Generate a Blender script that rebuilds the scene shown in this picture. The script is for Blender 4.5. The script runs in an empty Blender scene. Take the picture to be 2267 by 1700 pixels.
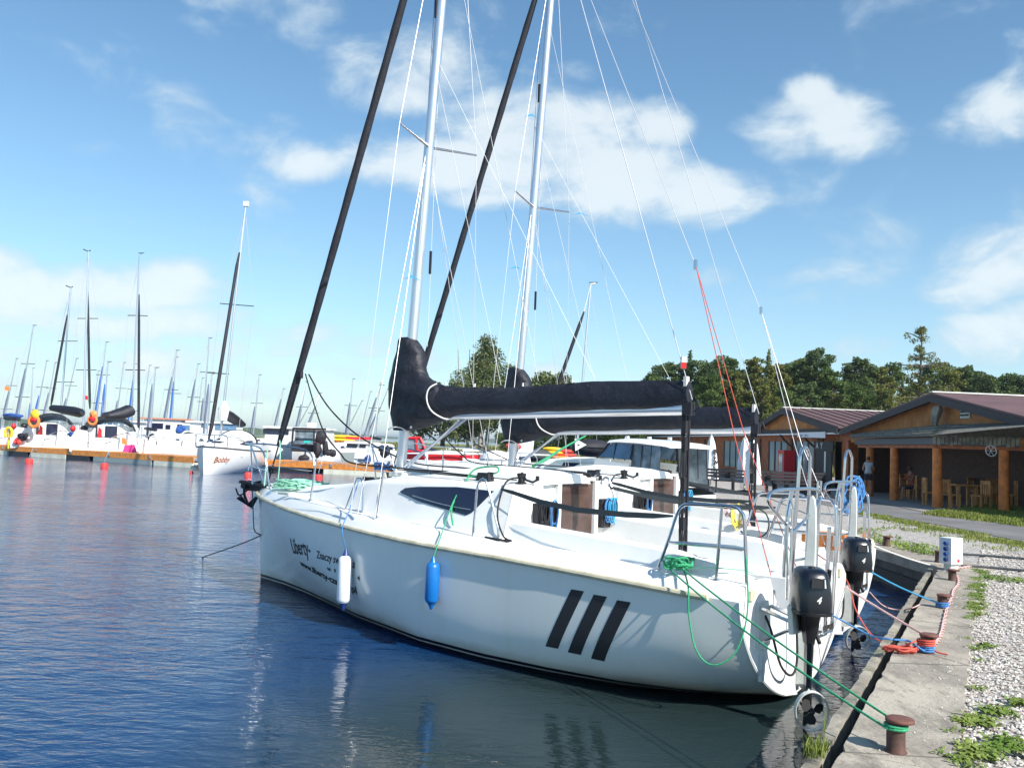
import bpy, bmesh, math, random
import numpy as np
from mathutils import Vector, Matrix, Euler
random.seed(7)
S = bpy.context.scene
COL = S.collection
R = math.radians
# ------------------------------------------------------------------ camera
FPX, CX, CY, EYE = 1950.0, 1133.5, 850.0, 2.2          # focal length in px of the 2267x1700 photograph, eye height over the water
ROLL = R(2.2)
PITCH = math.atan(129.5 * math.cos(ROLL) / FPX)
FW = Vector((0, math.cos(PITCH), math.sin(PITCH)))
_r = Vector((1, 0, 0)); _u = _r.cross(FW)
RT = _r * math.cos(ROLL) + _u * math.sin(ROLL)
UP = -_r * math.sin(ROLL) + _u * math.cos(ROLL)
CAM = Vector((0, 0, EYE))
cd = bpy.data.cameras.new('camera'); cam = bpy.data.objects.new('camera', cd); COL.objects.link(cam)
cd.sensor_width = 36; cd.lens = 36 * FPX / 2267; cd.clip_end = 20000; cd.clip_start = .05
cam.matrix_world = Matrix(((RT.x, UP.x, -FW.x, 0), (RT.y, UP.y, -FW.y, 0), (RT.z, UP.z, -FW.z, EYE), (0, 0, 0, 1)))
S.camera = cam
def ray(px, py): return FW + RT * ((px - CX) / FPX) - UP * ((py - CY) / FPX)
def P(px, py, z=.55):
    d = ray(px, py); return CAM + d * ((z - EYE) / d.z)
def D(px, py, y):
    d = ray(px, py); return CAM + d * (y / d.y)
# ------------------------------------------------------------------ light
SUN_AZ = Vector((.690, -.724)).normalized(); SUN_EL = R(39)
SUNV = Vector((SUN_AZ.x * math.cos(SUN_EL), SUN_AZ.y * math.cos(SUN_EL), math.sin(SUN_EL)))
sl = bpy.data.lights.new('sun', 'SUN'); sl.energy = 5.0; sl.angle = R(.53); sl.color = (1, .955, .88)
so = bpy.data.objects.new('sun', sl); COL.objects.link(so); so.rotation_euler = SUNV.to_track_quat('Z', 'Y').to_euler(); so.location = (20, -15, 40)
S.view_settings.view_transform = 'Standard'; S.view_settings.look = 'None'; S.view_settings.gamma = 1
S.view_settings.use_curve_mapping = False; S.view_settings.exposure = .58
S.cycles.blur_glossy = .15
S.render.engine = 'CYCLES'
S.cycles.max_bounces = 6; S.cycles.diffuse_bounces = 3; S.cycles.glossy_bounces = 3; S.cycles.transmission_bounces = 4; S.cycles.transparent_max_bounces = 8
W = bpy.data.worlds.new('World'); S.world = W; W.use_nodes = True
wt = W.node_tree; wt.nodes.clear()
def wn(t, **k):
    n = wt.nodes.new(t)
    for a, b in k.items(): setattr(n, a, b)
    return n
def wl(a, b): wt.links.new(a, b)
def wmath(op, a, b=None, c=None, clamp=False):
    n = wn('ShaderNodeMath', operation=op, use_clamp=clamp)
    for i, v in enumerate((a, b, c)):
        if v is None: continue
        if isinstance(v, (int, float)): n.inputs[i].default_value = v
        else: wl(v, n.inputs[i])
    return n.outputs[0]
sky = wn('ShaderNodeTexSky', sky_type='NISHITA', sun_disc=False)
sky.sun_elevation = SUN_EL; sky.sun_rotation = math.atan2(SUN_AZ.x, SUN_AZ.y)
sky.altitude = 0; sky.air_density = 1.0; sky.dust_density = .1; sky.ozone_density = 4.0
tc = wn('ShaderNodeTexCoord'); DIR = tc.outputs['Generated']
def wnoise(scale, detail, rough, dist, zs=2.4, off=0.):
    m = wn('ShaderNodeMapping'); m.inputs['Scale'].default_value = (scale, scale, scale * zs); m.inputs['Location'].default_value = (off, off * .7, off * 1.3)
    wl(DIR, m.inputs[0]); n = wn('ShaderNodeTexNoise'); n.inputs['Scale'].default_value = 1; n.inputs['Detail'].default_value = detail
    n.inputs['Roughness'].default_value = rough; n.inputs['Distortion'].default_value = dist; wl(m.outputs[0], n.inputs[0]); return n.outputs[0]
n_big = wnoise(3.2, 3, .5, .2, 2.6, 3.1); n_mid = wnoise(9, 8, .58, .35, 1.7, 1.7); n_soft = wnoise(5, 5, .5, .2, 2.2, 8.2)
VV = 2267 / 2212
CLOUDS = [  # cloud puffs: picture position, half width, half height, density
 (690,350,95,42,.95),(830,345,140,55,1.15),(960,350,150,60,1.25),(1120,420,150,40,.95),(1050,290,120,85,1),(1190,300,170,95,1.08),(1130,370,200,55,1),(1340,400,160,90,1.15),(1500,425,130,68,1.05),(1430,270,70,52,.9),(1560,400,60,42,.9),(1290,250,90,50,.8),
 (680,45,70,60,.5),(770,130,90,60,.42),(960,110,120,110,.7),(1070,45,55,55,.6),(900,210,120,50,.5),(600,-40,200,60,.5),
 (1700,275,100,60,.85),(1830,270,105,62,.95),(1750,205,60,35,.8),(2140,235,110,60,.6),(2195,130,40,60,.5),(1250,160,50,30,.35),
 (2175,560,110,75,1.05),(2110,625,90,50,.75),(2120,730,120,50,.9),(2230,700,100,60,.9),(1840,745,100,32,.5),(1520,592,62,26,.55),(1700,745,70,25,.35),
 (40,640,110,60,1.05),(-10,570,70,40,.9),(220,625,160,55,1.05),(390,610,110,50,1.2),(130,700,190,50,.9),(360,700,170,45,.85),(480,760,190,40,.7),(90,770,170,34,.7),(300,790,200,36,.7),(560,720,60,35,.7),(690,730,90,30,.55),(820,745,80,34,.75),(930,780,70,34,.7),(1165,808,60,26,.7),(700,800,200,30,.5),(20,830,200,30,.5),(560,850,260,24,.4),(840,860,160,22,.35)]
acc = None
for (vx, vy, a, b, k) in CLOUDS:
    c = ray(vx * VV, vy * VV).normalized(); rt = RT - c * RT.dot(c); rt.normalize(); up = rt.cross(c).normalized() if rt.cross(c).z > 0 else c.cross(rt).normalized()
    aa, bb = a * VV * 1.36 / FPX, b * VV * 1.36 / FPX
    du = wn('ShaderNodeVectorMath', operation='DOT_PRODUCT'); wl(DIR, du.inputs[0]); du.inputs[1].default_value = rt / aa
    dv = wn('ShaderNodeVectorMath', operation='DOT_PRODUCT'); wl(DIR, dv.inputs[0]); dv.inputs[1].default_value = up / bb
    dw = wn('ShaderNodeVectorMath', operation='DOT_PRODUCT'); wl(DIR, dw.inputs[0]); dw.inputs[1].default_value = c
    q = wmath('ADD', wmath('MULTIPLY', du.outputs['Value'], du.outputs['Value']), wmath('MULTIPLY', dv.outputs['Value'], dv.outputs['Value']))
    m = wmath('MULTIPLY', wmath('SUBTRACT', 1.0, q, None, True), wmath('GREATER_THAN', dw.outputs['Value'], 0))
    m = wmath('MULTIPLY', m, k)
    acc = m if acc is None else wmath('SMOOTH_MAX', acc, m, .11)
# general fair weather clouds behind and beside the view
gen = wmath('MULTIPLY', wmath('SUBTRACT', n_big, .56), 5.5)
fwd = wn('ShaderNodeVectorMath', operation='DOT_PRODUCT'); wl(DIR, fwd.inputs[0]); fwd.inputs[1].default_value = FW
inview = wmath('GREATER_THAN', fwd.outputs['Value'], .76)
gen = wmath('MULTIPLY', gen, wmath('SUBTRACT', 1.0, inview))
dens = wmath('MAXIMUM', acc, gen)
dens = wmath('ADD', wmath('MULTIPLY', dens, 1.12), wmath('MULTIPLY', wmath('SUBTRACT', n_mid, .5), 2.7))
dens = wmath('ADD', dens, wmath('MULTIPLY', wmath('SUBTRACT', n_soft, .5), .6))
mr = wn('ShaderNodeMapRange', interpolation_type='SMOOTHSTEP'); wl(dens, mr.inputs[0]); mr.inputs[1].default_value = .20; mr.inputs[2].default_value = 1.1; mr.inputs[3].default_value = 0; mr.inputs[4].default_value = .80
tone = wn('ShaderNodeMapRange', interpolation_type='SMOOTHSTEP'); wl(dens, tone.inputs[0]); tone.inputs[1].default_value = .35; tone.inputs[2].default_value = 1.25
cc = wn('ShaderNodeMix', data_type='RGBA'); wl(tone.outputs[0], cc.inputs[0]); cc.inputs[6].default_value = (3.6, 4.55, 5.2, 1); cc.inputs[7].default_value = (5.5, 5.95, 6.1, 1)
# a little more depth of blue overhead than the bare model gives
hs = wn('ShaderNodeHueSaturation'); hs.inputs['Saturation'].default_value = 1.08; hs.inputs['Value'].default_value = 1.0; tint = wn('ShaderNodeMix', data_type='RGBA', blend_type='MULTIPLY'); tint.inputs[0].default_value = 1; tint.inputs[7].default_value = (1.06, 1.11, 1.01, 1); wl(sky.outputs[0], tint.inputs[6]); wl(tint.outputs[2], hs.inputs['Color'])
sep = wn('ShaderNodeSeparateXYZ'); wl(DIR, sep.inputs[0])
hz = wmath('POWER', 2.718, wmath('MULTIPLY', wmath('MAXIMUM', sep.outputs[2], 0.0), -7.0))
hzm = wn('ShaderNodeMix', data_type='RGBA'); wl(wmath('MULTIPLY', hz, .72), hzm.inputs[0]); wl(hs.outputs[0], hzm.inputs[6]); hzm.inputs[7].default_value = (3.1, 4.3, 5.35, 1)
mx = wn('ShaderNodeMix', data_type='RGBA'); wl(mr.outputs[0], mx.inputs[0]); wl(hzm.outputs[2], mx.inputs[6]); wl(cc.outputs[2], mx.inputs[7])
bg = wn('ShaderNodeBackground'); bg.inputs[1].default_value = .113; wl(mx.outputs[2], bg.inputs[0])
wo = wn('ShaderNodeOutputWorld'); wl(bg.outputs[0], wo.inputs[0])

# ------------------------------------------------------------------ materials
def mat(name, col, rough=.5, metal=0, var=.0, vscale=8, bump=0, bscale=40, col2=None, spec=None, coat=0, bdist=.01, detail=6, transl=0, c2mix=(.35, .65)):
    m = bpy.data.materials.new(name); m.use_nodes = True; t = m.node_tree; b = t.nodes['Principled BSDF']
    b.inputs['Base Color'].default_value = (*col, 1); b.inputs['Roughness'].default_value = rough; b.inputs['Metallic'].default_value = metal
    if spec is not None: b.inputs['Specular IOR Level'].default_value = spec
    if coat: b.inputs['Coat Weight'].default_value = coat; b.inputs['Coat Roughness'].default_value = .08
    tcn = None
    def tcoord():
        nonlocal tcn
        if tcn is None: tcn = t.nodes.new('ShaderNodeTexCoord')
        return tcn.outputs['Object']
    if var or col2:
        n = t.nodes.new('ShaderNodeTexNoise'); n.inputs['Scale'].default_value = vscale; n.inputs['Detail'].default_value = detail; n.inputs['Roughness'].default_value = .6
        t.links.new(tcoord(), n.inputs[0])
        mr = t.nodes.new('ShaderNodeMapRange'); t.links.new(n.outputs[0], mr.inputs[0]); mr.inputs[1].default_value = c2mix[0]; mr.inputs[2].default_value = c2mix[1]
        mx = t.nodes.new('ShaderNodeMix'); mx.data_type = 'RGBA'; t.links.new(mr.outputs[0], mx.inputs[0])
        if col2: mx.inputs[6].default_value = (*col, 1); mx.inputs[7].default_value = (*col2, 1)
        else:
            mx.inputs[6].default_value = (*[c * (1 - var) for c in col], 1); mx.inputs[7].default_value = (*[min(1, c * (1 + var)) for c in col], 1)
        t.links.new(mx.outputs[2], b.inputs['Base Color'])
    if bump:
        n = t.nodes.new('ShaderNodeTexNoise'); n.inputs['Scale'].default_value = bscale; n.inputs['Detail'].default_value = 5; t.links.new(tcoord(), n.inputs[0])
        bp = t.nodes.new('ShaderNodeBump'); bp.inputs['Strength'].default_value = bump; bp.inputs['Distance'].default_value = bdist
        t.links.new(n.outputs[0], bp.inputs['Height']); t.links.new(bp.outputs[0], b.inputs['Normal'])
    if transl:
        b.inputs['Transmission Weight'].default_value = 0
        tr = t.nodes.new('ShaderNodeBsdfTranslucent'); ad = t.nodes.new('ShaderNodeMixShader'); ad.inputs[0].default_value = transl
        out = t.nodes['Material Output']; t.links.new(b.outputs[0], ad.inputs[1]); t.links.new(tr.outputs[0], ad.inputs[2]); t.links.new(ad.outputs[0], out.inputs[0])
        if var or col2: t.links.new(mx.outputs[2], tr.inputs[0])
        else: tr.inputs[0].default_value = (*col, 1)
    return m
M = dict(
 gel=mat('white_gelcoat', (.80, .80, .78), .22, var=.025, vscale=1.5, coat=.3), deck=mat('white_deck', (.80, .80, .77), .45, var=.03, vscale=5, bump=.15, bscale=220, bdist=.002),
 cream=mat('cream_rubber', (.55, .50, .36), .5, var=.2, vscale=6), boot=mat('dark_bottom_paint', (.012, .013, .022), .35, var=.3, vscale=5), bootline=mat('grey_line', (.42, .43, .40), .5),
 navy=mat('dark_window', (.012, .016, .045), .08, coat=.5), black=mat('black_plastic', (.012, .012, .015), .4), blackrope=mat('black_rope', (.014, .014, .018), .8),
 cover=mat('navy_canvas', (.009, .010, .018), .58, var=.35, vscale=3, bump=.6, bscale=7, bdist=.06, spec=.5), strap=mat('grey_webbing', (.055, .065, .07), .8),
 steel=mat('stainless', (.62, .63, .65), .18, 1), alu=mat('anodised_aluminium', (.72, .73, .76), .32, .85), wire=mat('wire', (.62, .60, .60), .4, .4),
 white=mat('white_paint', (.78, .79, .80), .4, var=.03), gwhite=mat('old_white', (.62, .64, .60), .5, var=.12, vscale=6), tint=mat('brown_acrylic', (.075, .045, .038), .08, var=.35, vscale=3),
 cowl=mat('dark_cowling', (.004, .006, .012), .28, coat=.25), red=mat('red_paint', (.62, .02, .03), .35), redrope=mat('red_rope', (.55, .09, .06), .8), pinkrope=mat('pink_rope', (.62, .38, .36), .8),
 greenrope=mat('green_rope', (.02, .25, .10), .8, col2=(.05, .4, .2), vscale=60), palegreen=mat('pale_green_rope', (.22, .55, .36), .8, col2=(.35, .65, .5), vscale=50),
 bluerope=mat('blue_rope', (.03, .12, .36), .8, col2=(.08, .28, .55), vscale=60), cyanrope=mat('light_blue_rope', (.05, .35, .6), .8), whiterope=mat('white_rope', (.68, .66, .62), .85), yellowrope=mat('yellow_rope', (.75, .62, .08), .8),
 bfender=mat('blue_fender', (.008, .15, .48), .35), navyfender=mat('fender_end', (.02, .05, .2), .4), orange=mat('orange', (.78, .24, .05), .5), yellow=mat('yellow', (.85, .55, .03), .5),
 wood=mat('orange_wood', (.74, .27, .055), .6, var=.2, vscale=5), floatc=mat('float_concrete', (.74, .72, .58), .8, var=.15, vscale=2), darkvoid=mat('float_gap_shade', (.02, .025, .03), .6),
 buoy=mat('red_buoy', (.75, .06, .05), .4), concrete=mat('quay_concrete', (.33, .29, .235), .9, col2=(.185, .165, .14), vscale=1.3, bump=.6, bscale=35, bdist=.012, detail=10, c2mix=(.4, .7)),
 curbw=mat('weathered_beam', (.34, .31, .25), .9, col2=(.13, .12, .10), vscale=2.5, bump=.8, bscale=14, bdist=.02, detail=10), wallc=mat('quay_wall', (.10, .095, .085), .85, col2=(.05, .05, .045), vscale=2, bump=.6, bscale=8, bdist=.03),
 gap=mat('dark_gap', (.03, .028, .03), .8), rust=mat('rusty_iron', (.055, .028, .022), .75, col2=(.11, .048, .035), vscale=14, bump=.5, bscale=60, bdist=.004), rusttop=mat('rusty_red_top', (.15, .060, .045), .7, var=.3, vscale=20, bump=.4, bscale=80, bdist=.003),
 asphalt=mat('asphalt_path', (.16, .155, .15), .9, var=.2, vscale=.8, bump=.3, bscale=60), paving=mat('paving', (.27, .245, .225), .9, var=.15, vscale=1.2),
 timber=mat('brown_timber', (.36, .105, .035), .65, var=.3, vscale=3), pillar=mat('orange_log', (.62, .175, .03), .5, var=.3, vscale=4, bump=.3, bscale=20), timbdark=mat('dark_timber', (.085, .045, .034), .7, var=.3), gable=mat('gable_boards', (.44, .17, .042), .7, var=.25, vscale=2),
 roof=mat('red_brown_roof', (.125, .062, .056), .55, var=.15, vscale=1), verge=mat('dark_verge', (.025, .02, .028), .6), reed=mat('weathered_lath', (.07, .068, .06), .9, col2=(.19, .185, .16), vscale=9), fascia=mat('grey_fascia', (.11, .115, .125), .7),
 glass=mat('window_glass', (.38, .48, .52), .05, spec=1.0), interior=mat('dark_interior', (.03, .026, .03), .9), pine=mat('pine_wood', (.55, .25, .075), .55, var=.2), umb=mat('white_canvas', (.76, .78, .80), .7), ink=mat('black_ink', (.015, .015, .02), .6),  # window_glass: reflected sky put into its pale base colour
 canvas=mat('dark_canvas', (.015, .015, .022), .7), vinyl=mat('clear_vinyl', (.16, .21, .25), .1, var=.4, vscale=4), sprayglass=mat('blue_glass', (.10, .20, .32), .05, var=.35, vscale=2, spec=1), pink=mat('pink_towel', (.80, .05, .28), .8),
 skin=mat('skin', (.42, .22, .15), .6), hair=mat('hair', (.10, .05, .025), .7), shirt=mat('white_top', (.55, .58, .62), .8), shorts=mat('dark_shorts', (.03, .035, .05), .8), teal=mat('teal', (.02, .45, .42), .6), greenc=mat('green_cloth', (.03, .4, .12), .7), bluec=mat('blue_cloth', (.02, .08, .3), .7),
 trunk=mat('bark', (.11, .085, .065), .9, var=.3, vscale=6), birchbark=mat('birch_bark', (.5, .48, .44), .8, col2=(.12, .1, .09), vscale=7), greygreen=mat('grey_green', (.28, .33, .32), .6), salmon=mat('salmon_roof', (.62, .24, .13), .6), kayred=mat('red_kayak', (.7, .06, .05), .4), furl=mat('furled_sail_cover', (.016, .017, .024), .75, var=.3, vscale=3, bump=.5, bscale=12, bdist=.02),
 furlblue=mat('blue_furled_sail', (.03, .12, .42), .7), furlgrey=mat('grey_furled_sail', (.12, .15, .22), .7), farhill=mat('far_hill', (.055, .085, .055), .95))
def layered(m, specs):
    t = m.node_tree; b = t.nodes['Principled BSDF']; tc = t.nodes.new('ShaderNodeTexCoord'); cur = b.inputs['Base Color'].links[0].from_socket
    for (kind, scale, lo, hi, col, amt, stretch) in specs:
        mp = t.nodes.new('ShaderNodeMapping'); mp.inputs['Scale'].default_value = stretch; t.links.new(tc.outputs['Object'], mp.inputs[0])
        if kind == 'noise': n = t.nodes.new('ShaderNodeTexNoise'); n.inputs['Detail'].default_value = 9; n.inputs['Roughness'].default_value = .65; o = n.outputs[0]
        else: n = t.nodes.new('ShaderNodeTexVoronoi'); n.feature = 'DISTANCE_TO_EDGE'; o = n.outputs[0]
        n.inputs['Scale'].default_value = scale; t.links.new(mp.outputs[0], n.inputs[0])
        r = t.nodes.new('ShaderNodeMapRange'); t.links.new(o, r.inputs[0]); r.inputs[1].default_value = lo; r.inputs[2].default_value = hi; r.inputs[3].default_value = 0; r.inputs[4].default_value = amt
        x = t.nodes.new('ShaderNodeMix'); x.data_type = 'RGBA'; t.links.new(r.outputs[0], x.inputs[0]); t.links.new(cur, x.inputs[6]); x.inputs[7].default_value = (*col, 1); cur = x.outputs[2]
    t.links.new(cur, b.inputs['Base Color']); return m
layered(M['concrete'], [('noise', .8, .50, .60, (.46, .41, .33), .75, (1, 1, 1)), ('noise', 2.6, .54, .64, (.16, .14, .115), .7, (1.6, .5, 1)), ('noise', 12, .56, .66, (.12, .105, .09), .55, (1.5, .4, 1)), ('noise', 60, .60, .66, (.50, .47, .42), .7, (1, 1, 1)), ('noise', 80, .62, .68, (.08, .07, .06), .6, (1, 1, 1)), ('voronoi', .55, .010, .0, (.06, .055, .05), .75, (1, 1, 1))])
layered(M['curbw'], [('noise', 11, .55, .68, (.46, .43, .36), .6, (1, 1, 1)), ('noise', 3, .60, .68, (.10, .13, .05), .6, (1, 1, 1))])
def hullmat():
    m = mat('hull_gelcoat', (.69, .71, .69), .20, var=.02, vscale=1.2, coat=.35)
    layered(m, [('noise', 5, .52, .75, (.60, .60, .52), .35, (1.0, 1.0, .12)), ('noise', 2.2, .60, .72, (.55, .56, .50), .25, (1, 1, 1)), ('noise', 30, .69, .74, (.30, .29, .25), .4, (1, 1, .35))])
    t = m.node_tree; b = t.nodes['Principled BSDF']; cur = b.inputs['Base Color'].links[0].from_socket; tc = t.nodes.new('ShaderNodeTexCoord'); sp = t.nodes.new('ShaderNodeSeparateXYZ'); t.links.new(tc.outputs['Object'], sp.inputs[0])
    n = t.nodes.new('ShaderNodeTexNoise'); n.inputs['Scale'].default_value = 3; n.inputs['Detail'].default_value = 8; t.links.new(tc.outputs['Object'], n.inputs[0])
    k = t.nodes.new('ShaderNodeMath'); k.operation = 'MULTIPLY_ADD'; t.links.new(n.outputs[0], k.inputs[0]); k.inputs[1].default_value = -.16; t.links.new(sp.outputs[2], k.inputs[2])
    r = t.nodes.new('ShaderNodeMapRange'); t.links.new(k.outputs[0], r.inputs[0]); r.inputs[1].default_value = .02; r.inputs[2].default_value = .12; r.inputs[3].default_value = .6; r.inputs[4].default_value = 0
    x = t.nodes.new('ShaderNodeMix'); x.data_type = 'RGBA'; t.links.new(r.outputs[0], x.inputs[0]); t.links.new(cur, x.inputs[6]); x.inputs[7].default_value = (.36, .35, .24, 1); t.links.new(x.outputs[2], b.inputs['Base Color']); return m
M['hull'] = hullmat()
# foliage: leaf faces tinted by position and by object
def leafmat(name, a, b, scale=.8):
    m = mat(name, a, .75, col2=b, vscale=scale, transl=.25, detail=3, spec=.2); return m
M.update(pineleaf=leafmat('pine_needles', (.070, .115, .048), (.140, .185, .062), .30), spruceleaf=leafmat('warm_needles', (.200, .195, .045), (.110, .145, .045), .35), birchleaf=leafmat('birch_leaves', (.110, .145, .050), (.170, .195, .075), .4), darkleaf=leafmat('dark_leaves', (.065, .115, .035), (.130, .185, .045), .3),
 grass=leafmat('grass_blades', (.15, .21, .035), (.27, .28, .08), 2.), weed=leafmat('weed_leaves', (.13, .22, .035), (.26, .32, .08), 3.), reedgrass=leafmat('reed_bed', (.16, .17, .05), (.24, .22, .09), .1))

# ------------------------------------------------------------------ mesh helpers
def cat_rom(pts, k=6, closed=False):
    pts = [Vector(p) for p in pts]; n = len(pts); out = []
    if n < 3: return pts
    for i in range(n if closed else n - 1):
        if closed: p0, p1, p2, p3 = (pts[(i + j - 1) % n] for j in range(4))
        else: p0, p1, p2, p3 = pts[max(i - 1, 0)], pts[i], pts[i + 1], pts[min(i + 2, n - 1)]
        for j in range(k):
            t = j / k; t2, t3 = t * t, t * t * t
            out.append(.5 * ((2 * p1) + (p2 - p0) * t + (2 * p0 - 5 * p1 + 4 * p2 - p3) * t2 + (3 * p1 - p0 - 3 * p2 + p3) * t3))
    if not closed: out.append(pts[-1])
    return out
class MB:
    def __init__(s, X=None): s.v = []; s.f = []; s.X = X
    def add(s, vs, fs):
        o = len(s.v)
        for p in vs:
            p = Vector(p); s.v.append(s.X @ p if s.X else p)
        s.f += [tuple(i + o for i in f) for f in fs]; return s
    def box(s, c, d, rz=0, rx=0, ry=0, taper=1):
        m = Euler((rx, ry, rz)).to_matrix(); vs = []
        for z in (-.5, .5):
            k = taper if z > 0 else 1
            for x, y in ((-.5, -.5), (.5, -.5), (.5, .5), (-.5, .5)): vs.append(m @ Vector((x * d[0] * k, y * d[1] * k, z * d[2])) + Vector(c))
        return s.add(vs, [(3, 2, 1, 0), (4, 5, 6, 7), (0, 1, 5, 4), (1, 2, 6, 5), (2, 3, 7, 6), (3, 0, 4, 7)])
    def tube(s, pts, r, n=8, closed=False, flat=1):
        pts = [Vector(p) for p in pts]; k = len(pts); rs = r if isinstance(r, (list, tuple)) else [r] * k
        vs = []; prev = None
        for i, p in enumerate(pts):
            a = pts[(i - 1) % k] if (i or closed) else p; b = pts[(i + 1) % k] if (i < k - 1 or closed) else p
            t = (b - a).normalized() if (b - a).length > 1e-9 else Vector((0, 0, 1))
            if prev is None: u = t.orthogonal().normalized() if abs(t.z) > .95 else t.cross(Vector((0, 0, 1))).normalized()
            else:
                u = prev - t * prev.dot(t)
                u = u.normalized() if u.length > 1e-6 else t.orthogonal().normalized()
            prev = u; w = t.cross(u)
            for j in range(n):
                q = 2 * math.pi * j / n; vs.append(p + (u * math.cos(q) + w * math.sin(q) * flat) * rs[i])
        fs = []
        for i in range(k if closed else k - 1):
            i2 = (i + 1) % k
            for j in range(n): j2 = (j + 1) % n; fs.append((i * n + j, i * n + j2, i2 * n + j2, i2 * n + j))
        if not closed: fs += [tuple(range(n))[::-1], tuple((k - 1) * n + j for j in range(n))]
        return s.add(vs, fs)
    def lathe(s, prof, c=(0, 0, 0), n=16):
        vs = []; c = Vector(c)
        for r, z in prof:
            for j in range(n): q = 2 * math.pi * j / n; vs.append(c + Vector((r * math.cos(q), r * math.sin(q), z)))
        fs = []
        for i in range(len(prof) - 1):
            for j in range(n): j2 = (j + 1) % n; fs.append((i * n + j, i * n + j2, (i + 1) * n + j2, (i + 1) * n + j))
        fs += [tuple(range(n))[::-1], tuple((len(prof) - 1) * n + j for j in range(n))]
        return s.add(vs, fs)
    def loft(s, rings, closed=True, caps=True):
        n = len(rings[0]); vs = [p for r in rings for p in r]; fs = []
        for i in range(len(rings) - 1):
            for j in range(n if closed else n - 1): j2 = (j + 1) % n; fs.append((i * n + j, i * n + j2, (i + 1) * n + j2, (i + 1) * n + j))
        if caps and closed: fs += [tuple(range(n))[::-1], tuple((len(rings) - 1) * n + j for j in range(n))]
        return s.add(vs, fs)
    def prism(s, poly, d):            # polygon (3D points) pushed along vector d
        n = len(poly); d = Vector(d); a = [Vector(p) for p in poly]
        return s.add(a + [p + d for p in a], [tuple(range(n))[::-1], tuple(n + i for i in range(n))] + [(i, (i + 1) % n, n + (i + 1) % n, n + i) for i in range(n)])
    def blob(s, c, r, n=8, m=6, jit=0):
        rings = []; c = Vector(c)
        for i in range(m + 1):
            a = math.pi * (.02 + .96 * i / m) - math.pi / 2
            rings.append([c + Vector((math.cos(a) * math.cos(2 * math.pi * j / n) * r[0], math.cos(a) * math.sin(2 * math.pi * j / n) * r[1], math.sin(a) * r[2])) * (1 + random.uniform(-jit, jit)) for j in range(n)])
        return s.loft(rings)
    def build(s, name, m, parent=None, smooth=True, fix=True, **k):
        me = bpy.data.meshes.new(name); me.from_pydata([tuple(v) for v in s.v], [], s.f)
        if fix:
            b = bmesh.new(); b.from_mesh(me); bmesh.ops.recalc_face_normals(b, faces=b.faces); b.to_mesh(me); b.free()
        me.materials.append(m)
        if smooth: me.shade_smooth(); smooth is not True or auto(me)
        o = bpy.data.objects.new(name, me); COL.objects.link(o)
        if parent: o.parent = parent
        for a, v in k.items(): o[a] = v
        return o
def auto(me, ang=R(38)):
    b = bmesh.new(); b.from_mesh(me)
    for e in b.edges:
        if len(e.link_faces) == 2 and e.calc_face_angle(0) > ang: e.smooth = False
    b.to_mesh(me); b.free()
def thing(name, label, cat, loc=(0, 0, 0), rz=0, group=None):
    o = bpy.data.objects.new(name, None); COL.objects.link(o); o.location = loc; o.rotation_euler = (0, 0, rz); o.empty_display_size = .2
    o['label'] = label; o['category'] = cat
    if group: o['group'] = group
    return o
def tag(o, label, cat, group=None):
    o['label'] = label; o['category'] = cat
    if group: o['group'] = group
    return o
def copy_tree(o, parent=None):
    c = o.copy(); COL.objects.link(c)
    if parent: c.parent = parent
    for ch in [x for x in COL.objects if x.parent == o]: copy_tree(ch, c)
    return c
def grid(name, m, poly, z, kind='structure', thick=0):
    b = MB()
    if thick: b.prism([(p[0], p[1], z) for p in poly], (0, 0, -thick))
    else: b.add([(p[0], p[1], z) for p in poly], [tuple(range(len(poly)))])
    o = b.build(name, m, None, smooth=False)
    if kind: o['kind'] = kind
    return o
def interp(x, xs, ys): return float(np.interp(x, xs, ys))
def leaves(name, m, clumps, n, size, parent=None, seed=1, up=.3, drop=0, cone=None):
    """n leaf faces scattered through ellipsoid clumps (x,y,z,rx,ry,rz)"""
    rg = np.random.default_rng(seed); cl = np.array(clumps, float); vol = (cl[:, 3] * cl[:, 4] * cl[:, 5]) ** .75; pick = rg.choice(len(cl), n, p=vol / vol.sum())
    d = rg.normal(size=(n, 3)); d /= np.linalg.norm(d, axis=1)[:, None]; rad = rg.uniform(.2, 1.35, n) ** .6
    c = cl[pick, :3] + d * rad[:, None] * cl[pick, 3:6]
    s = size * rg.uniform(.6, 1.5, n)
    a = rg.normal(size=(n, 3)); a[:, 2] += up; a /= np.linalg.norm(a, axis=1)[:, None]
    b = np.cross(a, rg.normal(size=(n, 3))); b /= np.linalg.norm(b, axis=1)[:, None]; w = np.cross(a, b)
    c[:, 2] -= drop * rg.uniform(0, 1, n)
    p = np.empty((n, 4, 3)); p[:, 0] = c - b * s[:, None]; p[:, 1] = c + w * s[:, None] * .55; p[:, 2] = c + b * s[:, None]; p[:, 3] = c - w * s[:, None] * .55 + a * s[:, None] * .2
    me = bpy.data.meshes.new(name); me.from_pydata(p.reshape(-1, 3).tolist(), [], np.arange(n * 4).reshape(n, 4).tolist()); me.materials.append(m)
    o = bpy.data.objects.new(name, me); COL.objects.link(o)
    if parent: o.parent = parent
    return o
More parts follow.
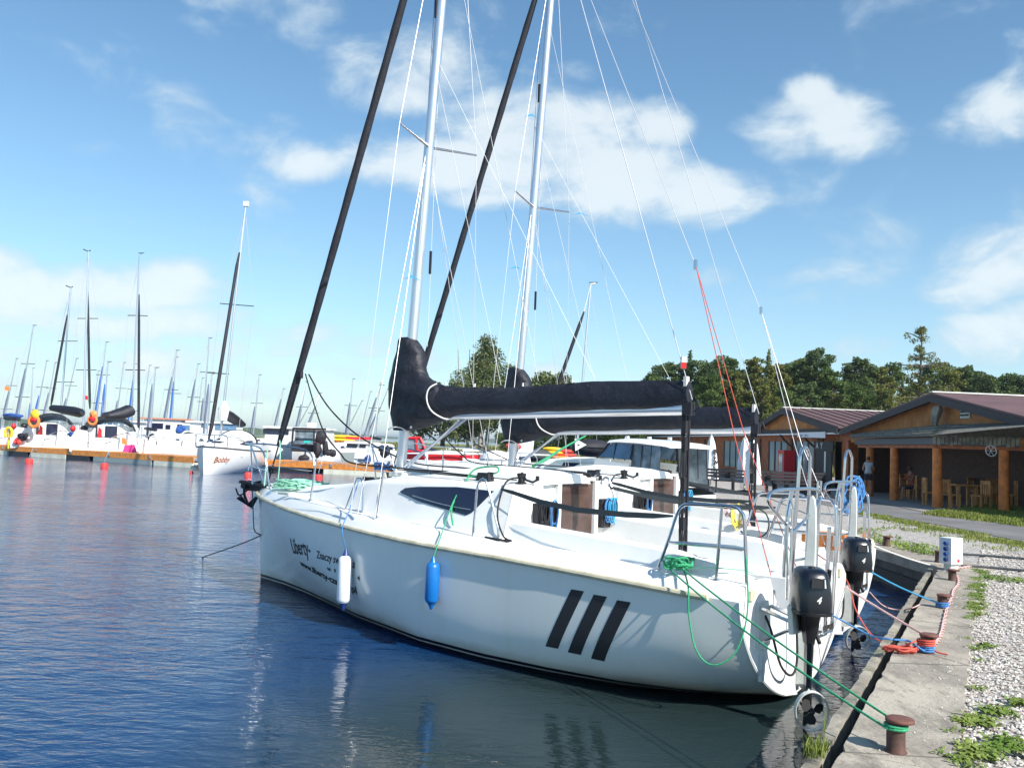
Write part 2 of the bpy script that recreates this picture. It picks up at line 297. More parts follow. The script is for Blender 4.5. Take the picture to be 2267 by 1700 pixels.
def text(name, body, size, m, parent, place, shear=0, bold=0, sx=1):
    """flat lettering mesh; place(u, v) maps text plane to a point"""
    cu = bpy.data.curves.new('t', 'FONT'); cu.body = body; cu.size = size; cu.shear = shear; cu.offset = bold; cu.resolution_u = 3
    o = bpy.data.objects.new('t', cu); me = bpy.data.meshes.new_from_object(o)
    b = bmesh.new(); b.from_mesh(me)
    bmesh.ops.triangulate(b, faces=b.faces)
    for v in b.verts: v.co = place(v.co.x * sx, v.co.y)
    b.to_mesh(me); b.free(); me.name = name; me.materials.clear(); me.materials.append(m)
    bpy.data.objects.remove(o); t = bpy.data.objects.new(name, me); COL.objects.link(t)
    if parent: t.parent = parent
    return t
# ================================================================== setting: water, land
def water_mat():
    m = bpy.data.materials.new('lake_water'); m.use_nodes = True; t = m.node_tree; b = t.nodes['Principled BSDF']
    b.inputs['Base Color'].default_value = (.005, .023, .062, 1); b.inputs['Roughness'].default_value = .035; b.inputs['IOR'].default_value = 1.333
    tc = t.nodes.new('ShaderNodeTexCoord'); hs = []
    for sc, rot, det, amp in ((1.3, .5, 2, .040), (5.0, .8, 3, .022), (14, .3, 3, .0085)):
        mp = t.nodes.new('ShaderNodeMapping'); mp.inputs['Scale'].default_value = (sc * .55, sc * 1.25, 1); mp.inputs['Rotation'].default_value = (0, 0, rot)
        n = t.nodes.new('ShaderNodeTexNoise'); n.inputs['Scale'].default_value = 1; n.inputs['Detail'].default_value = det; n.inputs['Distortion'].default_value = .6
        t.links.new(tc.outputs['Object'], mp.inputs[0]); t.links.new(mp.outputs[0], n.inputs[0])
        k = t.nodes.new('ShaderNodeMath'); k.operation = 'MULTIPLY'; k.inputs[1].default_value = amp; t.links.new(n.outputs[0], k.inputs[0]); hs.append(k.outputs[0])
    a = t.nodes.new('ShaderNodeMath'); a.operation = 'ADD'; t.links.new(hs[0], a.inputs[0]); t.links.new(hs[1], a.inputs[1])
    a2 = t.nodes.new('ShaderNodeMath'); a2.operation = 'ADD'; t.links.new(a.outputs[0], a2.inputs[0]); t.links.new(hs[2], a2.inputs[1])
    # patches of calmer and rougher water
    n = t.nodes.new('ShaderNodeTexNoise'); n.inputs['Scale'].default_value = .22; n.inputs['Detail'].default_value = 2; t.links.new(tc.outputs['Object'], n.inputs[0])
    mr = t.nodes.new('ShaderNodeMapRange'); t.links.new(n.outputs[0], mr.inputs[0]); mr.inputs[1].default_value = .35; mr.inputs[2].default_value = .65; mr.inputs[3].default_value = .7; mr.inputs[4].default_value = 1.25
    # grey green of the hull's reflection put into the colour here, blue further out
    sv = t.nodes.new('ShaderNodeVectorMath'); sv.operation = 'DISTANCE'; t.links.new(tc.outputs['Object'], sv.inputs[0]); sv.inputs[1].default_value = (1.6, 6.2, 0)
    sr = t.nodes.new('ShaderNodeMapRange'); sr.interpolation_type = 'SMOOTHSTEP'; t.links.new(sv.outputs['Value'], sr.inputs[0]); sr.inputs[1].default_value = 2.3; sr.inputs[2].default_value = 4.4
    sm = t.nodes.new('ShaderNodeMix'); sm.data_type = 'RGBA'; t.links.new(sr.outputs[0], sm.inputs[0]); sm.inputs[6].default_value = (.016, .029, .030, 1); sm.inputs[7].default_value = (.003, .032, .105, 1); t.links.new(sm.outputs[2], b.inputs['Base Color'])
    # lee of the hull and the quay: calmer water
    vd = t.nodes.new('ShaderNodeVectorMath'); vd.operation = 'DISTANCE'; t.links.new(tc.outputs['Object'], vd.inputs[0]); vd.inputs[1].default_value = (.9, 6.6, 0)
    m2 = t.nodes.new('ShaderNodeMapRange'); m2.interpolation_type = 'SMOOTHSTEP'; t.links.new(vd.outputs['Value'], m2.inputs[0]); m2.inputs[1].default_value = 2.2; m2.inputs[2].default_value = 4.6; m2.inputs[3].default_value = .28; m2.inputs[4].default_value = 1
    mm = t.nodes.new('ShaderNodeMath'); mm.operation = 'MULTIPLY'; t.links.new(mr.outputs[0], mm.inputs[0]); t.links.new(m2.outputs[0], mm.inputs[1])
    bp = t.nodes.new('ShaderNodeBump'); bp.inputs['Distance'].default_value = 1.0; t.links.new(mm.outputs[0], bp.inputs['Strength'])
    t.links.new(a2.outputs[0], bp.inputs['Height']); t.links.new(bp.outputs[0], b.inputs['Normal'])
    return m
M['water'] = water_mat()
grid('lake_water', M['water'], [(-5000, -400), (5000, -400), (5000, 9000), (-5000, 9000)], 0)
ZQ = .55
qa, qb, qc = P(1840, 1697, .56), P(2079, 1254, .56), P(1599, 1117)
qdir = (qb - qa).normalized(); qa = qa - qdir * 9
qn = Vector((qdir.y, -qdir.x, 0))                              # inland
BEAM, GAP = .075, .085                                          # fender beam and the slot behind it; offsets are measured inland from the slab edge
qd = Vector((6.0, 46)); qe = Vector((3.5, 58))
shore = [qd, qe, (-4, 74), (-14, 92), (-34, 130), (-62, 200), (-60, 330), (40, 520), (400, 800), (900, 700), (900, -60), (10, -60)]
# ground a few mm lower than the quay slabs
i0 = qa + qn * .25; i1 = qb + qn * .25
land = [(i0.x, i0.y), (i1.x, i1.y), (qb.x + .45, qb.y + .25), (qc.x, qc.y)] + [tuple(p)[:2] for p in shore]
def ground_mat():
    m = bpy.data.materials.new('white_gravel'); m.use_nodes = True; t = m.node_tree; b = t.nodes['Principled BSDF']; b.inputs['Roughness'].default_value = .9
    tc = t.nodes.new('ShaderNodeTexCoord'); v = t.nodes.new('ShaderNodeTexVoronoi'); v.inputs['Scale'].default_value = 26; t.links.new(tc.outputs['Object'], v.inputs[0])
    cr = t.nodes.new('ShaderNodeValToRGB'); sp = t.nodes.new('ShaderNodeSeparateColor'); t.links.new(v.outputs['Color'], sp.inputs[0]); t.links.new(sp.outputs[0], cr.inputs[0])
    e = cr.color_ramp.elements; e[0].position = 0; e[0].color = (.19, .165, .15, 1); e[1].position = 1; e[1].color = (.50, .47, .43, 1)
    for p, c in ((.3, (.32, .29, .26, 1)), (.6, (.42, .39, .36, 1))): q = e.new(p); q.color = c
    t.links.new(cr.outputs[0], b.inputs['Base Color'])
    bp = t.nodes.new('ShaderNodeBump'); bp.inputs['Strength'].default_value = .8; bp.inputs['Distance'].default_value = .02; bp.invert = True; t.links.new(v.outputs['Distance'], bp.inputs['Height']); t.links.new(bp.outputs[0], b.inputs['Normal'])
    return m
M['gravel'] = ground_mat()
grid('gravel_ground', M['gravel'], land, ZQ - .012, thick=1.6)
# meadow behind the marina basin, path, lawn, paving (each a sheet a few mm above the one below)
M['meadow'] = mat('meadow_ground', (.15, .19, .06), .95, col2=(.25, .24, .10), vscale=.15)
M['lawn'] = mat('lawn_ground', (.085, .12, .025), .95, col2=(.15, .15, .05), vscale=1.5)
grid('meadow', M['meadow'], [(4.5, 62), (-4, 75.5), (-13, 93), (-32.5, 131), (-60, 200), (-58, 329), (40, 518), (400, 790), (800, 690), (800, 95), (60, 90), (12.5, 90)], ZQ - .004)
pth = [P(1700, 1092), P(1895, 1131), P(2090, 1163), P(2300, 1206), P(2700, 1290), P(2560, 1205), P(2267, 1164), P(2077, 1140), P(1900, 1104), P(1700, 1080)]
grid('asphalt_path', M['asphalt'], [(p.x, p.y) for p in pth], ZQ + .002)
lw = [P(2077, 1140), P(2267, 1165), P(2560, 1206), P(2600, 1130), P(2267, 1108.5), P(2180, 1116)]
grid('lawn', M['lawn'], [(p.x, p.y) for p in lw], ZQ + .006)
pv = [P(1640, 1080), P(1900, 1103), P(2077, 1139), P(2180, 1116), P(2267, 1108), P(2600, 1129), P(2900, 1060), P(1640, 1050)]
grid('terrace_paving', M['paving'], [(p.x, p.y) for p in pv], ZQ + .003)
# far shores: low wooded land across the lake
b = MB(); rg = random.Random(3); xs = np.linspace(-2600, 2600, 120); top = []
for x in xs: top.append(6 + 5 * math.sin(x * .004) + 4 * math.sin(x * .013 + 1) + rg.uniform(0, 5))
b.add([(x, 2350, -1) for x in xs] + [(x, 2360, max(3, h)) for x, h in zip(xs, top)] + [(x, 2700, -1) for x in xs], [(i, i + 1, 121 + i, 120 + i) for i in range(119)] + [(120 + i, 121 + i, 241 + i, 240 + i) for i in range(119)])
b.build('far_shore', M['farhill'], kind='structure')
b = MB(); xs = np.linspace(-1400, -160, 90)
b.add([(x, 900 + x * .1, -1) for x in xs] + [(x, 905 + x * .1, 3.5 + 2 * math.sin(x * .02) + rg.uniform(0, 2.5)) for x in xs] + [(x, 1000 + x * .1, -1) for x in xs], [(i, i + 1, 91 + i, 90 + i) for i in range(89)] + [(90 + i, 91 + i, 181 + i, 180 + i) for i in range(89)])
M['midhill'] = mat('wooded_shore', (.055, .085, .045), .95, var=.3, vscale=.02)
b.build('wooded_shore', M['midhill'], kind='structure')

# ================================================================== the quay
t = thing('quay_edge', 'grey concrete quay with a weathered fender beam and dark slot along its edge', 'quay')
cuts = [0, 5.0, 9.28, 13.9, (qb - qa).length + .3]
for i in range(len(cuts) - 1):
    a = qa + qdir * (cuts[i] + .006); c = qa + qdir * (cuts[i + 1] - .006)
    w = .60 - .02 * i
    rgq = random.Random(i); m_ = max(4, int((c - a).length / .12))
    near = [a.lerp(c, j / m_) + qn * (abs(rgq.gauss(0, .006)) + (.018 if rgq.random() < .07 else 0)) for j in range(m_ + 1)]; farp = [c.lerp(a, j / m_) + qn * (w + rgq.uniform(-.012, .012) + .02 * j / m_) for j in range(m_ + 1)]
    poly = near + farp
    MB().prism([(p.x, p.y, ZQ + .012 + .002 * (i % 2)) for p in poly], (0, 0, -.5)).build('slab', M['concrete'], t, smooth=False)
bc = [0, 3.1, 6.7, 9.6, 11.6, 14.2, 16.6, (qb - qa).length + .02]
for i in range(len(bc) - 1):
    zb_ = ZQ - .03 + random.uniform(-.01, .01)
    a = qa + qdir * (bc[i] + .01); c = qa + qdir * (bc[i + 1] - .01); o = random.uniform(-.012, .008) - BEAM - GAP
    rgq = random.Random(40 + i); m_ = max(4, int((c - a).length / .10)); o2 = -BEAM - GAP + .004
    poly = [a.lerp(c, j / m_) + qn * (o + (o2 - o) * j / m_ + rgq.gauss(0, .005)) for j in range(m_ + 1)] + [c.lerp(a, j / m_) - qn * (GAP + abs(rgq.gauss(0, .004))) for j in range(m_ + 1)]
    MB().prism([(p.x, p.y, zb_) for p in poly], (0, 0, -.9)).build('fender_beam', M['curbw'], t, smooth=False)
a, c = qa, qb
MB().prism([(p.x, p.y, ZQ - .16) for p in (a - qn * (GAP + .06), c - qn * (GAP + .06), c + qn * .05, a + qn * .05)], (0, 0, -1.5)).build('wall_core', M['gap'], t, smooth=False)
t = thing('basin_wall', 'long dark shaded quay wall on the far side of the berth with pale coping', 'quay wall')
q0 = qb + Vector((-.02, -.05, 0)); q1 = Vector((qc.x, qc.y, ZQ)); q2 = Vector((qd.x, qd.y, ZQ))
def run(a, c, o0, o1, z, h, name, m, seg):
    n = max(1, round((c - a).length / seg)); dr = (c - a) / n; nn = Vector((dr.y, -dr.x, 0)).normalized()
    for i in range(n):
        u, v = a + dr * i + dr.normalized() * .008, a + dr * (i + 1) - dr.normalized() * .008
        MB().prism([(p.x, p.y, z) for p in (u + nn * o0, v + nn * o0, v + nn * o1, u + nn * o1)], (0, 0, -h)).build(name, m, t, smooth=False)
for a, c in ((q0, q1), (q1, q2)):
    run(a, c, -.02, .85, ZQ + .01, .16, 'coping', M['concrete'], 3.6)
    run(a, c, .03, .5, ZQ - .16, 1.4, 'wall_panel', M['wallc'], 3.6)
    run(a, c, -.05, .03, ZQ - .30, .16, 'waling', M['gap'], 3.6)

# ================================================================== the sailing yachts at the quay
BO = Vector((2.70, 8.17, 0)); BH = R(140.7)
SX = [0, .5, 2, 3.2, 3.75, 4.64, 5.76, 6.69, 7.51, 8.0, 8.25, 8.36]; SY = [1.27, 1.31, 1.33, 1.32, 1.30, 1.21, 1.00, .77, .49, .26, .11, .012]
ZSX = [0, .5, 1.15, 1.8, 2.5, 3.1, 3.8, 4.66, 5.9, 6.8, 7.68, 8.36]; ZSZ = [.985, 1.0, 1.025, 1.05, 1.07, 1.08, 1.095, 1.125, 1.175, 1.22, 1.266, 1.30]
BX = [0, .26, .61, 1.23, 1.95, 2.8, 3.75, 5.17, 6.0, 6.91, 7.6, 8.36]; BY = [.40, .63, .88, 1.09, 1.20, 1.25, 1.20, .88, .60, .31, .13, .004]
KX = [0, .6, 1.5, 3, 5, 7, 8.36]; KZ = [.035, -.03, -.15, -.3, -.34, -.3, -.22]
def ys(x): return interp(x, SX, SY)
def zs(x): return interp(x, ZSX, ZSZ)
def hy(x, z):
    a, k = ys(x), interp(x, KX, KZ); s = zs(x); m = interp(x, [0, 4, 8.36], [1.9, 1.7, 1.2])
    if z >= s: return a
    tb = (s - .1) / (s - k); r = min(.97, max(.02, (interp(x, BX, BY) / max(a, 1e-4)))) ** m
    n = max(.6, math.log(max(1e-4, 1 - r)) / math.log(tb)) if tb < 1 else 1
    n = min(n, 9)
    tt = min(1, (s - z) / (s - k)); return a * max(0, 1 - tt ** n) ** (1 / m)
def stem(z): return 8.20 + .16 * z / 1.3
def hp(x, z, off=0): return Vector((x * stem(z) / 8.36, hy(x, z) + off, z))
HX = list(np.linspace(0, 7, 29)) + [7.2, 7.4, 7.6, 7.8, 8.0, 8.12, 8.22, 8.30, 8.36]
def deckz(x): return interp(x, [0, .8, 2.2, 3.2, 4.5, 6, 6.8, 7.6, 8.36], [1.10, 1.135, 1.19, 1.225, 1.265, 1.33, 1.36, 1.385, 1.40])
def make_yacht(label, lettering=True):
    T = thing('sailing_yacht', label, 'sailboat', BO, BH)
    T['group'] = 'white charter yachts moored stern to the quay'
    # ---- hull: one lofted skin above the boot top, dark paint below
    def skin(zf, name, m, off=0):
        b = MB()
        for sd in (1, -1):
            rings = []
            for x in HX:
                rings.append([Vector((x * stem(z) / 8.36, sd * (hy(x, z) + off), z)) for z in zf(x)])
            b.loft(rings, closed=False)
        o = b.build(name, m, T); w = bmesh.new(); w.from_mesh(o.data); bmesh.ops.remove_doubles(w, verts=w.verts, dist=.004); w.to_mesh(o.data); w.free(); return o
    hull = skin(lambda x: [zs(x) - (zs(x) - .1) * (1 - math.cos(i / 16 * math.pi / 2)) if False else zs(x) - (zs(x) - .1) * (i / 16) for i in range(17)], 'hull', M['hull'])
    skin(lambda x: [.1 - (.1 - interp(x, KX, KZ)) * (i / 6) for i in range(7)] if interp(x, KX, KZ) < .1 else [.1] * 7, 'bottom', M['boot'])
    skin(lambda x: [.066 if interp(x, KX, KZ) < .04 else .09, .050 if interp(x, KX, KZ) < .03 else .088], 'waterline_stripe', M['bootline'], .004)
    # ---- topside band between rubbing strake and deck edge
    b = MB()
    for sd in (1, -1):
        b.loft([[Vector((x, sd * ys(x), zs(x) - .005)), Vector((x, sd * max(0, ys(x) - .03), zs(x) + .035)), Vector((x * .998, sd * max(0, ys(x) - .09), deckz(x) - .02)), Vector((x * .997, sd * max(0, ys(x) - .13), deckz(x)))] for x in HX], closed=False)
    b.build('deck_edge', M['gel'], T)
    for sd in (1, -1):
        MB().tube([Vector((x + .01, sd * (ys(x) + .012), zs(x))) for x in HX if x >= .12] + [Vector((8.39, 0, 1.30))], .027, 8).build('rubbing_strake', M['cream'], T)
    # ---- deck with the coachroof in one moulding
    def cabw(x): return interp(x, [2.6, 4, 5, 5.9, 6.6, 7.2, 7.9], [1.02, 1.0, .88, .66, .42, .20, .04])
    def roofz(x): return interp(x, [2.6, 3.7, 4.8, 5.54, 5.9, 6.5, 7.2, 7.9], [1.735, 1.755, 1.70, 1.60, 1.545, 1.475, 1.42, 1.395])
    def cs(x, u):         # outer cabin side, u=0 deck .. 1 roof edge
        w = cabw(x); return w + .035 - u * .13 * min(1, w * 1.5)
    def ringf(x):
        e = max(.004, ys(x) - .13); z = deckz(x); r = max(z + .004, roofz(x)); w = min(cabw(x), max(.003, e - .06)); k = min(1, w * 1.5); h = r - z
        pr = [(e, z), (min(e - .001, w + .06), z + .012), (w + .03, z + .02 + h * .06), (w - .09 * k, z + h * .86), (w - .125 * k, z + h * .96), (w - .19 * k, z + h * 1.0), (w * .55, r + .035), (w * .25, r + .05), (0, r + .055)]
        pr[1] = (min(pr[1][0], e), pr[1][1])
        return pr
    rings = []
    for x in [2.66] + list(np.linspace(2.9, 7.9, 26)) + [8.05, 8.2, 8.3]:
        pr = ringf(x); rings.append([Vector((x, y, z)) for y, z in pr] + [Vector((x, -y, z)) for y, z in pr[-2::-1]])
    b = MB().loft(rings, closed=False); b.build('coachroof', M['deck'], T)
    # aft bulkhead, closed plate
    pr = ringf(2.66); bp = [Vector((2.662, y, z)) for y, z in pr] + [Vector((2.662, -y, z)) for y, z in pr[-2::-1]] + [Vector((2.662, -.6, .62)), Vector((2.662, .6, .62))]
    MB().prism(bp, (.02, 0, 0)).build('cabin_bulkhead', M['deck'], T, smooth=False)
    # ---- cockpit: side decks, coamings, benches, floor
    b = MB(); rings = []
    for x in np.linspace(.05, 2.67, 12):
        e = ys(x) - .13; z = deckz(x); ch = interp(x, [.05, .35, .8, 2.67], [1.13, 1.22, 1.30, 1.40]); s = interp(x, [0, .6, 2.7], [1.0, 1.02, 1.03])
        pr = [(e, z), (s, z + .01), (s - .05, ch - .02), (s - .09, ch), (s - .18, ch), (s - .22, ch - .03), (s - .27, 1.03), (.46, 1.0), (.42, .98), (.40, .62), (0, .62)]
        rings.append([Vector((x, y, zz)) for y, zz in pr] + [Vector((x, -y, zz)) for y, zz in pr[-2::-1]])
    b.loft(rings, closed=False); b.build('cockpit', M['deck'], T)
    # ---- transom: U shaped plate, open centre, rounded rim
    U = [Vector((0, hy(0, z), z)) for z in np.linspace(zs(0), .036, 26)]
    poly = U + [Vector((0, -p.y, p.z)) for p in U[-2::-1]]
    poly += [Vector((0, -1.14, 1.10)), Vector((0, -.95, 1.13)), Vector((0, -.66, 1.12)), Vector((0, -.55, .95)), Vector((0, -.42, .80)), Vector((0, .42, .80)), Vector((0, .55, .95)), Vector((0, .66, 1.12)), Vector((0, .95, 1.13)), Vector((0, 1.14, 1.10))]
    MB().prism(poly, (.05, 0, 0)).build('transom', M['gel'], T, smooth=False)
    MB().tube([p + Vector((-.0, -.006 if p.y > 0 else .006, 0)) for p in U], .016, 6).build('transom_rim', M['gel'], T)
    # ---- coachroof windows (dark acrylic, proud of the moulding)
    def onside(x, z, sd, o):
        h = roofz(x) - deckz(x); u = (z - deckz(x)) / h; w = cabw(x); k = min(1, w * 1.5)
        y = np.interp(u, [.06, .86, .96], [w + .03, w - .09 * k, w - .125 * k]); return Vector((x, sd * (y + o), z))
    xw = np.linspace(4.36, 2.93, 20)
    zt = lambda x: interp(x, [2.93, 3.46, 4.05, 4.30, 4.36], [1.695, 1.705, 1.672, 1.64, 1.60]) - .01
    zb = lambda x: interp(x, [2.93, 3.15, 3.22, 3.5, 3.95, 4.36], [1.69, 1.46, 1.42, 1.455, 1.51, 1.59]) - .01
    for sd in (1, -1):
        a = [onside(x, zt(x), sd, .010) for x in xw]; c = [onside(x, zb(x), sd, .010) for x in xw]; m2 = [onside(x, (zt(x) * 2 + zb(x)) / 3, sd, .011) for x in xw]; m3 = [onside(x, (zt(x) + 2 * zb(x)) / 3, sd, .011) for x in xw]
        ai = [onside(x, zt(x), sd, -.01) for x in xw]; ci = [onside(x, zb(x), sd, -.01) for x in xw]
        MB().loft([ai, a, m2, m3, c, ci], closed=False).build('side_window', M['navy'], T)
    MB().tube(cat_rom([onside(3.17, 1.475, 1, .018), onside(3.6, 1.50, 1, .018), onside(4.1, 1.56, 1, .018)], 4), .006, 5).build('window_seam', M['steel'], T)
    # ---- sliding hatch, garage, washboard
    pr = [(.42, 0), (.40, .07), (.33, .12), (.15, .145), (0, .15)]
    b = MB(); rings = []
    for x, k in ((2.60, .1), (2.62, .8), (2.75, .95), (3.0, 1), (3.6, 1), (4.1, .72), (4.4, .35), (4.55, .05)):
        z = roofz(max(2.66, x)) + .02; rings.append([Vector((x, y, z + h * k)) for y, h in pr] + [Vector((x, -y, z + h * k)) for y, h in pr[-2::-1]])
    b.loft(rings, closed=False); b.build('sliding_hatch', M['deck'], T)
    MB().box((2.655, -.19, 1.36), (.012, .66, .88)).build('washboard', M['tint'], T, smooth=False)
    fr = MB()
    for y in (.175, -.555): fr.box((2.635, y, 1.37), (.05, .07, .92))
    fr.box((2.635, -.19, 1.815), (.05, .80, .035)); f = fr.build('companionway_frame', M['deck'], T, smooth=False)
    for y, hh in ((.42, .30), (-.80, .33)):
        p = MB().box((2.615, y, 1.42), (.07, .34, hh), ry=.06)
        for k in range(5): p.tube([(2.572, y - .14 + .07 * k, 1.28), (2.572, y - .14 + .07 * k, 1.30), (2.568, y - .135 + .07 * k, 1.54)], .012, 5)
        p.build('rope_bag', M['canvas'], T, smooth=False)
    # ---- winches, clutches, blocks on the roof
    for sd in (1, -1):
        z = roofz(2.75) + .02
        w = MB().lathe([(.055, 0), (.058, .02), (.038, .03), (.034, .07), (.05, .09), (.052, .115), (.03, .12)], (2.80, sd * .62, z), 14)
        w.tube([(2.80, sd * .62, z + .125), (2.74, sd * .62, z + .05), (2.66, sd * .60, z + .03), (2.60, sd * .6, z + .06)], .013, 6).lathe([(.02, 0), (.02, .05)], (2.6, sd * .6, z + .05), 8)
        w.build('winch', M['black'], T)
        MB().box((3.28, sd * .66, z + .055), (.19, .10, .09), taper=.8).box((3.2, sd * .66, z + .1), (.08, .02, .02)).build('rope_clutch', M['canvas'], T, smooth=False)
        MB().tube(cat_rom([(3.19, sd * .66, z + .05), (3.0, sd * .64, z + .045), (2.86, sd * .62, z + .04)], 3), .006, 5).build('halyard_tail', M['blackrope'], T)
        MB().tube(cat_rom([(5.2, sd * .16, 1.80), (4.6, sd * .35, 1.80), (3.9, sd * .56, 1.80), (3.37, sd * .66, 1.80)], 4), .008, 5).build('deck_line', M['blackrope'], T)
    # coil of lines hanging at the bulkhead
    for (cy_, m, rr) in ((.36, 'bluerope', 3), (.55, 'blackrope', 4), (-.78, 'cyanrope', 4), (-.70, 'bluerope', 3)):
        b = MB(); rg = random.Random(cy_)
        for k in range(rr):
            w = .05 + rg.uniform(0, .03); hgt = .12 + rg.uniform(0, .07); x = 2.545 - .012 * k; o = rg.uniform(-.03, .03)
            b.tube(cat_rom([(x, cy_ + o, 1.60), (x, cy_ + o + w, 1.52), (x, cy_ + o + w * .6, 1.60 - hgt * 1.6), (x, cy_ + o - w * .5, 1.60 - hgt * 1.7), (x, cy_ + o - w, 1.5)], 5, True), .007, 5, closed=True)
        b.build('hanging_coil', M[m], T)
    b = MB().tube(cat_rom([(2.80, .56, 1.83), (2.84, .80, 1.80), (2.79, .98, 1.62), (2.76, 1.04, 1.42), (2.62, 1.10, 1.25), (2.48, 1.15, 1.225), (2.62, 1.13, 1.22), (2.85, 1.12, 1.225), (2.62, 1.17, 1.222), (2.5, 1.16, 1.222)], 6), .010, 6)
    b.build('jib_sheet_tail', M['blackrope'], T)
    # ---- mast with spreaders, boom, sail cover
    def mx(z): return 5.31 - .059 * (z - 1.71)
    MB().tube([(mx(z), 0, z) for z in (1.66, 3, 5, 8, 10.5, 12.1)], [.066, .066, .065, .062, .052, .045], 16, flat=.8).build('mast', M['alu'], T)
    MB().box((5.31, 0, 1.73), (.24, .18, .06)).lathe([(.1, 0), (.1, .05), (.075, .10)], (5.31, 0, 1.72), 12).build('mast_foot', M['gwhite'], T)
    for sd in (1, -1):
        MB().tube([(mx(6.03) - .02, sd * .04, 6.03), (4.86, sd * .72, 6.09)], [.019, .012], 8).build('spreader', M['steel'], T)
        MB().box((mx(8.0) + .05, sd * .055, 7.9 if sd > 0 else 4.5), (.03, .02, .3)).build('mast_fitting', M['canvas'], T, smooth=False)
    MB().tube([(5.15, 0, 2.50), (4.4, 0, 2.515), (2.4, 0, 2.575), (1.22, 0, 2.605)], .052, 12, flat=1.2).build('boom', M['alu'], T)
    MB().box((1.17, 0, 2.61), (.10, .09, .13)).tube([(1.1, 0, 2.58), (1.04, 0, 2.62), (1.08, 0, 2.7)], .012, 6).build('boom_end', M['canvas'], T, smooth=False)
    rg = random.Random(5)
    def wr(x, z, s=1.): return .022 * s * (math.sin(7.1 * x + 3.3 * z) + math.sin(13 * z - 4 * x + 1) * .7 + math.sin(17 * x + 9 * z) * .5)
    rings = []
    for x in np.linspace(1.16, 4.72, 46):
        top = interp(x, [1.16, 1.5, 2.4, 3.0, 3.63, 4.28, 4.62, 4.72], [2.885, 2.905, 2.905, 2.87, 2.845, 2.86, 2.89, 2.93]); bot = interp(x, [1.16, 1.35, 2.4, 4.3, 4.45, 4.72], [2.66, 2.585, 2.555, 2.495, 2.46, 2.43])
        h = top - bot; w = interp(x, [1.16, 2.4, 4.2, 4.72], [.075, .095, .12, .16]); r = []
        for j in range(18):
            q = 2 * math.pi * j / 18; c, s = math.cos(q), math.sin(q); zz = bot + h * (.42 + (.58 if s > 0 else .42) * s); ww = w * (1 - .45 * max(0, s) ** 2)
            r.append(Vector((x, c * (ww + wr(x, zz, .35)), zz + .15 * wr(x, q, .5))))
        rings.append(r)
    sc = MB().loft(rings).build('sail_cover', M['cover'], T)
    ZZ = [2.30, 2.33, 2.38, 2.44, 2.50, 2.6, 2.72, 2.84, 2.92, 3.0, 3.08, 3.2, 3.32, 3.42, 3.49, 3.52]
    XA = [5.16, 4.98, 4.78, 4.55, 4.46, 4.50, 4.52, 4.60, 4.74, 4.90, 4.955, 4.975, 5.01, 5.08, 5.15, 5.20]; XF = [5.44, 5.47, 5.485, 5.50, 5.51, 5.525, 5.55, 5.56, 5.555, 5.545, 5.53, 5.50, 5.47, 5.44, 5.42, 5.40]
    WD = [.09, .10, .115, .14, .155, .175, .18, .18, .17, .16, .15, .14, .13, .115, .10, .085]; rings = []
    for z in np.linspace(2.30, 3.52, 34):
        a, f_, w = interp(z, ZZ, XA), interp(z, ZZ, XF), interp(z, ZZ, WD); r = []
        for j in range(28):
            q = 2 * math.pi * j / 28; c, s = math.cos(q), math.sin(q); x = (a + f_) / 2 + (f_ - a) / 2 * c; yy = w * (abs(s) ** .8) * (1 if s > 0 else -1)
            k = wr(x * 1.3, z * 1.6 + (0 if s > 0 else 2), 1.0) * (1 - .6 * abs(c)); r.append(Vector((x + wr(z, q) * .25, yy * (1 + k * 3.2) + (k if s > 0 else -k) * .5, z)))
        rings.append(r)
    MB().loft(rings).build('mast_boot_cover', M['cover'], T)
    b = MB().tube(cat_rom([(4.60, .12, 2.90), (4.66, .19, 2.84), (4.69, .205, 2.74), (4.66, .20, 2.62), (4.58, .18, 2.53), (4.44, .12, 2.46), (4.36, .06, 2.47)], 5), .010, 6)
    b.tube(cat_rom([(5.47, .10, 2.30), (5.36, .14, 2.335), (5.22, .12, 2.335), (5.14, .06, 2.27), (5.15, .05, 2.20)], 5), .009, 6)
    b.build('cover_lacing', M['whiterope'], sc)
    b = MB()
    for x in (4.55, 4.05, 3.3, 2.6): b.lathe([(.012, 0), (.012, .04)], (x, .03, interp(x, [1.5, 2.4, 3.63, 4.6], [2.9, 2.9, 2.84, 2.88])), 6)
    b.lathe([(.014, 0), (.014, .03)], (5.02, .13, 2.33), 6); b.build('cover_toggle', M['whiterope'], sc)
    MB().box((1.19, .02, 2.88), (.035, .06, .11)).build('sail_end_tag', M['whiterope'], T, smooth=False)
    # mainsheet: black falls between boom end and cockpit sole
    b = MB(); rg = random.Random(2)
    for k in range(5):
        o = (k - 2) * .016; p = []
        for i in range(9): tt = i / 8; p.append((1.20 + o * .6 + rg.uniform(-.008, .008), o + rg.uniform(-.012, .012), 2.55 - tt * 1.45))
        b.tube(p, .0085, 5)
    for z, s in ((2.42, .05), (2.25, .045), (1.45, .045), (1.85, .045)): b.box((1.2, 0, z), (s, s * 1.6, .13))
    b.build('mainsheet', M['blackrope'], T)
    MB().tube([(1.17, -.03, 2.5), (1.17, -.03, 1.05)], .010, 6).build('boom_crutch', M['canvas'], T)
    MB().tube([(5.25, 0, 1.80), (5.22, .0, 1.85), (4.2, 0, 2.47)], .018, 8).tube([(5.15, .03, 1.82), (4.3, .03, 2.44)], .012, 6).build('boom_vang', M['alu'], T)
    # ---- furled headsail, forestay
    def fs(z): return 8.17 - .366 * (z - 1.42)
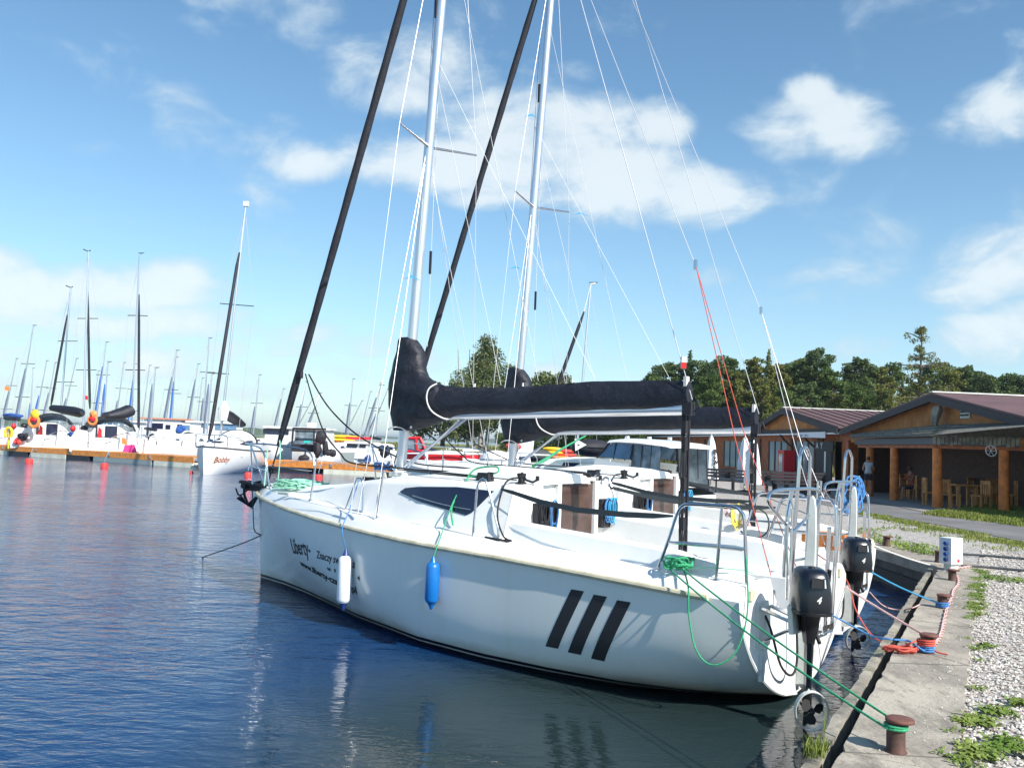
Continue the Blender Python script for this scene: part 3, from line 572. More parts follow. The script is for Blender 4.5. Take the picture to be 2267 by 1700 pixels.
    pts = [(fs(z), 0, z) for z in np.linspace(2.02, 10.4, 40)]; rr = [.03, .045, .052] + [.054 + .003 * math.sin(i * 1.9) for i in range(31)] + [.05, .046, .042, .036, .03, .02]
    MB().tube(pts, rr, 10).build('furled_headsail', M['furl'], T)
    b = MB().tube([(fs(1.42), 0, 1.42), (fs(2.05), 0, 2.05)], .012, 6).lathe([(.07, 0), (.075, .02), (.04, .03), (.04, .07), (.075, .08), (.07, .1)], (fs(1.62), 0, 1.60), 12)
    b.build('furling_drum', M['canvas'], T)
    b = MB().box((fs(3.1) - .05, .02, 3.07), (.10, .05, .10)); b.build('sail_clew', M['furl'], T, smooth=False)
    for k, (e1, e2) in enumerate((((5.62, .55, 1.86), (3.40, .68, 1.815)), ((5.55, -.55, 1.86), (3.4, -.66, 1.815)))):
        sd = 1 if k == 0 else -1
        MB().tube(cat_rom([(7.36, sd * .03, 3.08), (7.0, sd * .12, 2.62), (6.55, sd * .28, 2.24), (6.0, sd * .45, 1.98), e1, (4.6, sd * .62, 1.84), e2], 7), .011, 6).build('jib_sheet', M['blackrope'], T)
    # ---- standing rigging
    for sd in (1, -1):
        for nm, pts in (('cap_shroud', [(5.0, sd * 1.08, 1.30), (4.86, sd * .72, 6.09), (mx(10.3), sd * .03, 10.3)]), ('lower_shroud', [(4.85, sd * 1.10, 1.29), (mx(5.9), sd * .04, 5.95)]), ('aft_lower_shroud', [(4.55, sd * 1.10, 1.27), (mx(5.8), sd * .05, 5.8)])):
            w = MB().tube(pts, .0038, 5); w.tube([pts[0], Vector(pts[0]).lerp(Vector(pts[1]), .055)], .008, 6); w.build(nm, M['wire'], T)
    MB().tube([(1.13, 0, 2.70), (4.22, 0, 11.9)], .005, 5).build('topping_lift', M['wire'], T)
    MB().tube([(mx(12) - .1, 0, 12.0), (1.12, 0, 4.05)], .0045, 5).build('backstay', M['wire'], T)
    for sd in (1, -1):
        MB().tube([(1.12, 0, 4.05), (.55, .10 + sd * .12, 2.3), (.02, .30 + sd * .30, 1.14)], .0045, 6).build('backstay_tackle', M['redrope'], T)
    MB().box((1.13, 0, 4.08), (.03, .03, .10)).build('backstay_block', M['steel'], T, smooth=False)
    for (x0, z0, x1, z1, y1) in ((5.0, 9.5, 3.1, 2.92, .0), (5.1, 7.4, 2.3, 2.93, .02), (5.1, 7.4, 3.7, 2.88, -.05), (4.98, 10, 5.12, 3.5, .07), (4.95, 10, 5.0, 3.4, -.08), (5.05, 9, 5.35, 1.78, -.12)):
        MB().tube([(x0, 0, z0), (x1, y1, z1)], .0032, 4).build('lazy_jack', M['whiterope'] if z1 > 2 else M['bluerope'], T)
    # ---- bow: pulpit, stanchions, anchor roller, anchor
    for sd in (1, -1):
        MB().tube(cat_rom([(7.55, sd * .40, 1.40), (7.72, sd * .42, 1.92), (8.35, sd * .24, 2.02), (8.62, sd * .12, 2.03)], 5) + [Vector((8.66, 0, 2.03))], .0125, 8).tube([(8.66, sd * .0, 2.03), (8.40, sd * .10, 1.42)], .0125, 8).tube([(7.65, sd * .40, 1.66), (8.5, sd * .13, 1.70)], .009, 6).build('pulpit', M['steel'], T)
        for x, lean in ((6.20, -.08), (4.56, -.08)):
            y = ys(x) - .16; MB().tube([(x, sd * y, deckz(x)), (x + lean, sd * (y + .0), deckz(x) + .56)], .0125, 8).lathe([(.03, 0), (.028, .018), (.014, .03)], (x, sd * y, deckz(x)), 10).build('stanchion', M['steel'], T)
        y = ys(5.2) - .2
        MB().tube(cat_rom([(5.30, sd * y, deckz(5.3)), (5.14, sd * y, 1.64), (5.08, sd * y, 1.70), (5.0, sd * y, 1.64), (4.95, sd * (y + .03), deckz(5))], 4), .011, 8).build('mast_support_loop', M['steel'], T)
        y = ys(2.8) - .17
        MB().tube(cat_rom([(2.99, sd * y, deckz(3)), (2.97, sd * y, 1.50), (2.95, sd * y, 1.74), (2.88, sd * y, 1.815), (2.81, sd * y, 1.74), (2.68, sd * y, 1.40), (2.65, sd * y, 1.30), (2.65, sd * y, deckz(2.6))], 5), .0125, 8).build('grab_hoop', M['steel'], T)
        MB().tube(cat_rom([(7.60, sd * .41, 1.74), (6.12, sd * (ys(6.2) - .16), deckz(6.2) + .54), (4.48, sd * (ys(4.56) - .16), deckz(4.56) + .54), (2.90, sd * (ys(2.9) - .17), 1.78)], 3), .004, 5).build('lifeline', M['wire'], T)
        MB().loft([[Vector((x, sd * y, z + h_)), Vector((x, sd * y, z - h_)), Vector((x, sd * y - .006, z - h_)), Vector((x, sd * y - .006, z + h_))] for x, y, z, h_ in ((2.78, .98, 1.715, .012), (2.6, 1.0, 1.69, .02), (2.2, 1.05, 1.625, .026), (1.75, 1.08, 1.585, .026), (1.2, 1.1, 1.585, .026), (.9, 1.11, 1.60, .024), (.70, 1.12, 1.615, .008))]).build('lifeline_strap', M['strap'], T)
        MB().box((6.95, sd * .60, 1.385), (.22, .03, .03)).build('deck_cleat', M['steel'], T)
        MB().box((.62, sd * 1.16, 1.15), (.20, .03, .035)).lathe([(.015, 0), (.015, .03)], (.62, sd * 1.16, 1.12), 6).build('stern_cleat', M['steel'], T)
    MB().prism([(8.05, .09, 1.42), (8.05, -.09, 1.42), (8.80, -.075, 1.45), (8.86, 0, 1.46), (8.80, .075, 1.45)], (0, 0, -.035)).box((8.5, 0, 1.37), (.5, .05, .12)).box((8.7, .06, 1.40), (.12, .012, .12)).box((8.7, -.06, 1.40), (.12, .012, .12)).build('bow_roller', M['canvas'], T, smooth=False)
    b = MB().tube([(8.35, 0, 1.46), (8.78, 0, 1.38), (8.74, 0, 1.22), (8.62, 0, 1.08)], .022, 6)
    b.prism([(8.62, .0, 1.10), (8.70, .16, 1.18), (8.58, .15, 1.22), (8.52, 0, 1.04)], (.015, 0, .02)).prism([(8.62, .0, 1.10), (8.70, -.16, 1.18), (8.58, -.15, 1.22), (8.52, 0, 1.04)], (.015, 0, .02))
    b.tube(cat_rom([(8.80, -.12, 1.33), (8.87, 0, 1.22), (8.80, .12, 1.33)], 5), .013, 6); b.build('anchor', M['canvas'], T)
    # ---- stern: seat rails, horns, ladder, rudder, bracket, outboard
    for sd in (1, -1):
        y = 1.12; c = cat_rom([(.84, sd * y, deckz(.84)), (.74, sd * y, 1.40), (.66, sd * y, 1.64), (.60, sd * y, 1.715), (.50, sd * y, 1.73), (.16, sd * y, 1.74), (.08, sd * (y - .02), 1.70), (.05, sd * (y - .03), 1.60), (.03, sd * (y - .05), 1.10)], 4)
        pr = MB().tube(c, .0155, 8).tube([(.28, sd * y, deckz(.28)), (.24, sd * y, 1.735)], .0145, 8).build('pushpit', M['steel'], T)
        MB().prism([(.75, sd * y, 1.39), (.05, sd * (y - .02), 1.40), (.05, sd * (y - .10), 1.40), (.20, sd * (y - .18), 1.40), (.66, sd * (y - .12), 1.395)], (0, 0, -.014)).tube([(.75, sd * y, 1.385), (.05, sd * y, 1.39), (.20, sd * (y - .18), 1.39), (.75, sd * y, 1.385)], .012, 6).build('seat_plate', M['steel'], T, smooth=False)
        for x in (.84, .28): MB().lathe([(.034, 0), (.034, .008), (.018, .014)], (x, sd * y, deckz(x)), 10).build('rail_base', M['steel'], pr)
        MB().prism([(-.002, sd * 1.02, .98), (-.002, sd * 1.02, 1.06), (-.002, sd * 1.10, 1.06), (-.002, sd * 1.10, .98)], (-.02, 0, 0)).build('stern_lamp', M['cream'], T, smooth=False)
    H = [(-.10, .40, 1.885), (-.10, .75, 1.885), (-.10, .93, 1.86), (-.10, .97, 1.80), (-.10, .90, 1.74), (-.10, .62, 1.60), (-.08, .40, 1.50)]
    b = MB().tube(cat_rom(H, 5), .0145, 8); b.tube(cat_rom([(x, .42 - (y - .40) * 1.15, z) for x, y, z in H], 5), .0145, 8)
    b.tube([(-.10, .46, 1.88), (-.07, .47, 1.70), (-.04, .46, 1.12)], .02, 8).tube([(-.10, .34, 1.88), (-.04, .34, 1.12)], .0145, 8); b.build('mast_rest_horns', M['steel'], T)
    b = MB().tube(cat_rom([(-.05, .30, 1.10), (-.09, .28, 2.05), (-.09, .25, 2.20), (-.09, .15, 2.26), (-.09, .05, 2.20), (-.09, .02, 2.05), (-.05, -.02, 1.10)], 5), .0155, 8)
    for z in (1.25,): b.tube([(-.06, .29, z), (-.06, -.01, z)], .012, 6)
    b.build('raised_frame', M['steel'], T)
    MB().tube([(-.12, .52, .95), (-.12, .50, 1.72)], .012, 6).tube([(-.12, .60, .95), (-.12, .60, 1.66)], .012, 6).tube(cat_rom([(-.12, .50, 1.72), (-.12, .55, 1.78), (-.12, .60, 1.66)], 4), .012, 6).build('tube_bracket', M['steel'], T)
    MB().tube([(-.03, -.20, .85), (-.08, -.22, 1.95), (-.08, -.30, 1.95), (-.03, -.32, .85)], .011, 6).build('ladder_rail', M['steel'], T)
    b = MB()
    for y in (-.50, -.56, -.68, -.74): b.tube([(-.05, y, .50), (-.09, y + .02, 1.50 if y > -.6 else 1.28)], .011, 6)
    b.tube([(-.05, -.50, .50), (-.05, -.74, .50)], .012, 6).tube([(-.09, -.48, 1.5), (-.09, -.54, 1.5)], .012, 6).box((-.03, -.62, .55), (.05, .3, .04)); b.build('bathing_ladder', M['steel'], T)
    b = MB().prism(cat_rom([(-.06, .06, 1.02), (-.09, .04, 1.30), (-.10, .03, 1.62), (-.11, .03, 1.78), (-.13, .03, 1.82), (-.155, .03, 1.76), (-.165, .03, 1.55), (-.15, .03, 1.02)], 3, True), (0, .035, 0)); b.build('rudder_blade', M['gwhite'], T)
    MB().prism([(-.005, -.02, .98), (-.13, -.02, .98), (-.16, -.02, .45), (-.10, -.02, .14), (-.005, -.02, .12)], (0, .07, 0)).build('rudder_head', M['gwhite'], T, smooth=False)
    MB().box((-.01, .80, .76), (.02, .26, .38)).build('bracket_plate', M['gwhite'], T, smooth=False)
    b = MB().tube([(-.02, .90, .90), (-.30, .95, .84)], .016, 6).tube([(-.02, .70, .90), (-.30, .78, .84)], .016, 6).tube([(-.02, .90, .62), (-.30, .95, .78)], .014, 6).tube([(-.02, .70, .62), (-.30, .78, .78)], .014, 6)
    b.build('engine_bracket', M['steel'], T, smooth=False)
    MB().box((-.32, .88, .86), (.04, .26, .22), ry=.08).build('engine_pad', M['gwhite'], T, smooth=False)
    MB().box((-.012, .83, .42), (.03, .07, .26)).build('trim_tab_box', M['gwhite'], T, smooth=False)
    MB().tube(cat_rom([(-.02, .80, .83), (-.06, .76, .70), (-.09, .62, .40), (-.10, .40, .28), (-.10, .28, .40), (-.09, .30, .80)], 5), .011, 6).build('fuel_hose', M['blackrope'], T)
    # outboard: built along its own axis (rear face +x) and turned to starboard lock
    E_ = thing('outboard_motor', '', ''); del E_['label']; del E_['category']; E_.parent = T; E_.location = (-.42, .89, 0); E_.rotation_euler = (0, R(3), R(180 - 50))
    # the engine itself is a mesh part so that its pieces are sub-parts
    COLs = E_.matrix_basis.copy(); bpy.data.objects.remove(E_); X = Matrix.Translation((0, 0, .12)) @ COLs @ Matrix.Diagonal((.86, .86, .94, 1))
    b = MB(X)
    sec = lambda z, hx, hw, ox: [Vector((ox + hx * (abs(math.cos(q)) ** .6) * (1 if math.cos(q) > 0 else -1), hw * (abs(math.sin(q)) ** .6) * (1 if math.sin(q) > 0 else -1), z)) for q in [2 * math.pi * j / 24 for j in range(24)]]
    b.loft([sec(.885, .19, .145, 0), sec(.90, .205, .165, 0), sec(.96, .205, .17, 0), sec(1.06, .195, .163, -.005), sec(1.16, .18, .15, -.012), sec(1.215, .16, .135, -.018), sec(1.24, .12, .105, -.02), sec(1.247, .05, .05, -.02)])
    eng = b.build('outboard_motor', M['cowl'], T)
    MB(X).loft([sec(.872, .185, .14, 0), sec(.874, .212, .172, 0), sec(.895, .214, .174, 0), sec(.90, .20, .16, 0)]).build('cowling_trim', M['black'], eng)
    MB(X).prism([(.196, -.07, 1.11), (.196, .07, 1.11), (.186, .062, 1.19), (.186, -.062, 1.19)], (.012, 0, 0)).build('grip_recess', M['black'], eng, smooth=False)
    MB(X).prism([(.21, .05, 1.115), (.21, .065, 1.115), (.20, .058, 1.185), (.20, .05, 1.185)], (.006, 0, 0)).build('grip_pale_strip', M['gwhite'], eng, smooth=False)  # narrow pale strip beside the grip recess
    MB(X).lathe([(.035, 0), (.03, .018)], (0, 0, 1.24), 10).build('top_vent', M['black'], eng)
    b = MB(X).loft([[Vector((x * k + ox, y * k, z)) for x, y in ((-.10, -.06), (.07, -.06), (.09, 0), (.07, .06), (-.10, .06))] for z, k, ox in ((.88, 1.2, 0), (.74, 1.0, 0), (.66, .72, .0), (.60, .6, 0))])
    b.box((-.14, 0, .80), (.10, .20, .22)).tube([(-.02, .07, .68), (.05, .08, .62)], .02, 6); b.build('swivel_bracket', M['black'], eng)
    b = MB(X).loft([[Vector((x * k + ox, y * k, z)) for x, y in ((-.085, 0), (-.05, -.03), (.04, -.032), (.075, 0), (.04, .032), (-.05, .03))] for z, k, ox in ((.62, 1.0, 0), (.36, .85, 0), (.22, .8, 0), (.14, .95, 0), (.08, .95, 0))])
    b.prism([(-.10, -.055, .215), (.10, -.055, .215), (.15, 0, .215), (.10, .055, .215), (-.10, .055, .215)], (0, 0, .012)).blob((-.02, 0, .07), (.15, .04, .042), 10, 8).prism([(-.06, -.008, .04), (.03, -.008, .04), (.0, -.008, -.10), (-.07, -.008, -.12)], (0, .016, 0))
    b.build('drive_leg', M['cowl'], eng)
    b = MB(X).blob((.13, 0, .07), (.05, .028, .028), 10, 6)
    for k in range(3):
        a = k * 2.094 + .4; ca, sa = math.cos(a), math.sin(a)
        q = [Vector((.125 + dx, ca * r_ - sa * w_, .07 + sa * r_ + ca * w_)) for r_, w_, dx in ((.02, -.015, -.01), (.06, -.055, -.02), (.105, -.04, -.02), (.115, 0, 0), (.10, .04, .02), (.06, .045, .02), (.02, .015, .01))]
        b.prism(q, (.006, 0, 0))
    b.build('propeller', M['black'], eng)
    ring = [Vector((.125, math.cos(q) * .155, .07 + math.sin(q) * .165)) for q in [2 * math.pi * j / 32 for j in range(32)]]
    MB(X).loft([[p + Vector((-.03, 0, 0)) for p in ring], [p + Vector((.03, 0, 0)) for p in ring], [Vector((p.x + .03, p.y * .965, .07 + (p.z - .07) * .965)) for p in ring], [Vector((p.x - .03, p.y * .965, .07 + (p.z - .07) * .965)) for p in ring], [p + Vector((-.03, 0, 0)) for p in ring]], closed=True, caps=False).tube([(.10, -.02, .235), (.02, 0, .22)], .01, 5).tube([(.1, 0, -.09), (-.02, 0, -.09)], .008, 5).build('propeller_guard', M['gwhite'], eng)
    MB(X).tube([(-.17, .17, .93), (-.10, .20, 1.02), (-.08, .20, 1.22)], [.012, .014, .021], 8).tube([(-.17, .17, .93), (-.17, .10, .90)], .014, 6).build('tiller_handle', M['black'], eng)
    text('numeral', '4', .075, M['whiterope'], eng, lambda u, v: X @ Vector((.204 - (v + .98 - .96) * .05, u - .015, .985 + v)), shear=.3, bold=.003)
    # ---- lettering and stripes on the port side, laid 2 mm proud of the skin
    if lettering:
        def lay(x0, z0, x1, z1, flip=-1):
            L = math.hypot(x1 - x0, z1 - z0); dx, dz = (x1 - x0) / L, (z1 - z0) / L
            def f(u, v):
                x = x0 + dx * u; z = z0 + dz * u + v; xx = x * 8.36 / stem(z); return Vector((x, hy(xx, z) + .003, z))
            return f
        text('lettering', 'Liberty-', .285, M['ink'], hull, lay(6.64, .62, 5.80, .69), sx=.80, bold=.005)
        text('lettering', 'Znaczy swoboda', .135, M['ink'], hull, lay(5.74, .68, 4.63, .69), shear=.25, sx=1.06, bold=.002)
        [text('lettering', w_, .06, M['ink'], hull, lay(x_, .57, 4.6, .56), sx=1.5, bold=.002) for w_, x_ in (('tel.', 5.47), ('0', 5.28), ('601', 5.17))]
        text('lettering', '4', .07, M['ink'], hull, lay(4.72, .56, 4.6, .56), sx=1.5, bold=.002)
        text('lettering', 'www.liberty-czarter.pl', .115, M['ink'], hull, lay(6.44, .48, 4.60, .38), sx=1.60, bold=.004)
        for k in range(3):
            x0 = 1.61 - .245 * k; a = []
            for i in range(9):
                tt = i / 8; z = .885 - .015 * k - tt * .565; a.append((x0 - .0 + tt * .285, z))
            n = 5; rows = [[Vector((x - .14 * j / (n - 1), hy((x - .14 * j / (n - 1)) * 8.36 / stem(z), z) + .003, z)) for j in range(n)] for x, z in a]
            MB().loft(rows, closed=False).build('stripe', M['ink'], hull)
    return T
Y1 = make_yacht('nearest white sailing yacht with Liberty lettering, three black stripes and navy sail cover')
for o in [x for x in COL.objects if x.parent == Y1 and x.name.startswith('hull')]: pass
Y2 = copy_tree(Y1); OFF = Matrix.Rotation(BH, 3, 'Z') @ Vector((.62, -3.05, 0)); Y2.location = BO + OFF
Y2['label'] = 'second white sailing yacht, directly behind the nearest one, without visible lettering'
for ch in list(COL.objects):                 # its boom hangs a little lower
    if ch.parent == Y2 and ch.name.split('.')[0] in ('boom', 'sail_cover', 'boom_end', 'sail_end_tag', 'mast_boot_cover'): ch.location = (0, 0, -.11)
for ch in list(COL.objects):
    if ch.parent == Y2 and ch.name.startswith('backstay_tackle'): ch.data = ch.data.copy(); ch.data.materials.clear(); ch.data.materials.append(M['wire'])
def Yw(x, y, z, n=1):                        # yacht-local point to world
    return (BO if n == 1 else BO + OFF) + Matrix.Rotation(BH, 3, 'Z') @ Vector((x, y, z))
for ch in list(COL.objects):                 # the second yacht carries no lettering on this side
    if ch.name.startswith(('lettering', 'stripe')) and ch.parent and ch.parent.parent == Y2: bpy.data.objects.remove(ch)

def rope(name, label, pts, r, m, k=6, group=None, cat='rope'):
    o = MB().tube(cat_rom(pts, k), r, 6).build(name, M[m]); tag(o, label, cat, group); return o
def sag(a, b, s, n=6):
    a, b = Vector(a), Vector(b); return [a.lerp(b, i / n) - Vector((0, 0, s * 4 * (i / n) * (1 - i / n))) for i in range(n + 1)]
# ------------------------------------------------------------------ bollards on the quay
def bollard(c, label, h=.165, r=.050, group='rusty mooring bollards on the quay', tilt=0):
    t = thing('mooring_bollard', label, 'bollard', c, tilt, group)
    MB().lathe([(r * 1.25, -.01), (r * 1.2, .008), (r, .02), (r, h - .02), (r * 1.02, h)], (0, 0, 0), 18).build('post', M['rust'], t, smooth='a')
    MB().lathe([(r * 1.3, h), (r * 1.55, h + .004), (r * 1.55, h + .018), (r * 1.4, h + .022)], (.022, 0, 0), 22).build('cap', M['rusttop'], t, smooth='a'); return t
B1 = P(1983, 1664, .56); B2 = P(2051, 1445, .56); B3 = P(2086, 1346, .56); B4 = P(2108, 1285, .56)
bollard(B1, 'nearest rusty bollard, holding two green mooring lines'); bollard(B2, 'rusty bollard wrapped in red and blue rope', .14)
bollard(B3, 'rusty bollard with a blue rope round its foot', .13); bollard(B4, 'rusty bollard just below the white power box', .13)
bollard(P(1963, 1207, .57), 'small far bollard on the coping of the basin wall', .15, .06); bollard(P(2079, 1243, .57), 'dark bollard half hidden left of the white power box', .15, .06)
# ------------------------------------------------------------------ white power box
c = P(2105, 1262, .56); t = thing('power_box', 'white electric power box with round sockets on the quay corner', 'power box', c, R(28))
MB().prism([(-.13, -.10, .10), (.13, -.10, .10), (.13, .10, .10), (-.13, .10, .10)], (0, 0, .36)).prism([(-.13, -.10, .462), (.13, -.10, .462), (.13, .10, .462), (-.13, .10, .462)], (.0, 0, .02)).build('housing', M['white'], t, smooth=False)
MB().box((0, 0, .05), (.16, .12, .11)).build('foot', M['gwhite'], t, smooth=False)
for k in range(4):
    MB().tube([(-.13, -.02, .17 + k * .078), (-.165, -.02, .165 + k * .078)], .031, 12).build('socket', M['bluec' if k % 2 else 'navyfender'], t)
MB().box((.03, -.103, .15), (.05, .004, .04)).build('red_sticker', M['red'], t, smooth=False)
for k, (y0, y1) in enumerate(((1226, 1236), (1252, 1262))):
    a, e = P(2128, y0, .575), P(2330, y1 + 5, .575); rope('power_cable', 'dark cable on the gravel, ' + ('upper' if k == 0 else 'lower') + ' of two running right from the power box', [a, a.lerp(e, .35) + Vector((0, .05, 0)), a.lerp(e, .7), e], .022, 'strap', cat='cable')
# ------------------------------------------------------------------ mooring lines
top = B1 + Vector((0, 0, .145)); s0 = Yw(.66, 1.17, 1.19)
rope('green_mooring_line', 'green mooring line, upper of the pair from the near yacht to the first bollard', sag(Yw(.60, 1.18, 1.20), top + Vector((.03, .05, .0)), .03), .0072, 'greenrope')
rope('green_mooring_line', 'green mooring line, lower of the pair from the near yacht to the first bollard', sag(Yw(.72, 1.19, 1.19), top + Vector((-.06, -.03, -.01)), .05), .0072, 'greenrope')
b = MB()
for k in range(2): b.tube([B1 + Vector((math.cos(q) * .058, math.sin(q) * .058, .135 + .014 * k)) for q in [2 * math.pi * j / 18 for j in range(18)]], .0085, 6, closed=True)
tag(b.build('rope_turns', M['greenrope']), 'green rope turns around the neck of the nearest bollard', 'rope')
def coil(name, label, c, rad, hgt, m, n=9, r=.008, seed=1, flat=True, cat='rope coil', group=None, closed=True):
    rg = random.Random(seed); b = MB(); pts = []
    for i in range(n * 7):
        q = i * 2 * math.pi / 7; k = rg.uniform(.35, 1); e = Vector((math.cos(q) * rad[0] * k, math.sin(q) * rad[1] * k, rg.uniform(0, hgt)))
        if not flat: e = Vector((math.cos(q) * rad[0] * k, math.sin(q) * rad[1] * k * .3, math.sin(q) * hgt * k))
        pts.append(Vector(c) + e)
    b.tube(cat_rom(pts, 4), r, 5); o = b.build(name, M[m]); tag(o, label, cat, group); return o
coil('green_rope_coil', 'bright green rope coil on the stern deck of the nearest yacht', Yw(.62, 1.15, 1.17), (.15, .12), .10, 'greenrope', 7, .009, 3)
rope('green_rope_end', 'green rope loop hanging down the side at the stern', [Yw(.55, 1.2, 1.2), Yw(.42, 1.34, 1.06), Yw(.40, 1.36, .85), Yw(.33, 1.36, .58), Yw(.20, 1.34, .47), Yw(.05, 1.28, .55), Yw(-.02, 1.22, .75), Yw(-.03, 1.17, 1.0), Yw(.02, 1.12, 1.35)], .0075, 'greenrope')
rope('green_rope_tail', 'thin green rope tail lying along the stern deck', [Yw(.55, 1.12, 1.18), Yw(.35, 1.02, 1.20), Yw(.12, .95, 1.20), Yw(.05, .9, 1.18)], .006, 'palegreen')
coil('pale_green_rope_heap', 'pale green rope heap on the foredeck of the nearest yacht', Yw(7.25, .10, 1.42), (.42, .24), .13, 'palegreen', 16, .010, 8)
rope('pale_green_line', 'pale green line hanging from the furled sail to the bow deck', [Yw(7.86, .05, 2.1), Yw(7.80, .07, 1.9), Yw(7.78, .1, 1.45)], .009, 'palegreen')
rope('pale_green_tack_line', 'pale green line tied up beside the bow pulpit', [Yw(8.0, .16, 1.95), Yw(8.02, .15, 1.7), Yw(8.05, .14, 1.42)], .011, 'palegreen')
coil('blue_white_rope_coil', 'blue and white rope coil beside the foot of the nearest mast', Yw(5.75, -.1, 1.76), (.13, .11), .12, 'bluerope', 5, .009, 4)
w = P(440, 1230, 0); rope('bow_mooring_line', 'dark slanting mooring line from the nearest bow into the water', [Yw(8.55, 0, 1.36), Yw(8.42, .02, .75), Yw(8.35, .02, .62), Vector((w.x, w.y, -.05))], .009, 'strap', 5)
rope('red_mooring_line', 'slack bright red mooring line reaching the rope wrapped bollard', [Yw(.05, 1.1, 1.15, 2), D(1868, 1275, 9.3), D(1895, 1350, 9.0), D(1935, 1410, 8.5), D(1990, 1430, 8.1), B2 + Vector((-.15, 0, .07)), B2 + Vector((0, .06, .10)), B2 + Vector((.05, -.05, .03)), B2 + Vector((.12, -.12, .02))], .007, 'redrope')
for k in range(2):
    rope('pink_mooring_line', 'faded pink line, ' + ('upper' if k == 0 else 'lower') + ' of the taut pair to the rope wrapped bollard', sag(Yw(.02, 1.1 - .1 * k, .98 - .03 * k, 2), B2 + Vector((-.02, .04 - .08 * k, .15)), .02), .008, 'pinkrope')
rope('light_blue_mooring_line', 'light blue and white line from the second yacht to the third bollard', sag(Yw(-.1, .4, 1.05, 2), B3 + Vector((-.05, 0, .06)), .05), .010, 'cyanrope')
rope('white_mooring_line', 'white mooring line from the second stern to the far end of the fender beam', sag(Yw(.05, -.6, 1.15, 2), qb + Vector((-.12, -.15, .02)), .03), .010, 'whiterope')
rope('pink_slack_line', 'slack pink line lying over the fender beam', [D(1925, 1310, 9.9), D(1955, 1340, 10.2), D(1990, 1350, 10.2), P(2020, 1345, .58), P(2035, 1338, .575)], .007, 'pinkrope')
rope('navy_mooring_line', 'dark blue line lying across the fender beam to the red ropes', [Yw(0, -.3, .8), D(1915, 1400, 8.3), P(1960, 1413, .60), P(2010, 1418, .58), B2 + Vector((-.1, -.02, .06)), B2 + Vector((-.05, -.08, .03))], .009, 'bluerope')
for nm, m, c, rr, z0, lab in (('blue_rope_turns', 'bluerope', B3, .062, .01, 'blue rope turns round the foot of the third bollard'), ('navy_rope_turns', 'bluerope', B2, .062, .01, 'blue rope turns at the foot of the rope wrapped bollard'), ('red_rope_turns', 'redrope', B2, .066, .06, 'red rope turns around the rope wrapped bollard')):
    pts = [c + Vector((math.cos(q) * rr * (1 + .08 * math.sin(q * 3)), math.sin(q) * rr, z0 + q * .003)) for q in [j * .35 for j in range(60)]]
    tag(MB().tube(pts, .0085, 6).build(nm, M[m]), lab, 'rope')
coil('red_rope_heap', 'heap of red rope on the quay left of a bollard', B2 + Vector((-.22, -.02, .0)), (.16, .10), .06, 'redrope', 7, .009, 6)
pts = [P(2153, 1252, .58), P(2130, 1256, .58), P(2105, 1258, .60), P(2120, 1275, .575), P(2122, 1292, .575), P(2112, 1305, .575), P(2108, 1320, .575), P(2097, 1345, .575), P(2090, 1375, .575), P(2086, 1395, .575), P(2078, 1415, .575), P(2066, 1430, .575)]
c1 = cat_rom(pts, 12); b = MB()
for s_ in (0, math.pi): b.tube([p + Vector((math.cos(i * .9 + s_) * .011, math.sin(i * .9 + s_) * .011, .008 * math.sin(i * .9 + s_))) for i, p in enumerate(c1)], .007, 5)
tag(b.build('twisted_red_cord', M['pinkrope'], kind='stuff'), 'twisted faded red cord lying along the quay slab', 'rope'); del COL.objects[-1]['kind']
# ------------------------------------------------------------------ fenders
def fender(x, zt, zb, r, m, me, label, line, att, n=1, sd=1):
    h = zt - zb; y = hy(x, (zt + zb) / 2) + r + .012; c = Yw(x, sd * y, zb, n)
    t = thing('fender', label, 'fender', c); t['group'] = 'fenders hung over the side of the nearest yacht'
    MB().lathe([(r * .35, h * .10), (r * .8, h * .14), (r, h * .19), (r, h * .80), (r * .85, h * .86), (r * .4, h * .90)], (0, 0, 0), 18).build('body', M[m], t)
    for z0, z1, s in ((h * .12, 0, -1), (h * .88, h, 1)): MB().lathe([(r * .55, z0), (r * .35, z0 + (z1 - z0) * .5), (r * .16, z1)] if s > 0 else [(r * .16, z1), (r * .35, z0 + (z1 - z0) * .5), (r * .6, z0)], (0, 0, 0), 12).build('end_cap', M[me], t)
    rope('fender_line', label.split(' hanging')[0] + "'s hanging line up to the rail", [Vector(c) + Vector((0, 0, h - .01))] + [Yw(*p, n) for p in att], .006, line)
    return t
fender(4.86, .90, .20, .082, 'umb', 'navyfender', 'white cylindrical fender hanging over the lettering', 'bluerope', [(4.87, 1.30, 1.13), (4.98, 1.12, 1.32), (5.05, .92, 1.70)])
fender(3.30, 1.0, .46, .072, 'bfender', 'bfender', 'blue fender hanging amidships on a green line', 'greenrope', [(3.30, 1.36, 1.08), (3.34, 1.24, 1.24), (3.42, 1.0, 1.55), (3.46, .72, 1.83)])
b = MB().tube(cat_rom([Yw(3.46, .72, 1.83), Yw(3.40, .66, 1.90), Yw(3.18, .60, 1.93), Yw(3.14, .62, 1.87), Yw(3.3, .68, 1.83), Yw(3.47, .72, 1.80), Yw(3.43, .8, 1.74), Yw(3.44, 1.0, 1.5), Yw(3.36, 1.06, 1.3)], 5), .010, 6)
tag(b.build('green_knot', M['greenrope']), 'green rope knot and tail on the coachroof line above the blue fender', 'rope')
f2 = fender(.25, .95, .35, .075, 'umb', 'cream', 'yellowed white fender hanging at the second stern', 'whiterope', [(.25, 1.34, 1.05), (.3, 1.15, 1.3)], 2); f2['group'] = 'fenders between the yachts'
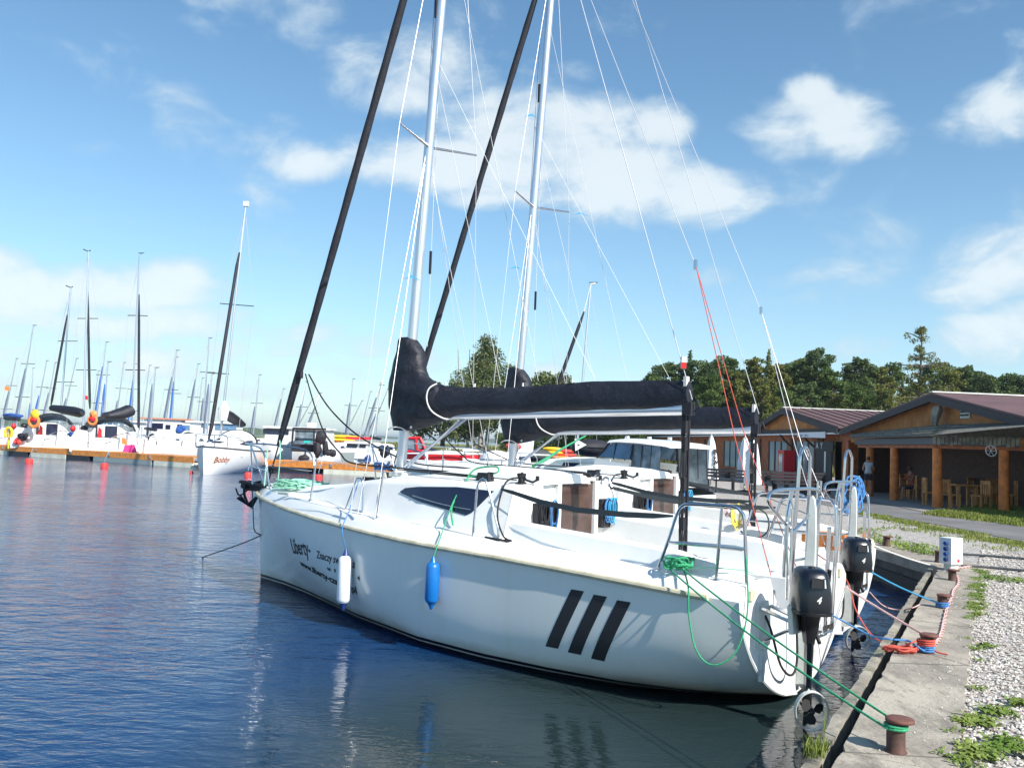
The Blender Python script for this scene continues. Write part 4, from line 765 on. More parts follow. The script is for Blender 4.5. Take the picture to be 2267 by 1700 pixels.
# coils and bags on the second yacht
coil('blue_hose_coil', 'blue hose coil hanging from the stern frame of the second yacht', Yw(-.05, -.1, 1.72, 2), (.20, .1), .26, 'bluerope', 7, .011, 5, False)
coil('yellow_rope_coil', 'yellow rope coil hanging at the second stern rail', Yw(.9, 1.1, 1.42, 2), (.07, .1), .18, 'yellowrope', 5, .009, 7, False)
coil('pink_rope_coil', 'pink rope coil hanging left of the yellow one', Yw(1.02, 1.08, 1.48, 2), (.05, .1), .12, 'pinkrope', 4, .009, 9, False)
rope('grey_hose_loop', 'grey hose loop hanging below the yellow rope coil', [Yw(.9, 1.1, 1.6, 2), Yw(.55, 1.12, 1.5, 2), Yw(.5, 1.12, 1.3, 2), Yw(.66, 1.1, 1.18, 2), Yw(.85, 1.1, 1.25, 2)], .010, 'strap')
tag(MB().box(Yw(.35, -.4, 1.10, 2), (.55, .3, .2), rz=BH).build('orange_bag', M['orange'], smooth=False), 'orange bag in the cockpit of the second yacht', 'bag')
coil('red_white_rope', 'small red and white rope heap on the second cockpit coaming', Yw(.9, .95, 1.30, 2), (.12, .06), .07, 'pinkrope', 5, .009, 11)
t = thing('pennant', 'small red and white pennant tied above the near boom end', 'flag', Yw(1.24, 0, 3.05))
MB().box((0, 0, .06), (.05, .06, .06)).build('white_half', M['whiterope'], t, smooth=False); MB().box((0, 0, .0), (.05, .06, .06)).build('red_half', M['red'], t, smooth=False)
for k, (x, y, z) in enumerate(((4.98, .40, 7.4), (4.72, -.68, 6.02), (5.3, .25, 5.0), (5.15, .25, 4.25))):
    p = Yw(x, y, z, 2 if k < 3 else 1); tag(MB().prism([p, p + Vector((.10, .0, .05)), p + Vector((.22, .0, -.02)), p + Vector((.11, 0, .02))], (0, .01, .0)).build('blue_ribbon', M['cyanrope'], smooth=False), ['light blue ribbon fluttering high on the second mast', 'light blue ribbon at the right spreader tip of the second mast', 'light blue ribbon above the left spreader level of the second yacht', 'light blue ribbon loop left of the nearest mast'][k], 'ribbon')

# ------------------------------------------------------------------ motor cruiser beyond the second yacht
def simple_hull(L, B, zb, zst, X, flare=1.0, full=2.4, n=14, zw=-.25, keel=.0, ret=False):
    b = MB(X); xs_ = np.linspace(0, L, n); 
    for sd in (1, -1):
        rings = []
        for x in xs_:
            f = x / L; w = B / 2 * (max(0, 1 - f ** full)) ** .75 * (.86 + .14 * min(1, f * 3)); z = zst + (zb - zst) * f ** 1.8
            pts = []
            for k in range(6):
                u = k / 5; zz = z + (zw - z) * u; xx = x - (L * .05 * u if f > .9 else 0) * (f - .9) * 10; pts.append(Vector((xx, sd * w * (1 - .12 * u - .55 * u ** 3.2), zz)))
            rings.append(pts)
        b.loft(rings, closed=False)
    r0 = [(B / 2 * .86 * (1 - .12 * k / 5 - .55 * (k / 5) ** 3.2), zst + (zw - zst) * k / 5) for k in range(6)]
    b.add([(0, y, z) for y, z in r0] + [(0, -y, z) for y, z in r0], [(i, i + 1, 7 + i, 6 + i) for i in range(5)])
    return b
def dk(L, B, zb, zst, X, full=2.4, n=14, camber=.06, rise=None):
    b = MB(X); rings = []
    for x in np.linspace(0, L, n):
        f = x / L; w = B / 2 * (max(0, 1 - f ** full)) ** .75 * (.86 + .14 * min(1, f * 3)); z = zst + (zb - zst) * f ** 1.8
        rings.append([Vector((x, w * q, z + camber * (1 - q * q) + (rise(f) * (1 - abs(q) ** 3) if rise else 0))) for q in (1, .85, .6, .3, 0, -.3, -.6, -.85, -1)])
    return b.loft(rings, closed=False)
c = Yw(5.1, -7.45, 0); X = Matrix.Identity(4); XC = Matrix.Diagonal((.5, .93, 1, 1)); XL = Matrix.Translation((-1.3, 0, 0)) @ Matrix.Diagonal((.9, .93, 1, 1))
t = thing('motor_cruiser', 'white motor cruiser with raked blue windscreen and curtained canvas aft cabin', 'motorboat', c, BH)
simple_hull(8.0, 2.9, 1.62, 1.30, X).build('hull', M['gel'], t)
dk(8.0, 2.9, 1.62, 1.30, X, rise=lambda f: interp(f, [0, .2, .35, .6, .8, 1], [.1, .25, .34, .30, .12, 0])).build('deck', M['deck'], t)
b = MB(XC)
for sd in (1, -1): b.prism([(1.55, sd * 1.02, 1.50), (3.35, sd * 1.0, 1.52), (3.05, sd * .95, 1.93), (1.50, sd * .98, 1.88)], (0, sd * .06, 0))
b.prism([(3.32, .95, 1.5), (3.32, -.95, 1.5), (3.0, -.9, 1.93), (3.0, .9, 1.93)], (.05, 0, 0)); b.build('cabin_side', M['gel'], t, smooth=False)
MB(XL).prism([(2.75, 1.02, 1.95), (3.2, 1.0, 1.96), (4.3, .85, 1.88), (4.9, .6, 1.70), (4.9, -.6, 1.70), (4.3, -.85, 1.88), (3.2, -1.0, 1.96), (2.75, -1.02, 1.95)], (0, 0, -.38)).build('trunk', M['gel'], t, smooth=False)
for sd in (1, -1):
    MB(XL).prism([(2.0, sd * 1.02, 1.72), (2.0, sd * 1.03, 1.83), (3.2, sd * 1.0, 1.85), (4.05, sd * .90, 1.84), (4.12, sd * .88, 1.77)], (0, sd * .02, 0)).build('long_window', M['navy'], t, smooth=False)
    MB(XC).prism([(1.50, sd * .99, 1.96), (2.95, sd * .95, 1.985), (2.45, sd * .90, 2.26), (1.45, sd * .93, 2.26)], (0, sd * .012, 0)).build('side_glass', M['sprayglass'], t, smooth=False)
    for x0, x1, z1 in ((3.05, 2.5, 2.27), (1.47, 1.42, 2.27), (2.25, 2.2, 2.27), (1.75, 1.4, 2.27)): MB(XC).tube([(x0, sd * .97, 1.95), (x1, sd * .93, z1)], .022, 6).build('window_post', M['black'], t)
    MB(XC).prism([(1.38, sd * 1.02, 1.55), (.15, sd * 1.08, 1.5), (.15, sd * 1.0, 2.22), (1.40, sd * .96, 2.25)], (0, sd * .01, 0)).build('curtain_side', M['vinyl'], t, smooth=False)
    MB(XC).prism([(1.42, sd * 1.04, 1.40), (.10, sd * 1.10, 1.38), (.10, sd * 1.09, 1.62), (1.42, sd * 1.03, 1.66)], (0, sd * .02, 0)).build('canvas_skirt', M['canvas'], t, smooth=False)
    for x in (.15, .55, .95, 1.36): MB(XC).tube([(x, sd * 1.06, 1.6), (x, sd * .99, 2.24)], .018, 5).build('canvas_seam', M['canvas'], t)
MB(XC).prism([(3.0, .9, 1.97), (3.0, -.9, 1.97), (2.45, -.86, 2.27), (2.45, .86, 2.27)], (.012, 0, 0)).build('windscreen', M['sprayglass'], t, smooth=False)
b = MB(XC).loft([[Vector((x, y * w, z + h)) for y, h in ((1, 0), (.9, .05), (.5, .08), (0, .09), (-.5, .08), (-.9, .05), (-1, 0), (-.9, -.02), (0, -.01), (.9, -.02))] for x, w, z in ((2.72, .7, 2.25), (2.6, .95, 2.27), (2.0, 1.04, 2.29), (1.0, 1.08, 2.28), (.0, 1.05, 2.24), (-.12, 1.0, 2.23))])
b.build('hardtop', M['gel'], t)
for x in (.3, 1.2, 2.2): MB(XC).box((x, .5, 2.39), (.12, .06, .05)).build('roof_fitting', M['white'], t, smooth=False)
MB().tube(cat_rom([(4.2, 1.1, 1.55), (4.3, 1.12, 2.0), (6.0, .95, 2.05), (7.6, .2, 2.12), (7.75, 0, 2.12)], 5), .015, 6).tube([(5.6, 1.0, 1.55), (5.6, 1.0, 2.03)], .012, 6).build('bow_rail', M['steel'], t)
rope('green_line_to_mast', 'green and white line rising from the cruiser deck to a mast behind', [D(1180, 1032, 17), D(1215, 1012, 19), D(1250, 990, 24), D(1296, 965, 30)], .03, 'greenrope')

# ------------------------------------------------------------------ floating pontoons
def pontoon(name, label, p0, p1, width, floats, z=.62, h=.34, gapc=True):
    t = thing(name, label, 'pontoon', (p0.x, p0.y, 0)); o = Vector((p0.x, p0.y, 0)); d = (p1 - p0); L = d.length; d.normalize(); n = Vector((-d.y, d.x, 0))
    a = math.atan2(d.y, d.x); k = max(2, round(L / 4.2)); X = Matrix.Rotation(a, 4, 'Z')
    for i in range(k):
        l = L / k; MB(X).box((l * (i + .5), -.03, z - h / 2), (l - .03, .06, h)).build('fascia_board', M['wood'], t, smooth=False)
        nb = 4
        for j in range(nb): MB(X).box((l * (i + (j + .5) / nb), width / 2, z - .02), (l / nb - .02, width, .05)).build('deck_plank', M['pine'] if (i + j) % 3 else M['wood'], t, smooth=False)
        MB(X).box((l * i + .05, -.075, z - h * .4), (.16, .05, .2)).build('bracket', M['steel'], t, smooth=False)
    for s, e, m in floats:
        MB(X).box((L * (s + e) / 2, width / 2 - .05, -.0), (L * (e - s), width + .04, .54)).build('float', M[m], t, smooth=False)  # dark blocks among them stand in for the shaded gaps under the deck
    return t
pa, pb = P(-60, 982, .62), P(431, 1012, .62)
pontoon('left_pontoon', 'long orange edged floating pontoon at the left with pale floats', pa, pb, 2.2, [(.13, .19, 'floatc'), (.20, .29, 'darkvoid'), (.31, .475, 'floatc'), (.48, .58, 'darkvoid'), (.60, .84, 'greygreen'), (.85, .995, 'floatc')])
pc, pd = P(588, 1018, .62), P(1050, 1041, .62)
pontoon('middle_pontoon', 'orange edged floating pontoon behind the nearest yacht', pc, pd, 2.2, [(.02, .22, 'darkvoid'), (.30, .60, 'floatc'), (.63, .98, 'floatc')])
pe, pf = P(820, 1007, .62), P(860, 1009, .62)
pontoon('far_pontoon_end', 'short orange pontoon end behind the mast of the nearest yacht', P(790, 1006, .62), P(856, 1009, .62), 3, [(.1, .9, 'darkvoid')])

# ------------------------------------------------------------------ buoys
for x, y, s, l in ((64, 1025, 1, 'leftmost red mooring buoy'), (231, 1035, 1, 'red mooring buoy below the pink towel'), (424, 1048, .5, 'tiny red buoy left of the boat with the open cabin'), (549, 1056, 1.05, 'red buoy left of the nearest bow'), (705, 1061, 1.05, 'red buoy seen behind the nearest bow rail')):
    p = P(x, y, 0); t = thing('mooring_buoy', l + ' floating on the water', 'buoy', (p.x, p.y, 0), 0, 'red mooring buoys'); q = p.y / 56
    MB().lathe([(.05, -.2), (.20 * s, -.1), (.235 * s * q, 0), (.24 * s * q, .10 * q), (.21 * s * q, .26 * s * q), (.1 * s, .30 * s * q)], (0, 0, 0), 14).build('float', M['buoy'], t)
    MB().tube([(0, 0, .28 * s), (0, 0, .38 * s), (.1, .2, .9 if s > .9 else .5)], .015, 5).build('mooring_eye', M['steel'], t)

# ------------------------------------------------------------------ generic sailing boats of the marina
def rel(p, o): return Vector(p) - Vector(o)
def marina_boat(label, px, dep, heading, L, B, mast=None, furl=None, furlm='furlgrey', boom=None, wash=1.0, cat='sailboat', group='sailboats in the marina beyond', cab=True, spread=True, detail=True, zoff=0):
    """px: picture x of the hull middle; mast/furl: ((x,y) foot, (x,y) top) in the picture at the boat's own distance"""
    c = D(px, 1000, dep); c.z = 0; t = thing('moored_sailboat', label, cat, c, 0, group); X = Matrix.Rotation(R(heading), 4, 'Z') @ Matrix.Translation((-L * .5, 0, 0))
    simple_hull(L, B, 1.15 * wash, .95 * wash, X, n=9).build('hull', M['gel'], t)
    dk(L, B, 1.15 * wash, .95 * wash, X, n=9).build('deck', M['deck'], t)
    if cab:
        b = MB(X); w = B * .33; z0, z1 = .98 * wash, 1.5 * wash
        b.loft([[Vector((x, y * ww, z0 + (z1 - z0) * h * hh)) for y, h in ((1, 0), (.88, .85), (.7, 1), (0, 1.08), (-.7, 1), (-.88, .85), (-1, 0))] for x, ww, hh in ((L * .33, w, .9), (L * .34, w, 1), (L * .5, w, .98), (L * .66, w * .8, .8), (L * .78, w * .3, .1))])
        b.build('coachroof', M['deck'], t)
        for sd in (1, -1): MB(X).prism([(L * .38, sd * w * .96, z0 + .2), (L * .60, sd * w * .88, z0 + .2), (L * .58, sd * w * .82, z0 + .36), (L * .40, sd * w * .9, z0 + .4)], (0, sd * .035, 0)).build('side_window', M['navy'], t, smooth=False)
    if detail:
        for sd in (1, -1): MB(X).tube(cat_rom([(L * .86, sd * B * .22, 1.15), (L * .88, sd * B * .22, 1.65), (L * 1.0, 0, 1.72)], 3), .025, 5).build('pulpit', M['steel'], t)
        for sd in (1, -1): MB(X).tube([(.9, sd * B * .40, 1.0), (.85, sd * B * .40, 1.55), (.1, sd * B * .38, 1.55), (.05, sd * B * .38, 1.0)], .022, 5).build('pushpit', M['steel'], t)
    if mast:
        a, e = rel(D(*mast[0], dep), c), rel(D(*mast[1], dep), c); r = .055 + dep * .00022
        MB().tube([a, a.lerp(e, .6), e], [r, r, r * .8], 7).build('mast', M['alu'], t)
        MB().tube([e, e + Vector((.35, 0, .12)), e + Vector((-.1, 0, .1))], r * .35, 4).build('masthead', M['strap'], t)
        if spread:
            for f in (.55,) if (e - a).length < 9.5 else (.36, .66):
                p = a.lerp(e, f); MB().tube([p + Vector((-.75, .2, -.0)), p, p + Vector((.75, .2, .02))], .028 + dep * .0001, 5).build('spreader', M['strap'], t)
        for sd in (1, -1): MB().tube([Vector((a.x + sd * 1.0, a.y + .3, 1.0)), a.lerp(e, .66) + Vector((sd * .75, .2, 0)), e.lerp(a, .04)], .006 + dep * .00005, 4).build('shroud', M['wire'], t)
    if furl:
        a, e = rel(D(*furl[0], dep - 1), c), rel(D(*furl[1], dep - 1), c); r = .075 + dep * .0004
        MB().tube([a, a.lerp(e, .05), a.lerp(e, .8), e], [r * .6, r, r * .9, r * .4], 7).build('furled_headsail', M[furlm], t)
        if mast:
            m2 = rel(D(*mast[1], dep), c); MB().tube([e, m2], .012 + dep * .00006, 4).build('forestay', M['wire'], t)
    if boom:
        (x0, y0), (x1, y1), th = boom; a, e = rel(D(x0, y0, dep - .6), c), rel(D(x1, y1, dep - .6 - 2.0), c)
        MB().tube([a, a.lerp(e, .1), a.lerp(e, .5), a.lerp(e, .95), e], [th * .5, th, th * .95, th * .85, th * .5], 10, flat=.62).build('boom_cover', M['cover'], t)
    return t
def mastline(x900, top, yb=965):                # foot of a leaning mast from its x at y=900
    k = (top[0] - x900) / (900 - top[1]); return ((x900 - k * (yb - 900), yb), top)
BACK = [  # x at y=900, top, sail colour, fraction furled, distance, heading
 (15, (36, 795), 'furlgrey', .6, 120, 200), (44, (74, 722), 'furlgrey', .62, 92, 200), (69, (73, 816), 'furlblue', .5, 130, 190), (84, (103, 800), 'furlblue', .55, 112, 205), (104, (122, 804), 'furlgrey', .6, 122, 195),
 (145, (169, 795), 'furlgrey', .5, 110, 210), (208, (218, 822), None, 0, 135, 190), (217, (235, 759), 'furlblue', .75, 98, 200), (261, (274, 804), 'furlgrey', .5, 118, 195), (291, (298, 807), 'furlblue', .8, 115, 190),
 (319, (331, 810), None, 0, 125, 200), (372, (391, 777), 'furlgrey', .7, 96, 205), (383, (389, 792), 'furlblue', .7, 100, 190), (425, (438, 807), 'furlgrey', .8, 108, 200), (440, (448, 838), None, 0, 140, 195), (452, (463, 750), 'furlgrey', .4, 90, 200),
 (567, (574, 831), 'furlgrey', .5, 110, 190), (620, (627, 862), 'furlgrey', .8, 125, 185), (668, (677, 846), 'furlgrey', .6, 112, 200), (683, (691, 885), None, 0, 140, 190), (699, (709, 871), 'furlgrey', .7, 122, 200), (776, (781, 840), 'furlgrey', .6, 108, 190), (795, (801, 888), None, 0, 140, 195), (829, (842, 850), 'furlgrey', .75, 112, 205), (843, (858, 862), 'furlgrey', .6, 118, 205), (812, (820, 868), None, 0, 128, 200)]
WORD = ['first', 'second', 'third', 'fourth', 'fifth', 'sixth', 'seventh', 'eighth', 'ninth', 'tenth', 'eleventh', 'twelfth', 'thirteenth', 'fourteenth', 'fifteenth', 'sixteenth']
BACK.sort(key=lambda a: a[0]); nl = nr = 0
for (x9, top, fm, ff, dep, hd) in BACK:
    ml = mastline(x9, top, 968); fl = None
    if fm: fx = x9 - 5; fl = ((ml[0][0] - 6, 968), (ml[0][0] - 6 + (top[0] - ml[0][0] + 6) * ff * 1.0, 968 + (top[1] - 968) * ff))
    if x9 < 500: w = WORD[nl]; nl += 1; side = 'from the left edge'
    else: w = WORD[nr]; nr += 1; side = 'right of the centre sailboat'
    lab = 'far sailboat, ' + {None: 'bare mast', 'furlgrey': 'grey furled sail', 'furlblue': 'blue furled sail'}[fm] + ', ' + w + ' far mast ' + side
    marina_boat(lab, ml[0][0], dep, hd, 8.2, 2.8, ml, fl, fm or 'furlgrey', detail=False, spread=dep < 125, group='distant sailboats far back in the marina')
# ---- two open-transom yachts at the left pontoon
def stern_yacht(label, x0, x1, ybase, dep, mast, furl, boom, red, towel=False):
    c = D((x0 + x1) / 2, ybase, dep); c.z = 0; w = (x1 - x0) / FPX * dep; t = thing('cruising_yacht', label, 'sailboat', c, 0, 'open sterned yachts moored to the left pontoon'); X = Matrix.Rotation(R(108), 4, 'Z')
    simple_hull(11, w * 1.05, 1.55, 1.45, X, full=3).build('hull', M['gel'], t); dk(11, w * 1.05, 1.5, 1.40, X, full=3).build('deck', M['deck'], t)
    h = w / 2
    for sd in (1, -1):
        MB(X).loft([[Vector((x, sd * y, z)) for y, z in ((h * .95, .5), (h * .98, 1.3), (h * .8, 1.95), (h * .45, 1.9), (h * .42, .6))] for x in (-.35, -.3, 1.5, 3.5)]).build('stern_quarter', M['gel'], t)
    MB(X).box((.4, 0, .55), (2.0, h * .9, .35)).build('cockpit_floor', M['deck'], t, smooth=False)
    b = MB(X); b.loft([[Vector((x, y, z)) for y, z in ((h * .8, 1.5), (h * .72, 2.2), (h * .3, 2.35), (-h * .3, 2.35), (-h * .72, 2.2), (-h * .8, 1.5))] for x in (3.0, 6.5)]); b.build('coachroof', M['deck'], t, smooth=False)
    MB(X).box((2.96, 0, 1.85), (.06, h * .36, .85)).build('companionway', M['navy'], t, smooth=False)
    b = MB(X); arc = [(math.cos(q) * h * .78, 1.7 + math.sin(q) * 1.35) for q in [math.pi * j / 12 for j in range(13)]]
    b.loft([[Vector((2.4, y * 1.0, z)) for y, z in arc], [Vector((2.65, y * .99, z + .02)) for y, z in arc], [Vector((2.65, y * .93, 1.7 + (z - 1.7) * .93)) for y, z in arc], [Vector((2.4, y * .93, 1.7 + (z - 1.7) * .93)) for y, z in arc], [Vector((2.4, y * 1.0, z)) for y, z in arc]], closed=False); b.build('sprayhood_frame', M['canvas'], t)
    MB(X).loft([[Vector((2.66, y * .95, 1.7 + (z - 1.7) * .95)) for y, z in arc[1:-1]], [Vector((4.0, y * .85, 1.7 + (z - 1.7) * .62)) for y, z in arc[1:-1]]], closed=False).build('sprayhood', M['vinyl'], t)
    MB(X).prism([(2.3, h * .80, 1.2), (2.3, h * .35, 1.2), (2.3, h * .38, 2.4), (2.3, h * .72, 2.5)], (.06, 0, 0)).build('side_curtain', M['canvas'], t, smooth=False)
    MB(X).prism([(2.2, h * .36, 1.2), (2.2, h * .22, 1.3), (2.2, h * .24, 2.0), (2.2, h * .34, 2.2)], (.05, 0, 0)).build('red_bag', M['red'], t, smooth=False)
    MB(X).box((-.2, h * .38, 1.15), (.3, .42, 1.9)).build('pedestal', M['gel'], t, smooth=False)
    MB(X).tube(cat_rom([(-.35, -h * .05, .7), (-.35, -h * .1, 1.35), (-.35, -h * .45, 1.75), (-.35, -h * .72, 1.75), (-.35, -h * .76, .7)], 4), .03, 6).build('stern_arch', M['steel'], t)
    MB(X).tube(cat_rom([(-.45, h * .0, .75), (-.45, h * .0, 1.1), (-.45, -h * .25, 1.15), (-.45, -h * .3, .75)], 4), .025, 6).build('ladder_hoop', M['steel'], t)
    for sd in (1, -1): MB(X).tube([(.0, sd * h * .9, 1.5), (.0, sd * h * .95, 2.25), (2, sd * h * .95, 2.3), (2, sd * h * .95, 1.6)], .025, 6).build('pushpit', M['steel'], t)
    MB(X).blob((-.1, h * .92, 2.0), (.18, .18, .2)).build('red_light', M['red'], t); MB(X).blob((.1, h * .62, 2.05), (.25, .25, .2)).build('winch', M['black'], t)
    a, e = rel(D(*mast[0], dep + 5), c), rel(D(*mast[1], dep + 5), c); MB().tube([a, e], [.085, .06], 8).build('mast', M['alu'], t)
    MB().tube([e + Vector((-.4, 0, .15)), e, e + Vector((.15, 0, .1))], .04, 5).build('masthead', M['strap'], t)
    for f in (.33, .62): p = a.lerp(e, f); MB().tube([p + Vector((-.75, .2, 0)), p, p + Vector((.75, .2, .05))], .03, 5).build('spreader', M['strap'], t)
    for sd in (1, -1): MB().tube([Vector((a.x + sd * 1.4, a.y + .3, 1.5)), a.lerp(e, .62) + Vector((sd * .75, .2, 0)), e], .010, 4).build('shroud', M['wire'], t)
    a, e = rel(D(*furl[0], dep + 9), c), rel(D(*furl[1], dep + 9), c); MB().tube([a, a.lerp(e, .06), a.lerp(e, .85), e], [.05, .10, .09, .05], 8).build('furled_headsail', M['furl'], t); MB().tube([e, rel(D(*mast[1], dep + 7), c)], .014, 4).build('forestay', M['wire'], t)
    pl, th = boom; pts = [rel(D(x, y, dep + 1 - i * .4), c) for i, (x, y) in enumerate(pl)]
    b = MB().tube(pts, [r_ * .5 for r_ in th], 12, flat=.8); b.build('boom_cover', M['cover'], t)
    return t, c
ty, cy = stern_yacht('left open sterned yacht with arched sprayhood under a navy boom cover', 30, 160, 990, 62, ((131, 950), (157, 637)), ((113, 897), (149, 697)), ([(111, 902), (116, 903), (140, 907), (165, 911), (176, 914), (180, 914)], [.15, .55, .75, .85, .8, .2]), 1)
ty2, cy2 = stern_yacht('right open sterned yacht with a pink towel on its rail', 160, 303, 997, 59, ((184, 950), (196, 557)), ((199, 905), (194, 642)), ([(290, 907), (286, 909), (270, 915), (245, 920), (231, 920), (228, 918)], [.15, 1.0, .95, .7, .5, .15]), 1)
tag(MB().prism([D(278, 985, 57.5), D(272, 1004, 57.5), D(298, 1008, 57.2), D(304, 1004, 57.2), D(298, 984, 57.5), D(288, 985, 57.5)], (0, -.12, 0)).build('pink_towel', M['pink']), 'bright pink towel hung over the rail of the right open sterned yacht', 'towel')
tag(MB().prism([D(272, 968, 57.6), D(271, 982, 57.6), D(282, 984, 57.6), D(279, 972, 57.6)], (0, -.12, 0)).build('orange_cloth', M['orange']), 'orange cloth beside the pink towel', 'cloth')
tag(MB().blob(D(196, 963, 60), (.35, .2, .35), jit=.25).build('green_cloth', M['greenc']), 'green cloth hanging between the two open sterned yachts', 'cloth')
def lifebuoys(label, px, py, dep, s=1):
    c = D(px, py, dep); t = thing('life_ring', label, 'lifebuoy', c, 0, 'orange lifesaving gear on yacht sterns'); b = MB()
    q = [Vector((math.cos(a) * .36 * s, 0, math.sin(a) * .40 * s)) for a in [2 * math.pi * j / 24 for j in range(24)]]; b.tube(q, .12 * s, 8, closed=True).build('ring', M['orange'], t)
    MB().blob((.05, -.05, .55 * s), (.34 * s, .16, .36 * s), jit=.15).build('rescue_sling', M['yellow'] if s > .9 else M['orange'], t); MB().blob((.0, -.08, .12 * s), (.22, .12, .16), jit=.1).build('light', M['red'], t)
    return t
lifebuoys('large orange and yellow life ring on the left open sterned yacht', 75, 933, 60.5, .91); lifebuoys('orange life ring on the right open sterned yacht', 205, 930, 58, .70)
t = thing('yellow_life_post', 'yellow horseshoe life ring on a post at the left edge', 'lifebuoy', P(8, 993, .62) + Vector((0, .4, 0)))
MB().tube([Vector((math.cos(a) * .22, 0, .95 + math.sin(a) * .34)) for a in [math.pi * j / 12 * 1.5 - .8 for j in range(13)]], .09, 7).build('horseshoe', M['yellow'], t); MB().tube([(0, .1, 0), (0, .1, 1.2)], .05, 6).build('post', M['yellow'], t)
for k, (x, y, m, l) in enumerate(((10, 860, 'orange', 'small orange flag near the left edge'), (183, 880, 'red', 'small red flag above the left pontoon yachts'))):
    p = D(x, y, 75); t = thing('signal_flag', l, 'flag', (p.x, p.y, 0)); MB().tube([(0, 0, 1.0), (0, 0, p.z + .3)], .02, 5).build('staff', M['wire'], t); MB().prism([(0, 0, p.z - .12), (.45, .0, p.z - .2), (.42, 0, p.z + .16), (0, 0, p.z + .2)], (0, .02, 0)).build('cloth', M[m], t, smooth=False)
# ---- the tall mast boat with black furled sail (third from left) and boats seen bow-on
marina_boat('sailboat with a tall mast and black furled sail behind the right open sterned yacht', 300, 66, 100, 9.5, 3.2, ((290, 965), (309, 563)), ((307, 958), (308, 652)), 'furl', group='sailboats behind the left pontoon')
marina_boat('white sailboat seen bow on, right of the orange box on the pontoon', 372, 60, 262, 7.5, 3.0, None, None, wash=1.25, group='sailboats behind the left pontoon')
marina_boat('white sailboat seen bow on, half hidden left of the boat with the open cabin', 425, 62, 262, 7.5, 3.0, None, None, wash=1.3, group='sailboats behind the left pontoon')
tag(MB().box(D(342, 988, 58.5), (1.2, .8, .35)).build('orange_box', M['salmon'], smooth=False), 'orange box standing on the left pontoon', 'box')
for k, (px, dep, hd, bm, fm, lab) in enumerate((
    (18, 70, 100, ((14, 925), (40, 928), .30), None, 'white yacht cut by the left edge behind the yellow life ring'),
    (225, 78, 95, None, 'furlblue', 'white sailboat between the two open sterned yachts, far side of the pontoon'),
    (330, 74, 262, ((322, 948), (345, 952), .22), 'furlgrey', 'white sailboat in front of the salmon roofed houseboat'),
    (455, 68, 255, None, 'furlgrey', 'white sailboat just left of the centre sailboat, its bow toward us'),
    (405, 72, 265, None, None, 'white motor sailer between the bow on sailboats'),
    (828, 72, 250, ((820, 968), (842, 972), .2), None, 'white sailboat left of the near mast, behind the small cabin boat'),
    (742, 68, 255, None, None, 'white sailboat hull in front of the yellow kayak stack'),
    (1118, 48, 235, None, None, 'white sailboat hull just right of the second mast'))):
    marina_boat(lab, px, dep, hd, 7.4, 2.7, ((px + 2, 970), (px + 14, 790 + 13 * k)) if k in (1, 2, 3, 5) else None, ((px - 4, 965), (px + 7, 850)) if fm else None, fm or 'furlgrey', bm, wash=1.1, group='white sailboats rafted behind the pontoons', spread=False)
rgc = random.Random(12)
for k, (px, py, dep, m, sx_, sz_, lab) in enumerate(((50, 968, 61, 'canvas', .5, .3, 'dark gear bag on the left open sterned yacht'), (38, 975, 61, 'kayred', .25, .25, 'red gear on the far left stern'), (168, 965, 60, 'bluec', .5, .22, 'blue cover between the two open sterned yachts'), (176, 955, 60, 'skin', .22, .4, 'small bare skinned figure like bundle between the open sterned yachts'), (330, 985, 59, 'bluec', .35, .35, 'blue drum on the left pontoon'), (345, 975, 60, 'canvas', .4, .5, 'dark gear heap on the left pontoon'), (398, 952, 65, 'bluec', .5, .3, 'blue cloth near the bow on sailboats'), (20, 920, 80, 'bluec', 1.2, .25, 'blue boat cover far at the left'), (418, 965, 62, 'strap', .7, .3, 'grey cover on the bow on sailboat'), (735, 1000, 54, 'canvas', .5, .3, 'dark gear beside the canopy motorboat'), (815, 1015, 52, 'bluec', .25, .35, 'blue drum on the middle pontoon'), (850, 1000, 55, 'canvas', .4, .5, 'dark gear heap left of the near mast'), (1085, 1005, 44, 'strap', .5, .3, 'grey outboard cover behind the boom vang'), (1105, 1028, 40, 'canvas', .35, .2, 'dark gear left of the second mast foot'))):
    if 'bare' in lab: continue
    b = MB()
    for q in range(4): b.blob((rgc.uniform(-sx_, sx_) * .6, rgc.uniform(-.1, .1), rgc.uniform(-sz_, sz_) * .5), (sx_ * rgc.uniform(.3, .7), .15, sz_ * rgc.uniform(.4, .8)), 8, 5, jit=.12)
    o = b.build('gear_bundle', M[m]); o.location = D(px, py, dep); tag(o, lab, 'gear')
# ---- the boat coming towards us in the middle distance (open cabin, name on the bow)
hd = R(272); c = P(446, 1051, 0); dep = c.y; c = c - Vector((math.cos(hd), math.sin(hd), 0)) * 4.15
t = thing('centre_sailboat', 'white sailboat approaching bow first with its name on the bow and navy boom cover', 'sailboat', (c.x, c.y, 0), 0)
c = Vector((c.x, c.y, 0)); X = Matrix.Rotation(hd, 4, 'Z') @ Matrix.Translation((-4.4, 0, 0))
simple_hull(8.6, 3.1, 1.42, 1.15, X, full=2.6, n=18).build('hull', M['gel'], t)
dk(8.6, 3.1, 1.42, 1.15, X, full=2.6, n=18, rise=lambda f: interp(f, [0, .25, .32, .6, .85, 1], [0, 0, .5, .42, .08, 0])).build('deck', M['deck'], t)
b = MB(X)
for sd in (1, -1): b.tube([(x, sd * (3.1 / 2 * (max(0, 1 - (x / 8.6) ** 2.6)) ** .75 * (.86 + .14 * min(1, x / 8.6 * 3)) + .01), 1.15 + .27 * (x / 8.6) ** 1.8) for x in np.linspace(0, 8.58, 20)], .035, 6)
b.build('rubbing_strake', M['strap'], t)
